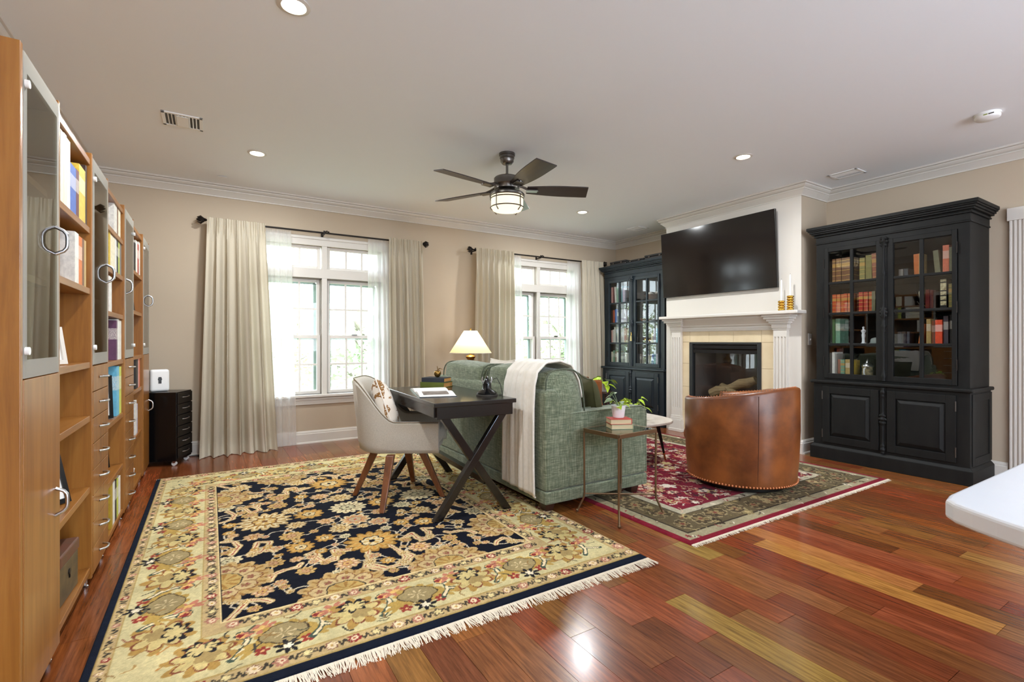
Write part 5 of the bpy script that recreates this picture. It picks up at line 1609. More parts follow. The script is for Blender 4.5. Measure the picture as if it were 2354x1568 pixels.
def build_rug1():
    x0, x1, y0, y1 = -0.375, 1.955, 1.80, 4.925
    t = thing('area_rug', 'cream bordered floral rug with navy field under the desk', 'rug', ((x0 + x1) / 2, (y0 + y1) / 2, 0.0))
    r = Rug(x0, x1, y0, y1, 0.0048, (222, 206, 156), 5)
    r.rect(x0, x1, y0, y0 + 0.058, (20, 26, 40))
    r.rect(x0, x0 + 0.036, y0, y1, (20, 26, 40))
    GU, BO = (192, 166, 118), (206, 193, 144)
    a = [(x0 + 0.036, x1, y0 + 0.058, y1 - 0.012, GU), (-0.295, 1.87, y0 + 0.135, y1 - 0.09, BO), (-0.028, 1.60, 2.205, 4.52, GU), (0.042, 1.535, 2.285, 4.445, NAVY)]
    for q in a:
        e = 0.006
        r.rect(q[0] - e, q[1] + e, q[2] - e, q[3] + e, (176, 150, 92) if q[4] != NAVY else (228, 204, 150))
        r.rect(*q)
    def guard(xa, xb, ya, yb, n, horiz):
        for i in range(n):
            u = (i + 0.5) / n
            cx, cy = (xa + (xb - xa) * u, (ya + yb) / 2) if horiz else ((xa + xb) / 2, ya + (yb - ya) * u)
            w = (yb - ya if horiz else xb - xa)
            k = i % 3
            if k == 0:
                r.blob(cx, cy, w * 0.36, RED_ if i % 2 else (176, 120, 100), 8, 0.22)
                r.blob(cx, cy, w * 0.2, (232, 206, 170), 8, 0.2)
                r.blob(cx, cy, w * 0.08, RUST)
            elif k == 1:
                r.blob(cx, cy, w * 0.30, (104, 92, 70), 5, 0.45, 0.5 * i)
                r.blob(cx, cy, w * 0.19, (226, 208, 150), 5, 0.3, 0.5 * i)
            else:
                r.blob(cx, cy, w * 0.32, (132, 84, 70), 8, 0.2)
                r.blob(cx, cy, w * 0.26, (236, 214, 176), 8, 0.2)
                r.blob(cx, cy, w * 0.1, GOLDC)
            L = (xb - xa if horiz else yb - ya) / n
            q = [(cx + L * (0.3 + 0.05 * j), cy + w * 0.22 * math.sin(j * 1.1 + i)) if horiz else (cx + w * 0.22 * math.sin(j * 1.1 + i), cy + L * (0.3 + 0.05 * j)) for j in range(9)]
            r.stroke(q, 0.0042, (66, 60, 50))
    guard(x0 + 0.04, x1, y0 + 0.062, y0 + 0.13, 27, True)
    guard(x0 + 0.04, x1, y1 - 0.085, y1 - 0.015, 27, True)
    guard(x0 + 0.036, -0.30, y0 + 0.14, y1 - 0.09, 35, False)
    guard(1.875, x1, y0 + 0.14, y1 - 0.09, 35, False)
    guard(0.04, 1.535, 2.21, 2.28, 19, True)
    guard(0.04, 1.535, 4.45, 4.515, 19, True)
    guard(-0.024, 0.038, 2.285, 4.445, 29, False)
    guard(1.54, 1.596, 2.285, 4.445, 29, False)
    # main border: palmettes, medallions and curling sprays on a waving vine
    def palmette(cx, cy, s_, f):
        def P(u, v):       # u along the border, v towards the field
            return (cx + f[0] * u * s_ + f[2] * v * s_, cy + f[1] * u * s_ + f[3] * v * s_)
        rot = math.atan2(f[1], f[0])
        r.blob(*P(0, 0), 0.092 * s_, (176, 140, 76), 9, 0.30, rot + 0.2, 1.12)
        r.blob(*P(0, 0), 0.076 * s_, (128, 72, 52), 7, 0.30, rot + 0.2, 1.12)
        r.blob(*P(0, 0), 0.068 * s_, (204, 184, 124), 7, 0.30, rot + 0.2, 1.12)
        r.blob(*P(0.015, -0.01), 0.040 * s_, (166, 142, 92), 5, 0.2, rot)
        r.blob(*P(0, 0.052), 0.040 * s_, (40, 38, 40), 7, 0.40, rot, 1.3)
        r.blob(*P(0, 0.048), 0.029 * s_, (206, 186, 128), 7, 0.32, rot, 1.3)
    def medallion(cx, cy, s_, f):
        def P(u, v):
            return (cx + f[0] * u * s_ + f[2] * v * s_, cy + f[1] * u * s_ + f[3] * v * s_)
        rot = math.atan2(f[1], f[0])
        r.blob(*P(0, 0.0), 0.078 * s_, (180, 148, 78), 11, 0.14, rot, 1.25)
        r.blob(*P(0.10, -0.03), 0.036 * s_, (182, 150, 80), 7, 0.35, rot - 0.4, 2.0)
        r.blob(*P(-0.10, -0.04), 0.032 * s_, (182, 150, 80), 7, 0.35, rot + 0.6, 2.0)
        r.blob(*P(0, 0.0), 0.068 * s_, (70, 56, 42), 4, 0.08, rot, 1.28)
        r.blob(*P(0, 0.0), 0.063 * s_, (160, 142, 100), 4, 0.08, rot, 1.28)
        r.rays(*P(0, 0.0), 0.006, 0.040 * s_, 7, (214, 192, 146), 0.16)
        r.blob(*P(0.0, -0.10), 0.034 * s_, (38, 36, 38), 7, 0.50, rot)
        r.blob(*P(0.0, -0.098), 0.016 * s_, (240, 226, 196), 5, 0.3, rot)
        for q in (-0.085, 0.075):
            r.blob(*P(q, -0.085), 0.022 * s_, (150, 62, 52), 5, 0.35, rot)
            r.blob(*P(q, -0.085), 0.007 * s_, (224, 176, 120))
    def spray(cx, cy, s_, f):
        def P(u, v):
            return (cx + f[0] * u * s_ + f[2] * v * s_, cy + f[1] * u * s_ + f[3] * v * s_)
        r.stroke([P(0, 0.075), P(0.01, 0.03), P(0.0, -0.02), P(-0.05, -0.08)], 0.014 * s_, (70, 84, 72))
        r.stroke([P(0.0, 0.0), P(0.035, -0.03), P(0.085, -0.045)], 0.012 * s_, (70, 84, 72))
        r.stroke([P(0, 0.075), P(0.01, 0.03), P(0.0, -0.02), P(-0.04, -0.07)], 0.007 * s_, (236, 214, 172))
        r.stroke([P(0.0, 0.0), P(0.035, -0.03), P(0.075, -0.042)], 0.005 * s_, (236, 214, 172))
        r.blob(*P(-0.004, 0.075), 0.030 * s_, (66, 78, 70), 6, 0.1)
        r.blob(*P(-0.004, 0.075), 0.024 * s_, (226, 176, 110), 5, 0.1)
        r.blob(*P(-0.012, 0.075), 0.014 * s_, RED_, 4, 0.2)
        r.blob(*P(0.06, 0.09), 0.03 * s_, (190, 122, 98), 7, 0.4, 0.3, 1.7)
        r.blob(*P(0.06, 0.09), 0.014 * s_, (222, 182, 110), 5, 0.3, 0.3, 1.5)
    def border(xa, ya, xb, yb, f, n):
        wave = []
        for i in range(n * 12 + 1):
            u = i / (n * 12)
            o_ = 0.075 * math.sin(2 * PI * u * n / 2)
            wave.append((xa + (xb - xa) * u + f[2] * o_, ya + (yb - ya) * u + f[3] * o_))
        for i in range(0, len(wave) - 4, 4):
            r.stroke(wave[i:i + 5], 0.0045, (188, 138, 80))
        for i in range(n):
            u = (i + 0.5) / n
            cx, cy = xa + (xb - xa) * u, ya + (yb - ya) * u
            (palmette if i % 2 == 0 else medallion)(cx + f[2] * 0.0, cy + f[3] * 0.01, 1.0, f)
            u = (i + 1.0) / n
            spray(xa + (xb - xa) * u, ya + (yb - ya) * u, 0.95, f)
    yb_ = (y0 + 0.135 + 2.205) / 2
    yt_ = (4.52 + y1 - 0.09) / 2
    border(-0.16, yb_, 1.74, yb_, (1, 0, 0, 1), 7)
    border(-0.16, yt_, 1.74, yt_, (1, 0, 0, -1), 7)
    border(-0.162, yb_ + 0.1, -0.162, yt_ - 0.1, (0, 1, 1, 0), 9)
    border(1.735, yb_ + 0.1, 1.735, yt_ - 0.1, (0, 1, -1, 0), 9)
    rs = random.Random(17)
    for i in range(520):
        X, Y = rs.uniform(x0 + 0.09, x1 - 0.09), rs.uniform(y0 + 0.15, y1 - 0.1)
        inm = (-0.285 < X < 1.86 and y0 + 0.145 < Y < y1 - 0.1) and not (-0.035 < X < 1.607 and 2.198 < Y < 4.527)
        if not inm:
            continue
        a_ = rs.uniform(0, 2 * PI)
        P_ = [(X, Y)]
        for j in range(4):
            a_ += rs.uniform(-0.8, 0.8)
            P_.append((P_[-1][0] + 0.014 * math.cos(a_), P_[-1][1] + 0.014 * math.sin(a_)))
        r.stroke(P_, rs.uniform(0.0026, 0.004), rs.choice(((150, 118, 72), (96, 92, 70), (176, 140, 84), (150, 92, 72), (70, 66, 58))))
    # field
    def clip(X, Y):
        return (X > 0.045) & (X < 1.532) & (Y > 2.288) & (Y < 4.442)
    raw = [(500, 475, 290, 0), (1640, 680, 300, 1), (1380, 320, 200, 2), (1180, 70, 205, 1), (2120, 180, 190, 2), (660, 220, 110, 4), (640, 305, 105, 4), (780, 360, 105, 0), (840, 510, 112, 0),
           (970, 395, 160, 1), (1150, 470, 95, 3), (1460, 450, 165, 5), (1310, 545, 135, 0), (790, 630, 130, 4), (1140, 650, 110, 1), (880, 750, 155, 1), (1350, 630, 62, 2), (600, 920, 115, 4),
           (840, 880, 75, 3), (1380, 920, 140, 3), (480, 1220, 125, 3), (150, 1320, 95, 0), (430, 1090, 80, 1), (380, 640, 110, 3), (340, 410, 90, 4), (120, 600, 72, 1), (130, 520, 78, 1), (1020, 580, 55, 4),
           (1540, 520, 65, 0), (1710, 470, 120, 5), (1950, 480, 95, 1), (2190, 470, 112, 1), (2150, 350, 115, 0), (1950, 290, 100, 2), (1080, 210, 108, 3), (1300, 220, 135, 0), (880, 210, 80, 1),
           (400, 205, 82, 0), (2140, 740, 135, 3), (1810, 890, 90, 1), (850, 60, 110, 0), (240, 120, 120, 0), (90, 150, 60, 2), (1560, 90, 80, 4), (650, 840, 50, 1), (1250, 720, 50, 5)]
    raw2 = [(1190, 300, 80, 0), (1520, 430, 85, 3), (1720, 395, 72, 0), (1000, 350, 58, 4), (940, 590, 62, 2), (1100, 470, 95, 4), (1420, 350, 60, 1), (1370, 180, 120, 2), (1290, 60, 60, 0)]
    fl = []
    for cr, sc_, ox, oy in ((raw, 4.612, 500, 1100), (raw2, 4.708, 800, 1140)):
        for u, v, w, k in cr:
            px, py = ox + u / sc_, oy + v / sc_
            X, Y = on_z(px, py)
            d = X * math.sin(YAW) + Y * math.cos(YAW)
            fl.append((X, Y, w / sc_ * d / FPX * 0.82, k))
    mx, my = (0.042 + 1.535) / 2, (2.285 + 4.445) / 2
    def free(X, Y, R_):
        return all(math.hypot(X - a_[0], Y - a_[1]) > (R_ + a_[2]) * 0.98 for a_ in fl)
    for X, Y, R_, k in list(fl):
        for X2, Y2 in ((2 * mx - X, Y), (X, 2 * my - Y), (2 * mx - X, 2 * my - Y)):
            if free(X2, Y2, R_):
                fl.append((X2, Y2, R_, k))
    rnd = random.Random(3)
    for i in range(420):
        X, Y, R_ = rnd.uniform(0.06, 1.52), rnd.uniform(2.31, 4.42), rnd.uniform(0.016, 0.034)
        if free(X, Y, R_):
            fl.append((X, Y, R_, rnd.choice((0, 1, 3, 4, 5))))
    # vines first, then ribbons, then flowers
    for i, (X, Y, R_, k) in enumerate(fl):
        near = sorted(fl, key=lambda q: (q[0] - X) ** 2 + (q[1] - Y) ** 2)[1:3]
        for q in near:
            mxp, myp = (X + q[0]) / 2, (Y + q[1]) / 2
            nx_, ny_ = -(q[1] - Y) * 0.22, (q[0] - X) * 0.22
            r.stroke([(X, Y), (X * 0.4 + mxp * 0.6 + nx_, Y * 0.4 + myp * 0.6 + ny_), (q[0] * 0.4 + mxp * 0.6 + nx_, q[1] * 0.4 + myp * 0.6 + ny_), (q[0], q[1])], 0.0042, (200, 186, 160), clip)
    ribbons = [[(1600, 780), (1600, 900), (1570, 960), (1750, 985), (1950, 930), (2000, 850), (1900, 770)], [(950, 830), (1040, 790), (1080, 860), (1130, 905), (1260, 880), (1230, 800), (1420, 780)],
               [(560, 1110), (600, 1040), (700, 1000), (850, 960), (880, 930)], [(40, 700), (180, 690), (230, 740), (150, 830)], [(330, 830), (400, 760), (420, 700), (560, 690), (520, 790), (650, 770)],
               [(1950, 660), (2060, 600), (2120, 660), (2250, 640), (2240, 580)], [(90, 1540), (220, 1420), (330, 1320), (480, 1310), (560, 1330)], [(280, 340), (330, 310), (420, 330), (450, 280)]]
    for rb_ in ribbons:
        P_ = [on_z(500 + u / 4.612, 1100 + v / 4.612) for u, v in rb_]
        for flip in range(4):
            Q_ = [((2 * mx - a_ if flip & 1 else a_), (2 * my - b_ if flip & 2 else b_)) for a_, b_ in P_]
            S2 = []
            for i in range(len(Q_) - 1):
                for j in range(5):
                    S2.append((Q_[i][0] + (Q_[i + 1][0] - Q_[i][0]) * j / 5, Q_[i][1] + (Q_[i + 1][1] - Q_[i][1]) * j / 5))
            S2.append(Q_[-1])
            r.stroke(S2, 0.017, TAN, clip)
            r.stroke(S2, 0.011, CREAM, clip)
            r.stroke(S2, 0.003, RUST, clip)
    for X, Y, R_, k in sorted(fl, key=lambda q: q[2]):
        rosette(r, X, Y, R_, PALS[k], 8 if R_ < 0.05 else (10 if R_ < 0.1 else 14), clip, rnd.uniform(0, 1))
    # half palmettes growing out of the field's edges
    for cx, cy, R_ in ((0.045, 2.66, 0.20), (0.045, 4.05, 0.20), (0.53, 2.29, 0.19), (1.05, 2.29, 0.19), (1.532, 2.62, 0.18), (1.532, 4.08, 0.18), (0.5, 4.44, 0.18), (1.08, 4.44, 0.18)):
        r.blob(cx, cy, R_, TAN, 14, 0.13, clip=clip)
        r.blob(cx, cy, R_ * 0.92, (186, 154, 98), 14, 0.13, clip=clip)
        r.blob(cx, cy, R_ * 0.80, (120, 74, 52), 9, 0.14, clip=clip)
        r.blob(cx, cy, R_ * 0.76, (196, 170, 122), 9, 0.14, clip=clip)
        for j in range(9):
            a_ = 2 * PI * j / 9
            r.blob(cx + R_ * 0.62 * math.cos(a_), cy + R_ * 0.62 * math.sin(a_), R_ * 0.08, (140, 80, 70), 5, 0.3, clip=clip)
        r.blob(cx, cy, R_ * 0.46, (40, 36, 40), clip=clip)
        r.blob(cx, cy, R_ * 0.43, (184, 154, 92), clip=clip)
        r.rays(cx, cy, R_ * 0.1, R_ * 0.4, 9, (158, 118, 62), 0.3, clip=clip)
        r.rays(cx, cy, R_ * 0.5, R_ * 0.74, 18, (150, 116, 76), 0.12, clip=clip)
        r.rays(cx, cy, R_ * 0.82, R_ * 1.0, 28, (150, 112, 62), 0.25, clip=clip)
    r.finish('pile', t, 0.011)
    fringe(t, x0, x1, y0, -1, 0.065, 900, 11)
    fringe(t, x0, x1, y1, 1, 0.045, 500, 12)
def fringe(t, x0, x1, y, sg, L, n, seed):
    rnd = random.Random(seed)
    mb = MB()
    ox, oy = t.location.x, t.location.y
    mb.box(x0 - ox, x1 - ox, y - oy, y - oy + sg * 0.012, 0.002, 0.006)
    lean = 0
    for i in range(n):
        x = x0 + (x1 - x0) * (i + rnd.random()) / n
        lean = 0.9 * lean + rnd.gauss(0, 0.005)
        l_ = L * rnd.uniform(0.75, 1.12)
        w = rnd.uniform(0.0012, 0.0022)
        z = rnd.uniform(0.003, 0.007)
        a, b, c = (x - ox, y - oy), (x - ox + lean * 0.5 + rnd.gauss(0, 0.002), y - oy + sg * l_ * 0.5), (x - ox + lean + rnd.gauss(0, 0.004), y - oy + sg * l_)
        mb.add([(a[0] - w, a[1], 0.008), (a[0] + w, a[1], 0.008), (b[0] + w, b[1], z), (b[0] - w, b[1], z), (c[0] + w * 0.7, c[1], 0.0015), (c[0] - w * 0.7, c[1], 0.0015)], [(0, 1, 2, 3), (3, 2, 4, 5)])
    o = mb.build('fringe', M_FRINGE, t)
    o['kind'] = 'stuff'
def build_rug2():
    x0, x1, y0, y1 = 2.285, 4.755, 1.785, 4.52
    t = thing('area_rug', 'crimson patterned rug with olive border under the armchairs', 'rug', ((x0 + x1) / 2, (y0 + y1) / 2, 0.0))
    r = Rug(x0, x1, y0, y1, 0.0068, (124, 28, 44), 9)
    rnd = random.Random(4)
    def ring(d0, d1, c):
        r.rect(x0 + d0, x1 - d0, y0 + d0, y1 - d0, c)
    ring(0.045, 0, (158, 148, 118))
    ring(0.115, 0, (52, 44, 36))
    ring(0.125, 0, (98, 86, 62))
    ring(0.335, 0, (52, 44, 36))
    ring(0.345, 0, (178, 168, 144))
    ring(0.405, 0, (116, 30, 46))
    def scatter(n, xa, xb, ya, yb, inside, cols, r0, r1):
        for i in range(n):
            X, Y = rnd.uniform(xa, xb), rnd.uniform(ya, yb)
            d = min(X - x0, x1 - X, Y - y0, y1 - Y)
            if not inside(d):
                continue
            s_ = rnd.uniform(r0, r1)
            c = rnd.choice(cols)
            k = rnd.random()
            if k < 0.45:
                r.blob(X, Y, s_, c, rnd.choice((5, 6, 8)), 0.3, rnd.uniform(0, 3), rnd.uniform(1, 1.6))
                r.blob(X, Y, s_ * 0.5, rnd.choice(cols), 5, 0.3)
            else:
                a_ = rnd.uniform(0, 2 * PI)
                P_ = [(X, Y)]
                for j in range(4):
                    a_ += rnd.uniform(-0.9, 0.9)
                    P_.append((P_[-1][0] + s_ * 0.8 * math.cos(a_), P_[-1][1] + s_ * 0.8 * math.sin(a_)))
                r.stroke(P_, 0.0042, c)
    scatter(1500, x0, x1, y0, y1, lambda d: d > 0.42, [(206, 176, 150), (188, 140, 120), (60, 36, 44), (190, 168, 120), (150, 60, 60), (98, 20, 34), (216, 204, 186)], 0.02, 0.045)
    scatter(1000, x0, x1, y0, y1, lambda d: 0.14 < d < 0.325, [(150, 132, 96), (60, 50, 38), (180, 158, 112), (122, 76, 58), (84, 76, 48), (136, 122, 84)], 0.015, 0.035)
    # paisley loops of the border
    for i in range(46):
        u = i / 46
        per = [(x0 + 0.23, y0 + 0.23), (x1 - 0.23, y0 + 0.23), (x1 - 0.23, y1 - 0.23), (x0 + 0.23, y1 - 0.23), (x0 + 0.23, y0 + 0.23)]
        e, f_ = int(u * 4), u * 4 - int(u * 4)
        X, Y = per[e][0] + (per[e + 1][0] - per[e][0]) * f_, per[e][1] + (per[e + 1][1] - per[e][1]) * f_
        j_ = rnd.uniform(-0.5, 0.5)
        X, Y, q_ = X + rnd.uniform(-0.03, 0.03), Y + rnd.uniform(-0.03, 0.03), rnd.uniform(0.75, 1.15)
        r.blob(X, Y, 0.058 * q_, (150, 134, 100), 9, 0.10, 0.7 + e * PI / 2 + j_, 1.5)
        r.blob(X, Y, 0.050 * q_, (78, 66, 48), 7, 0.12, 0.7 + e * PI / 2 + j_, 1.5)
        r.blob(X, Y, 0.030 * q_, (140, 120, 84), 6, 0.4, j_, 1.3)
        r.blob(X, Y, 0.014, (118, 62, 52), 5, 0.3)
    scatter(700, x0, x1, y0, y1, lambda d: 0.14 < d < 0.325, [(132, 118, 86), (64, 54, 42), (160, 142, 104), (98, 86, 56)], 0.010, 0.024)
    scatter(1300, x0, x1, y0, y1, lambda d: d > 0.42, [(196, 168, 146), (84, 24, 36), (150, 60, 62), (206, 192, 174), (74, 50, 54), (166, 120, 100)], 0.010, 0.026)
    scatter(900, x0, x1, y0, y1, lambda d: (0.05 < d < 0.11) or (0.35 < d < 0.40), [(70, 60, 46), (120, 100, 70), (214, 204, 178), (140, 60, 60)], 0.008, 0.018)
    r.finish('pile', t, 0.008)
    fringe(t, x0, x1, y0, -1, 0.03, 700, 13)
build_rug1()
build_rug2()

# ================================================================== SOFA
def shifted(mb, base):
    mb.v = [(a - base[0], b - base[1], c - base[2]) for a, b, c in mb.v]
    return mb
SB = (2.33, 3.47, 0.0)
sofa = thing('sofa', 'green woven two seat sofa with its back to the desk', 'sofa', SB)
SX0, SX1, SY0, SY1 = 1.865, 2.80, 2.59, 4.36
def sp(mb, name, m, smooth=None, bevel=0.0, seg=3, label=None):
    return shifted(mb, SB).build(name, m, sofa, smooth, bevel, seg, label=label)
sp(MB().prism([(SX0, 0.155), (SX0 - 0.004, 0.80), (SX0 + 0.02, 0.822), (SX0 + 0.085, 0.822), (SX0 + 0.20, 0.655), (SX0 + 0.20, 0.155)], SY0, SY1, 'Y'), 'back_frame', M_SOFA, bevel=0.014)
for ya, yb in ((SY0, SY0 + 0.15), (SY1 - 0.15, SY1)):
    a = sp(MB().prism([(SX0 + 0.19, 0.155), (SX0 + 0.19, 0.655), (SX1 - 0.06, 0.662), (SX1 - 0.015, 0.645), (SX1, 0.60), (SX1, 0.155)], ya, yb, 'Y'), 'arm', M_SOFA, bevel=0.018)
    for q in (ya + 0.004, yb - 0.004):
        shifted(MB().tube([(SX0 + 0.20, q, 0.656), (SX1 - 0.06, q, 0.662), (SX1 - 0.02, q, 0.645), (SX1 - 0.003, q, 0.60), (SX1 - 0.002, q, 0.16)], 0.005, 6), SB).build('welt', M_SOFA, a, smooth=60)
sp(MB().box(SX0 - 0.004, SX1 + 0.004, SY0 - 0.004, SY1 + 0.004, 0.068, 0.153), 'base_rail', M_SOFA, bevel=0.012)
sp(MB().box(SX0 + 0.1, SX1 - 0.03, SY0 + 0.15, SY1 - 0.15, 0.155, 0.30), 'seat_deck', M_SOFA)
ym = (SY0 + SY1) / 2
for ya, yb in ((SY0 + 0.155, ym - 0.003), (ym + 0.003, SY1 - 0.155)):
    sp(MB().puff((2.44, (ya + yb) / 2, 0.385), (0.36, (yb - ya) / 2, 0.088), 0.22, 8), 'seat_cushion', M_SOFA, smooth=80)
def lean_fn(c, k, sag=0.0):
    def fn(p, q):
        z = p[2] - c[2]
        return (p[0] - k * z, p[1], p[2] + sag * (1 - q[1] ** 2) * (q[2] > 0.2) * 0.4 - 0.012 * math.sin(7 * p[1]) * (q[2] > 0.5))
    return fn
for ya, yb in ((SY0 - 0.002, ym - 0.006), (ym + 0.006, SY1 - 0.05)):
    c = (2.055, (ya + yb) / 2, 0.70)
    cu = sp(MB().puff(c, (0.172, (yb - ya) / 2, 0.272), 0.42, 12, lean_fn(c, 0.10)), 'back_cushion', M_SOFA, smooth=80)
    # welt cord round the top edge of the cushion
    pts = []
    for i in range(15):
        u = -1 + 2 * i / 14
        pts.append((c[0] - 0.115 - 0.02 + 0.02 * (1 - u * u), c[1] + u * (yb - ya) / 2 * 0.86, c[2] + 0.225 + 0.02 * (1 - u * u) - 0.01 * math.sin(7 * (c[1] + u * 0.4))))
    shifted(MB().tube(pts, 0.006, 6), SB).build('welt', M_SOFA, cu, smooth=60)
    for ye in (ya + 0.035, yb - 0.035):
        ring_ = []
        for i in range(36):
            a = 2 * PI * i / 36
            cc, ss = math.cos(a), math.sin(a)
            zz = c[2] + 0.272 * 0.93 * math.copysign(abs(ss) ** 0.55, ss)
            ring_.append((c[0] + 0.172 * 0.93 * math.copysign(abs(cc) ** 0.55, cc) - 0.10 * (zz - c[2]), ye, zz))
        shifted(MB().tube(ring_, 0.006, 6, True), SB).build('welt', mat_weave('green_welt', (56, 64, 50), (80, 88, 70), (110, 116, 96), 170), cu, smooth=60)
for x_ in (SX0 + 0.06, SX1 - 0.09):
    for y_ in (SY0 + 0.07, SY1 - 0.07):
        b4 = [(x_ - 0.026, y_ - 0.026, 0), (x_ + 0.026, y_ - 0.026, 0), (x_ + 0.026, y_ + 0.026, 0), (x_ - 0.026, y_ + 0.026, 0)]
        t4 = [(x_ - 0.04, y_ - 0.04, 0.068), (x_ + 0.04, y_ - 0.04, 0.068), (x_ + 0.04, y_ + 0.04, 0.068), (x_ - 0.04, y_ + 0.04, 0.068)]
        sp(MB().hexa(b4, t4), 'leg', M_DARKLEG)
def pillow(name, label, loc, rot, w, h, th, m, group=None, pipe=None):
    def side(sg):
        def fn(u, v):
            a, b = 2 * u - 1, 2 * v - 1
            e = max(0.0, (1 - a ** 4)) ** 0.5 * max(0.0, (1 - b ** 4)) ** 0.5
            pin = 1 - 0.07 * (1 - abs(b) ** 2) * abs(a) ** 3
            pin2 = 1 - 0.07 * (1 - abs(a) ** 2) * abs(b) ** 3
            return (a * w / 2 * pin, sg * th / 2 * e * (1 + 0.06 * math.sin(5 * a + 3 * b)), b * h / 2 * pin2)
        return fn
    t = thing(name, label, 'pillow', loc, 0, group)
    t.rotation_euler = rot
    MB().grid(side(-1), 16, 16).build('cover', m, t, smooth=80)
    MB().grid(side(1), 16, 16).build('cover', m, t, smooth=80)
    f = side(0)
    pts = [f(i / 10, 0) for i in range(10)] + [f(1, i / 10) for i in range(10)] + [f(1 - i / 10, 1) for i in range(10)] + [f(0, 1 - i / 10) for i in range(10)]
    MB().tube(pts, 0.005, 6, True).build('piping', pipe or m, t, smooth=60)
    return t
pillow('throw_pillow', 'olive velvet pillow leaning by the near sofa arm', (2.475, 2.875, 0.672), (R(-10), R(-4), R(66)), 0.40, 0.42, 0.14, M_OLIVE, 'sofa pillows')
pillow('throw_pillow', 'white pillow peeking over the sofa back cushions', (2.30, 3.80, 0.755), (R(-12), 0, R(88)), 0.46, 0.46, 0.15, M_WHITEFAB, 'sofa pillows')

# throw blanket draped over the sofa back
PATH = [(2.235, 0.74), (2.205, 0.86), (2.14, 0.965), (2.04, 0.995), (1.935, 0.985), (1.865, 0.92), (1.845, 0.85), (1.836, 0.70), (1.834, 0.5), (1.834, 0.3), (1.838, 0.115)]
def throw_pt(u, v):
    s_ = v * (len(PATH) - 1)
    i = min(len(PATH) - 2, int(s_))
    f_ = s_ - i
    x, z = PATH[i][0] + (PATH[i + 1][0] - PATH[i][0]) * f_, PATH[i][1] + (PATH[i + 1][1] - PATH[i][1]) * f_
    ya, yb = 2.665 - 0.02 * v, 3.00 + 0.07 * v
    y = ya + (yb - ya) * u
    w = 0.010 * math.sin(2 * PI * (2.2 * u + 0.25 * v)) * min(1, v * 2) + 0.006 * math.sin(2 * PI * 5.1 * u + 1.0)
    z2 = z + (0.02 * u if v > 0.99 else 0)
    return (x - abs(w) * (1 if v > 0.4 else 0) - 0.004, y, z2 + (abs(w) if v <= 0.5 else 0))
tb = thing('throw_blanket', 'cream knitted throw draped over the green sofa back', 'blanket', (1.84, 2.85, 0.11))
def th_fn(u, v):
    p = throw_pt(u, v)
    return (p[0] - 1.84, p[1] - 2.85, p[2] - 0.11)
o = MB().grid(th_fn, 36, 60).build('cloth', M_THROW, tb, smooth=80)
sm = o.modifiers.new('solidify', 'SOLIDIFY')
sm.thickness, sm.offset = 0.010, 1.0
MB().tube([th_fn(i / 20, 1.0) for i in range(21)], 0.006, 6).build('hem', M_THROW, tb, smooth=60)

# ================================================================== DESK, CHAIR AND WHAT IS ON THE DESK
DKC, DKR = (1.492, 3.372), R(-3)
desk = thing('writing_desk', 'black wooden writing desk with crossed legs behind sofa', 'desk', (DKC[0], DKC[1], 0.0), DKR)
MB().box(-0.29, 0.29, -0.59, 0.59, 0.732, 0.76).build('top', M_BLACKWOOD, desk, bevel=0.004)
a_ = 0.268
for q in (-1, 1):
    MB().box(-a_, a_, q * 0.565 - 0.012, q * 0.565 + 0.012, 0.655, 0.732).build('end_apron', M_BLACKWOOD, desk, bevel=0.002)
    MB().box(q * a_ - 0.012, q * a_ + 0.012, -0.553, 0.553, 0.665, 0.732).build('side_apron', M_BLACKWOOD, desk, bevel=0.002)
for q in (-1, 1):
    y_ = q * 0.53
    MB().hexa([(0.215, y_ - 0.022, 0.0115), (0.275, y_ - 0.022, 0.0115), (0.275, y_ + 0.022, 0.0115), (0.215, y_ + 0.022, 0.0115)],
              [(-0.285, y_ - 0.022, 0.732), (-0.225, y_ - 0.022, 0.732), (-0.225, y_ + 0.022, 0.732), (-0.285, y_ + 0.022, 0.732)]).build('leg', M_BLACKWOOD, desk, bevel=0.003)
    y2 = y_ - 0.008
    MB().hexa([(-0.285, y2 - 0.022, 0.0115), (-0.225, y2 - 0.022, 0.0115), (-0.225, y2 + 0.022, 0.0115), (-0.285, y2 + 0.022, 0.0115)],
              [(0.225, y2 - 0.022, 0.732), (0.285, y2 - 0.022, 0.732), (0.285, y2 + 0.022, 0.732), (0.225, y2 + 0.022, 0.732)]).build('leg', M_BLACKWOOD, desk, bevel=0.003)
MB().box(0.075, 0.12, -0.53, 0.53, 0.195, 0.235).build('stretcher', M_BLACKWOOD, desk, bevel=0.003)

CHC, CHR = (1.235, 3.555), R(60)
chair = thing('desk_chair', 'oatmeal upholstered tub chair with wooden legs at the desk', 'chair', (CHC[0], CHC[1], 0), CHR)
def tub_path(s_, inset=0.0):
    """U-shaped plan, s from 0 (front tip, +x) round the back to 1 (front tip, -x)"""
    hw, yf, yb, rc = 0.285 - inset, -0.30, 0.295 - inset, 0.20 - inset * 0.6
    l1 = (yb - rc) - yf
    arc = rc * PI / 2
    l2 = 2 * (hw - rc)
    tot = 2 * l1 + 2 * arc + l2
    d = s_ * tot
    if d < l1:
        return (hw, yf + d)
    d -= l1
    if d < arc:
        a = d / rc
        return (hw - rc + rc * math.cos(a), yb - rc + rc * math.sin(a))
    d -= arc
    if d < l2:
        return (hw - rc - d, yb)
    d -= l2
    if d < arc:
        a = PI / 2 + d / rc
        return (-hw + rc + rc * math.cos(a), yb - rc + rc * math.sin(a))
    d -= arc
    return (-hw, yb - rc - d)
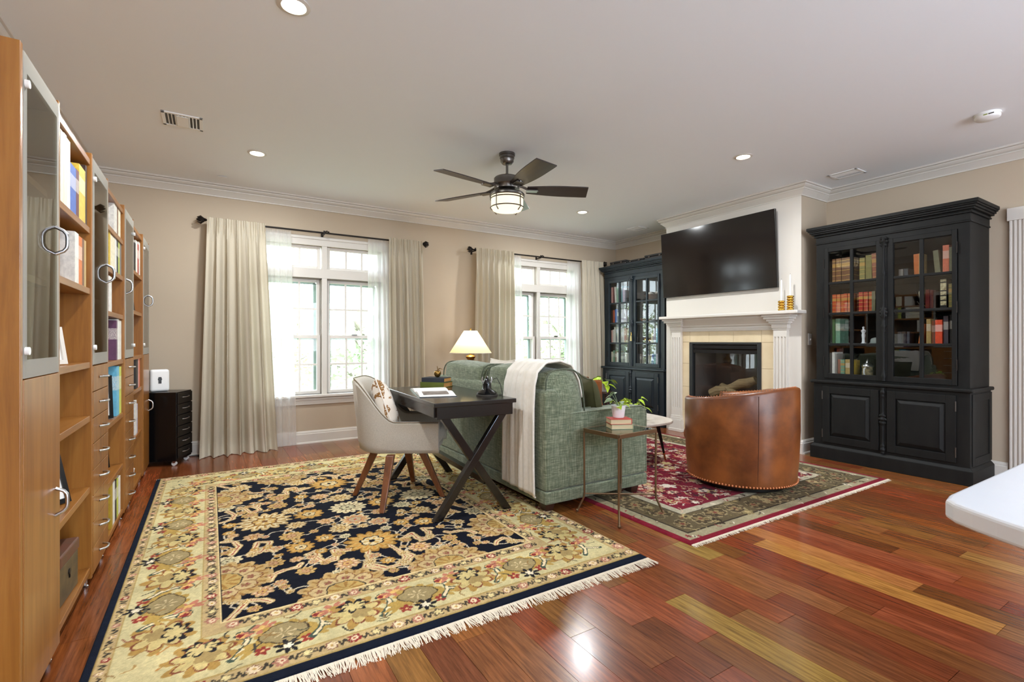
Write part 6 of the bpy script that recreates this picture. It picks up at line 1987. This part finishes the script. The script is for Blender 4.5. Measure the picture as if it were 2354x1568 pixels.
def tub_h(y):
    t_ = min(1, max(0, (y - 0.0) / 0.285))
    t_ = t_ * t_ * (3 - 2 * t_)
    return 0.578 + 0.30 * t_
NS, Z0 = 60, 0.355
def tub_ring(inset, fz):
    out = []
    for i in range(NS + 1):
        x, y = tub_path(i / NS, inset)
        out.append((x, y, fz(x, y)))
    return out
rings = []
def flare(p, k):      # lean the shell outwards towards its top
    t_ = max(0, (p[2] - Z0)) / 0.5
    return (p[0] * (1 + 0.02 * t_ * k), p[1] + (0.045 * t_ * max(0, (p[1] + 0.05) / 0.3)) * k, p[2])
O = lambda f_: [flare(p, 1) for p in tub_ring(0.0, lambda x, y: Z0 + (tub_h(y) - Z0) * f_)]
I = lambda f_: [flare(p, 1) for p in tub_ring(0.062, lambda x, y: Z0 + (tub_h(y) - Z0) * f_)]
sec = [I(0.05), I(0.5), I(0.94), [flare(p, 1) for p in tub_ring(0.046, lambda x, y: tub_h(y) - 0.006)], [flare(p, 1) for p in tub_ring(0.03, lambda x, y: tub_h(y))], [flare(p, 1) for p in tub_ring(0.012, lambda x, y: tub_h(y) - 0.006)], O(0.95), O(0.6), O(0.15), [p for p in tub_ring(0.004, lambda x, y: Z0 + 0.02)], [p for p in tub_ring(0.03, lambda x, y: Z0)]]
mb = MB()
n_ = len(sec)
mb.add([sec[j][i] for i in range(NS + 1) for j in range(n_)], [(i * n_ + j, (i + 1) * n_ + j, (i + 1) * n_ + j + 1, i * n_ + j + 1) for i in range(NS) for j in range(n_ - 1)] +
       [tuple(range(n_)), tuple(NS * n_ + j for j in range(n_ - 1, -1, -1))])
mb.build('tub_shell', M_CHAIRFAB, chair, smooth=55)
pp = [flare(p, 1) for p in tub_ring(0.010, lambda x, y: tub_h(y) - 0.003)]
MB().tube(pp, 0.0035, 6).build('piping', M_PIPING, chair, smooth=60)
MB().puff((0, -0.03, 0.378), (0.25, 0.265, 0.022), 0.25, 8).build('seat_base', M_CHAIRFAB, chair, smooth=60)
MB().puff((0, -0.035, 0.45), (0.222, 0.275, 0.055), 0.3, 8).build('seat_cushion', M_CHAIRFAB, chair, smooth=80)
def to_chair(X, Y):
    dx, dy = X - CHC[0], Y - CHC[1]
    c, s_ = math.cos(-CHR), math.sin(-CHR)
    return (c * dx - s_ * dy, s_ * dx + c * dy)
for X_, Y_ in ((0.905, 3.655), (0.965, 3.186), (1.394, 3.764), (1.442, 3.287)):       # swivel base: turned against the seat
    bx, by = to_chair(X_, Y_)
    tx, ty = to_chair(1.176 + (X_ - 1.176) * 0.52, 3.473 + (Y_ - 3.473) * 0.52)
    b_, t_ = 0.017, 0.028
    MB().hexa([(bx - b_, by - b_, 0.0115), (bx + b_, by - b_, 0.0115), (bx + b_, by + b_, 0.0115), (bx - b_, by + b_, 0.0115)],
              [(tx - t_, ty - t_, 0.352), (tx + t_, ty - t_, 0.352), (tx + t_, ty + t_, 0.352), (tx - t_, ty + t_, 0.352)]).build('leg', M_WALNUT, chair, bevel=0.004)
# patterned pillow on the chair
def leafpat():
    t = NT('brown_leaf_print')
    t.set(0.9, 0, 0.2, 0, 0.2)
    v = t.coord('Object')
    a = t.noise(v, 9.0, 1, 0.5, 1.6)
    b = t.noise(t.coord('Object', (1, 1, 3), (0, 0.6, 0)), 46, 1)
    m1 = t.math('GREATER_THAN', a, 0.51)
    m2 = t.math('GREATER_THAN', b, 0.40)
    c = t.mixc(t.math('MULTIPLY', m1, m2), lin((232, 222, 208)), lin((142, 100, 52)))
    t.l(c, t.p.inputs['Base Color'])
    return t.m
pc = place((CHC[0], CHC[1], 0), CHR, (-0.035, 0.125, 0.662))
pillow('throw_pillow', 'white pillow with brown leaf print on the desk chair', pc, (R(-20), R(16), CHR + R(10)), 0.37, 0.37, 0.14, leafpat(), None, M_WHITEFAB)

# open picture book
mg = thing('open_book', 'large open picture book lying on the black desk', 'book', (1.405, 3.40, 0.7605), R(-14))
def page(sg):
    def fn(u, v):
        y = sg * 0.30 * v
        z = 0.018 * (math.sin(PI * min(1, v * 1.15)) ** 0.7 if 0 < v < 0.87 else 0) * (1 - 0.2 * v) + 0.006
        return (-0.125 + 0.25 * u, y, z)
    return fn
MB().box(-0.13, 0.13, -0.305, 0.305, 0, 0.004).build('cover', M_BLACKPL, mg)
for sg, nm in ((1, 'page_block'), (-1, 'page_block')):
    mb = MB().grid(page(sg), 6, 18)
    m_ = len(mb.v)
    mb.v += [(a, b, 0.004) for a, b, c in mb.v]
    for (i0, i1) in ((0, 1), (6, -1)):
        for j in range(18):
            k_ = i0 * 19 + j
            mb.f.append((k_, k_ + 1, m_ + k_ + 1, m_ + k_))
    for i in range(6):
        k_ = i * 19 + 18
        mb.f.append((k_, k_ + 19, m_ + k_ + 19, m_ + k_))
    mb.mi = [0] * len(mb.f)
    pg = mb.build(nm, M_PAGE_W, mg, smooth=50)
    if sg < 0:
        def pf(u, v):
            p_ = page(-1)(0.12 + 0.72 * u, 0.42 + 0.4 * v)
            return (p_[0], p_[1], p_[2] + 0.0012)
        MB().grid(pf, 4, 8).build('printed_photo', M_PRINT, pg, smooth=50)
# stacked books with the brass apple
bz = 0.7605
for k, (w_, d_, h_, cn, lab, rz) in enumerate(((0.22, 0.165, 0.042, 'olive', 'green book at the bottom of the stack on the desk', R(-52)), (0.205, 0.15, 0.036, 'slate', 'black book on top of the stack on the desk', R(-49)))):
    c, s_ = math.cos(rz), math.sin(rz)
    t = thing('book', lab, 'book', (1.625, 3.83, bz), rz, 'books stacked on the desk')
    cm = cover_mat((96, 104, 40) if cn == 'olive' else (44, 48, 56))
    MB().box(-w_ / 2, w_ / 2, -d_ / 2, d_ / 2, 0, 0.004).box(-w_ / 2, w_ / 2, -d_ / 2, d_ / 2, h_ - 0.004, h_).box(-w_ / 2, w_ / 2, -d_ / 2, -d_ / 2 + 0.005, 0.004, h_ - 0.004).build('cover', cm, t)
    MB().box(-w_ / 2 + 0.004, w_ / 2 - 0.004, -d_ / 2 + 0.005, d_ / 2 - 0.004, 0.004, h_ - 0.004).build('pages', mat('orange_aged_pages', (206, 150, 76), 0.95, c2=(190, 134, 84), scale=60, stretch=(0.1, 0.1, 4)), t)
    bz += h_ + 0.0005
ap = thing('brass_apple', 'small brass apple with leaf on the stacked desk books', 'ornament', (1.632, 3.83, bz))
MB().lathe([(0.0, 0.004), (0.012, 0.0), (0.024, 0.012), (0.031, 0.03), (0.029, 0.046), (0.018, 0.056), (0.006, 0.052), (0.0, 0.046)], n=20, cap=False).build('fruit', M_BRASS, ap, smooth=70)
MB().tube([(0, 0, 0.046), (0.002, 0, 0.07), (-0.003, 0, 0.092)], 0.003, 6).build('stem', M_BRASS, ap, smooth=60)
MB().grid(lambda u, v: (0.002 + 0.045 * u, (v - 0.5) * 0.022 * math.sin(PI * min(1, 0.08 + u)), 0.064 + 0.012 * math.sin(PI * u) - 0.01 * abs(v - 0.5)), 8, 4).build('leaf', M_BRASS, ap, smooth=60)
# vintage telephone
ph = thing('vintage_telephone', 'small black vintage telephone with round base on the desk', 'telephone', (1.668, 3.03, 0.7605), R(-29))
M_BAKE = mat('black_bakelite', (18, 18, 19), 0.15)
MB().lathe([(0.0, 0.0), (0.078, 0.0), (0.079, 0.007), (0.072, 0.010)], n=30).build('base', mat('felted_base', (66, 62, 56), 0.6), ph, smooth=40)
MB().lathe([(0.072, 0.010), (0.074, 0.018), (0.060, 0.030), (0.040, 0.040), (0.032, 0.048), (0.031, 0.082), (0.027, 0.096), (0.0, 0.10)], n=30, cap=False).build('body', M_BAKE, ph, smooth=50)
MB().tube([(-0.026, 0, 0.088), (-0.034, 0, 0.108), (-0.030, 0, 0.13)], [0.006, 0.006, 0.005], 8).tube([(0.026, 0, 0.088), (0.034, 0, 0.108), (0.030, 0, 0.13)], [0.006, 0.006, 0.005], 8).build('cradle', M_CHROME, ph, smooth=60)
hs = MB().tube([(0, -0.055, 0.118), (0, -0.03, 0.126), (0, 0.03, 0.126), (0, 0.055, 0.118)], [0.012, 0.011, 0.011, 0.012], 10)
hs.lathe([(0.010, 0.0), (0.024, -0.022), (0.026, -0.034), (0.0, -0.036)], (0, -0.058, 0.122), 16).lathe([(0.010, 0.0), (0.020, -0.018), (0.022, -0.028), (0.0, -0.030)], (0, 0.058, 0.122), 16)
hs.build('handset', M_BAKE, ph, smooth=50)
MB().tube([(0.02, 0.05, 0.10), (0.07, 0.05, 0.12), (0.098, 0.03, 0.07), (0.108, 0.01, 0.02), (0.11, 0.0, 0.004), (0.085, -0.01, 0.004)], 0.0028, 6).build('cord', M_DARKGREY, ph, smooth=60)

# ================================================================== GLASS SIDE TABLE
GT = (2.325, 2.385)
GR = R(5)
gt = thing('glass_side_table', 'small bronze framed glass side table at the sofa arm', 'side table', (GT[0], GT[1], 0), GR)
hx, hy, ZT = 0.185, 0.150, 0.562
mb = MB()
for q in (-1, 1):
    mb.box(-hx, hx, q * hy - 0.007, q * hy + 0.007, ZT - 0.026, ZT).box(q * hx - 0.007, q * hx + 0.007, -hy, hy, ZT - 0.026, ZT)
mb.build('top_frame', M_BRONZE, gt, bevel=0.002)
MB().box(-hx + 0.006, hx - 0.006, -hy + 0.006, hy - 0.006, ZT - 0.006, ZT - 0.0005).build('glass_top', M_TABLEGLASS, gt)
for a in (-1, 1):
    for b in (-1, 1):
        lg = MB().tube([(a * hx, b * hy, ZT - 0.02), (a * hx * 0.99, b * hy * 0.99, 0.13), (a * hx * 1.0, b * hy * 1.01, 0.10), (a * (hx + 0.03), b * (hy + 0.03), 0.012)], 0.0068, 8).build('leg', M_BRONZE, gt, smooth=60)
        MB().sphere((a * (hx + 0.032), b * (hy + 0.032), 0.011), 0.011, 10).build('ball_foot', M_BRONZE, lg, smooth=60)
for b in (-1, 1):
    MB().tube([(-hx, -hy * b, 0.125), (hx, hy * b, 0.125)], 0.0055, 8).build('cross_stretcher', M_BRONZE, gt, smooth=60)
bz = ZT + 0.0005
for k, (w_, d_, h_, c, lab, rz, pc_) in enumerate(((0.150, 0.120, 0.032, (150, 160, 128), 'pale green book under the red book on glass table', R(-24), M_PAPER), (0.146, 0.112, 0.034, (196, 74, 62), 'red covered book under the potted plant', R(-26), M_PAPER))):
    t = thing('book', lab, 'book', (2.335 - 0.006 * k, 2.40, bz), rz, 'books on the glass table')
    MB().box(-w_ / 2, w_ / 2, -d_ / 2, d_ / 2, 0, 0.003).box(-w_ / 2, w_ / 2, -d_ / 2, d_ / 2, h_ - 0.003, h_).box(w_ / 2 - 0.004, w_ / 2, -d_ / 2, d_ / 2, 0.003, h_ - 0.003).build('cover', cover_mat(c), t)
    MB().box(-w_ / 2 + 0.003, w_ / 2 - 0.004, -d_ / 2 + 0.003, d_ / 2 - 0.003, 0.003, h_ - 0.003).build('pages', M_PAPER, t)
    bz += h_ + 0.0005
def leaf_mesh(L, Wd, curl):
    def fn(u, v):
        w = Wd * (math.sin(PI * min(1.0, (u * 0.92 + 0.02)) ** 0.75)) * (1.15 - 0.5 * u)
        a = 2 * v - 1
        back = -0.10 * L * abs(a) * (1 - u) ** 3
        return (L * u + back, a * w, -curl * L * u * u + 0.25 * abs(a) * w)
    return MB().grid(fn, 7, 4)
def plant(name, label, loc, potr, poth, leaves, group=None, m_pot=None):
    t = thing(name, label, 'plant', loc, 0, group)
    pot = MB().lathe([(potr * 0.74, 0), (potr * 0.78, 0.004), (potr * 0.98, poth * 0.9), (potr, poth * 0.9), (potr, poth), (potr * 0.92, poth), (potr * 0.88, poth * 0.85), (0, poth * 0.85)], n=24).build('pot', m_pot or M_POT, t, smooth=40)
    MB().lathe([(potr * 0.9, poth * 0.87), (0, poth * 0.9)], n=20, cap=False).build('soil', M_SOIL, pot)
    for i, (az, el, ln, lw, kind, st) in enumerate(leaves):
        d = Vector((math.cos(az) * math.cos(el), math.sin(az) * math.cos(el), math.sin(el)))
        tip = Vector((0, 0, poth * 0.88)) + d * st
        stem = MB().tube([(0, 0, poth * 0.86), Vector((0, 0, poth * 0.86)).lerp(tip, 0.5) + Vector((0, 0, st * 0.08)), tip], 0.0018, 5).build('stem', M_LEAF_D if kind == 0 else M_LEAF_Y, t, smooth=60)
        me = leaf_mesh(ln, lw, 0.35)
        lf = me.build('leaf', M_LEAF_D if kind == 0 else M_LEAF_Y, stem, smooth=60)
        lf.location = tip
        lf.rotation_euler = (random.uniform(-0.4, 0.4), R(random.uniform(-25, 35)), az + random.uniform(-0.4, 0.4))
    return t
rp = random.Random(31)
LV = [(R(150), R(62), 0.052, 0.022, 0, 0.085), (R(185), R(38), 0.055, 0.022, 0, 0.085), (R(205), R(20), 0.055, 0.022, 0, 0.08), (R(120), R(72), 0.05, 0.02, 0, 0.10), (R(80), R(60), 0.05, 0.022, 0, 0.095),
      (R(230), R(10), 0.05, 0.02, 1, 0.04), (R(-20), R(40), 0.055, 0.024, 1, 0.07), (R(20), R(30), 0.055, 0.024, 1, 0.08), (R(-60), R(25), 0.05, 0.022, 1, 0.05), (R(50), R(15), 0.05, 0.022, 1, 0.07), (R(-40), R(55), 0.05, 0.02, 1, 0.07),
      (R(-10), R(12), 0.05, 0.022, 1, 0.06), (R(95), R(40), 0.05, 0.02, 1, 0.06), (R(250), R(40), 0.04, 0.018, 0, 0.06)]
plant('potted_plant', 'small green leafy plant in white pot on stacked books', (2.350, 2.425, bz), 0.049, 0.082, LV, 'potted plants')

# ================================================================== COFFEE TABLE
ct = thing('coffee_table', 'pale stone topped coffee table with slim black tapered legs', 'coffee table', (3.46, 3.60, 0))
poly = []
for i in range(56):
    a = 2 * PI * i / 56
    c, s_ = math.cos(a), math.sin(a)
    poly.append((0.365 * math.copysign(abs(c) ** 0.72, c), 0.575 * math.copysign(abs(s_) ** 0.72, s_)))
MB().prism(poly, 0.378, 0.402, 'Z').build('top', M_STONE, ct, bevel=0.006)
MB().box(-0.22, 0.22, -0.38, 0.38, 0.350, 0.378).build('underframe', M_BLACKWOOD, ct)
for a in (-1, 1):
    for b in (-1, 1):
        p0, p1 = Vector((a * 0.155, b * 0.39, 0.365)), Vector((a * 0.232, b * 0.42, 0.0085))
        k = p0.lerp(p1, 0.80)
        lg = MB().tube([p0, k], [0.020, 0.0105], 12).build('leg', M_BLACKPL, ct, smooth=50)
        MB().tube([k, p1], [0.0106, 0.0075], 12).build('brass_tip', mat('copper_ferrule', (176, 106, 62), 0.3, 1.0), lg, smooth=50)
LV2 = []
for i in range(22):
    LV2.append((rp.uniform(0, 2 * PI), R(rp.uniform(5, 75)), rp.uniform(0.06, 0.085), rp.uniform(0.026, 0.036), 1, rp.uniform(0.06, 0.15)))
plant('potted_plant', 'lime green leafy plant on the coffee table behind the sofa arm', (3.38, 3.27, 0.4025), 0.06, 0.09, LV2, 'potted plants')

# ================================================================== LEATHER BARREL ARMCHAIRS
def barrel_chair(label, loc, face):
    """local -y is the way the sitter faces"""
    t = thing('barrel_armchair', label, 'armchair', (loc[0], loc[1], 0.0), face, 'leather barrel armchairs')
    Ro, Ri, op = 0.425, 0.335, R(40)
    a0, a1 = -PI / 2 + op, 3 * PI / 2 - op          # round the back
    N = 56
    def top(a):
        d = abs(a - PI / 2) / (PI - op)
        s_ = max(0.0, 1 - d)
        return 0.69 + 0.105 * (s_ * s_ * (3 - 2 * s_))
    zb_ = 0.055
    sec = []
    for i in range(N + 1):
        a = a0 + (a1 - a0) * i / N
        h = top(a)
        c, s_ = math.cos(a), math.sin(a)
        prof = [(Ri, 0.30), (Ri, h - 0.04), (Ri + 0.012, h - 0.012), (Ri + 0.03, h - 0.001), (Ro - 0.02, h), (Ro - 0.004, h - 0.008), (Ro + 0.002, h - 0.022), (Ro + 0.003, 0.45), (Ro - 0.008, 0.2), (Ro - 0.02, zb_), (Ri, zb_)]
        sec += [(r_ * c, r_ * s_, z_) for r_, z_ in prof]
    k = 11
    fs = [(i * k + j, (i + 1) * k + j, (i + 1) * k + j + 1, i * k + j + 1) for i in range(N) for j in range(k - 1)]
    fs += [(i * k + k - 1, (i + 1) * k + k - 1, (i + 1) * k, i * k) for i in range(N)]
    fs += [tuple(range(k - 1, -1, -1)), tuple(N * k + j for j in range(k))]
    MB().add(sec, fs).build('barrel_back', M_LEATHER, t, smooth=45)
    for a in (PI / 2 - R(46), PI / 2 + R(46)):
        h = top(a)
        MB().tube([((Ro + 0.0028) * math.cos(a), (Ro + 0.0028) * math.sin(a), h - 0.03), ((Ro + 0.0028) * math.cos(a), (Ro + 0.0028) * math.sin(a), 0.45), ((Ro - 0.0085) * math.cos(a), (Ro - 0.0085) * math.sin(a), 0.2), ((Ro - 0.02) * math.cos(a), (Ro - 0.02) * math.sin(a), 0.08)], 0.0022, 5).build('seam', mat('dark_leather_seam', (70, 34, 16), 0.6), t, smooth=60)
    # nailhead trim
    mb = MB()
    n = 84
    for i in range(n + 1):
        a = a0 + (a1 - a0) * i / n
        mb.sphere(((Ro - 0.016) * math.cos(a), (Ro - 0.016) * math.sin(a), zb_ + 0.010), 0.0095, 6)
        h = top(a)
        mb.sphere(((Ro - 0.03) * math.cos(a), (Ro - 0.03) * math.sin(a), h + 0.001), 0.0045, 5)
    for a in (a0, a1):
        for i in range(18):
            z_ = 0.09 + (top(a) - 0.12) * i / 17
            mb.sphere(((Ro - 0.012) * math.cos(a) , (Ro - 0.012) * math.sin(a) - 0.002, z_), 0.0055, 5)
    mb.build('nailhead_trim', mat('copper_nailheads', (196, 122, 78), 0.35, 0.5), t, smooth=70)['kind'] = 'stuff'
    MB().puff((0, -0.045, 0.375), (0.285, 0.335, 0.085), 0.35, 10).build('seat_cushion', M_LEATHER_SEAT, t, smooth=80)
    c = (0, 0.235, 0.56)
    MB().puff(c, (0.215, 0.085, 0.225), 0.5, 10, lean_fn(c, 0.0)).build('back_cushion', M_LEATHER, t, smooth=80)
    MB().cyl((0, 0, 0), 0.30, 0.055, 0.30, 40).build('seat_box', M_LEATHER, t, smooth=30)
    MB().lathe([(0.0, 0.0085), (0.33, 0.0085), (0.335, 0.014), (0.335, 0.034), (0.32, 0.040), (0.0, 0.040)], n=48, cap=False).build('swivel_base', M_RUBBER, t, smooth=40)
    MB().cyl((0, 0, 0), 0.12, 0.04, 0.056, 24).build('swivel_plate', M_NICKEL, t)
    return t
barrel_chair('cognac leather barrel swivel armchair with its back to the camera', (3.675, 2.40), R(96 + 90))
barrel_chair('cognac leather barrel armchair partly hidden behind the green sofa', (3.70, 4.66), R(-25 + 90))

# ================================================================== LAMP TABLE AND TABLE LAMP, PLANT STAND
LT = (2.63, 5.18)
lt = thing('lamp_table', 'round dark wooden lamp table behind the sofa end', 'side table', (LT[0], LT[1], 0))
MB().lathe([(0.0, 0.575), (0.23, 0.575), (0.235, 0.585), (0.23, 0.60), (0.0, 0.60)], n=36, cap=False).build('top', M_DARKLEG, lt, smooth=40)
MB().lathe([(0.03, 0.06), (0.022, 0.2), (0.034, 0.3), (0.02, 0.45), (0.04, 0.575)], n=16).build('column', M_DARKLEG, lt, smooth=50)
for k in range(3):
    a = R(90 + 120 * k)
    MB().tube([(0.02 * math.cos(a), 0.02 * math.sin(a), 0.16), (0.12 * math.cos(a), 0.12 * math.sin(a), 0.09), (0.21 * math.cos(a), 0.21 * math.sin(a), 0.014)], [0.02, 0.017, 0.014], 8).build('leg', M_DARKLEG, lt, smooth=50)
tl = thing('table_lamp', 'lit table lamp with cream cone shade and brass base', 'lamp', (LT[0], LT[1], 0.60))
MB().lathe([(0.0, 0.0), (0.075, 0.0), (0.078, 0.012), (0.05, 0.024), (0.022, 0.05), (0.018, 0.08), (0.04, 0.12), (0.062, 0.17), (0.066, 0.21), (0.05, 0.25), (0.022, 0.285), (0.016, 0.30), (0.030, 0.312), (0.052, 0.345), (0.060, 0.36), (0.044, 0.374), (0.014, 0.384), (0.012, 0.45)], n=28, cap=False).build('base', M_BRASS, tl, smooth=55)
shade = NT('lamp_shade_fabric')
shade.t.nodes.remove(shade.p)
df, tr_ = shade.n('ShaderNodeBsdfDiffuse'), shade.n('ShaderNodeBsdfTranslucent')
df.inputs[0].default_value = lin((246, 236, 204))
tr_.inputs[0].default_value = lin((252, 240, 200))
mxs = shade.n('ShaderNodeMixShader')
mxs.inputs[0].default_value = 0.62
shade.l(df.outputs[0], mxs.inputs[1])
shade.l(tr_.outputs[0], mxs.inputs[2])
shade.l(mxs.outputs[0], shade.out.inputs[0])
sh = MB().lathe([(0.248, 0.405), (0.078, 0.665)], n=48, cap=False).build('shade', shade.m, tl, smooth=60)
for r_, z_ in ((0.248, 0.405), (0.078, 0.665)):
    MB().tube([(r_ * math.cos(2 * PI * i / 48), r_ * math.sin(2 * PI * i / 48), z_) for i in range(48)], 0.0035, 6, True).build('trim_tape', M_WHITEFAB, sh, smooth=60)
MB().tube([(0, 0, 0.45), (0.05, 0, 0.5), (0.055, 0, 0.6), (0, 0, 0.672)], 0.002, 5).tube([(0, 0, 0.45), (-0.05, 0, 0.5), (-0.055, 0, 0.6), (0, 0, 0.672)], 0.002, 5).build('harp', M_BRASS, tl)
MB().lathe([(0.004, 0.665), (0.010, 0.672), (0.006, 0.68), (0.010, 0.688), (0.0, 0.70)], n=12).build('finial', M_BRASS, tl, smooth=50)
MB().sphere((0, 0, 0.52), 0.028, 12).build('bulb', mat_emit('lit_bulb', (255, 226, 170), 20.0), tl, smooth=60)
l = bpy.data.lights.new('lamp_bulb_light', 'POINT')
l.energy, l.color, l.shadow_soft_size = 9.0, (1.0, 0.80, 0.52), 0.05
o = bpy.data.objects.new('lamp_bulb_light', l)
COL.objects.link(o)
o.parent, o.location, o['kind'] = tl, (0, 0, 0.575), 'helper'
ps = thing('plant_stand', 'small dark plant stand beside the corner armchair', 'plant stand', (4.62, 5.06, 0))
MB().lathe([(0.0, 0.43), (0.13, 0.43), (0.13, 0.45), (0.0, 0.45)], n=28, cap=False).build('top', M_DARKLEG, ps, smooth=40)
for k in range(3):
    a = R(30 + 120 * k)
    MB().tube([(0.08 * math.cos(a), 0.08 * math.sin(a), 0.43), (0.12 * math.cos(a), 0.12 * math.sin(a), 0.0)], [0.014, 0.009], 8).build('leg', M_DARKLEG, ps, smooth=50)
LV3 = []
for i in range(20):
    LV3.append((rp.uniform(0, 2 * PI), R(rp.uniform(-5, 60)), rp.uniform(0.08, 0.12), rp.uniform(0.032, 0.045), 1 if i % 3 else 0, rp.uniform(0.06, 0.15)))
plant('potted_plant', 'trailing green plant on the stand beside the blue-tinted cabinet', (4.62, 5.06, 0.4505), 0.065, 0.11, LV3, 'potted plants')

# ================================================================== KITCHEN ISLAND
isl = thing('kitchen_island', 'white quartz kitchen counter corner jutting in at the edge', 'counter', (1.9, -0.26, 0))
pl_ = [(2.9, 0.283), (0.965, 0.283), (0.935, 0.278), (0.917, 0.264), (0.900, 0.238), (0.885, 0.21), (0.868, 0.175), (0.850, 0.12), (0.838, 0.06), (0.83, -0.02), (0.828, -0.2), (0.835, -0.45), (0.86, -0.62), (0.92, -0.76), (1.05, -0.80), (2.9, -0.80)]
MB().prism([(a - 1.9, b + 0.26) for a, b in pl_][::-1], 0.880, 0.910, 'Z').build('countertop', M_QUARTZ, isl, bevel=0.006, seg=3)
MB().box(1.25 - 1.9, 2.85 - 1.9, -0.72 + 0.26, 0.02 + 0.26, 0.10, 0.88).build('cabinet_body', M_TRIM, isl)
MB().box(1.28 - 1.9, 2.82 - 1.9, -0.66 + 0.26, -0.02 + 0.26, 0.0, 0.10).build('toe_kick', M_DARKGREY, isl)
for k in range(3):
    x_ = 1.27 - 1.9 + 0.525 * k
    d_ = MB().box(x_, x_ + 0.5, 0.28, 0.298, 0.12, 0.86).build('cabinet_door', M_TRIM, isl, bevel=0.003)
    MB().cyl((x_ + 0.45, 0.31, 0), 0.005, 0.6, 0.74, 8).build('handle', M_NICKEL, d_)

# made-up hanging globes behind the camera, added to brighten the ceiling
for k, (x_, y_) in enumerate(((0.5, -1.7), (2.2, -1.9), (3.9, -1.7))):
    t = thing('added_fill_globe', '%s added white globe giving fill light behind the camera' % ORD[k], 'lamp', (x_, y_, ZC), 0, 'added fill light globes')
    MB().lathe([(0.0, 0), (0.06, 0), (0.055, -0.02), (0.0, -0.022)], n=20, cap=False).build('canopy', M_NICKEL, t, smooth=40)  # canopy of the added globe
    MB().cyl((0, 0, 0), 0.004, -0.62, -0.02, 8).build('cord', M_BLACKPL, t)
    MB().lathe([(0.03, -0.62), (0.035, -0.66), (0.0, -0.66)], n=16).build('socket_cap', M_NICKEL, t)
    MB().sphere((0, 0, -0.76), 0.11, 24).build('globe', mat_emit('fill_globe_glow', (205, 228, 255), FILL_GLOBE), t, smooth=60)
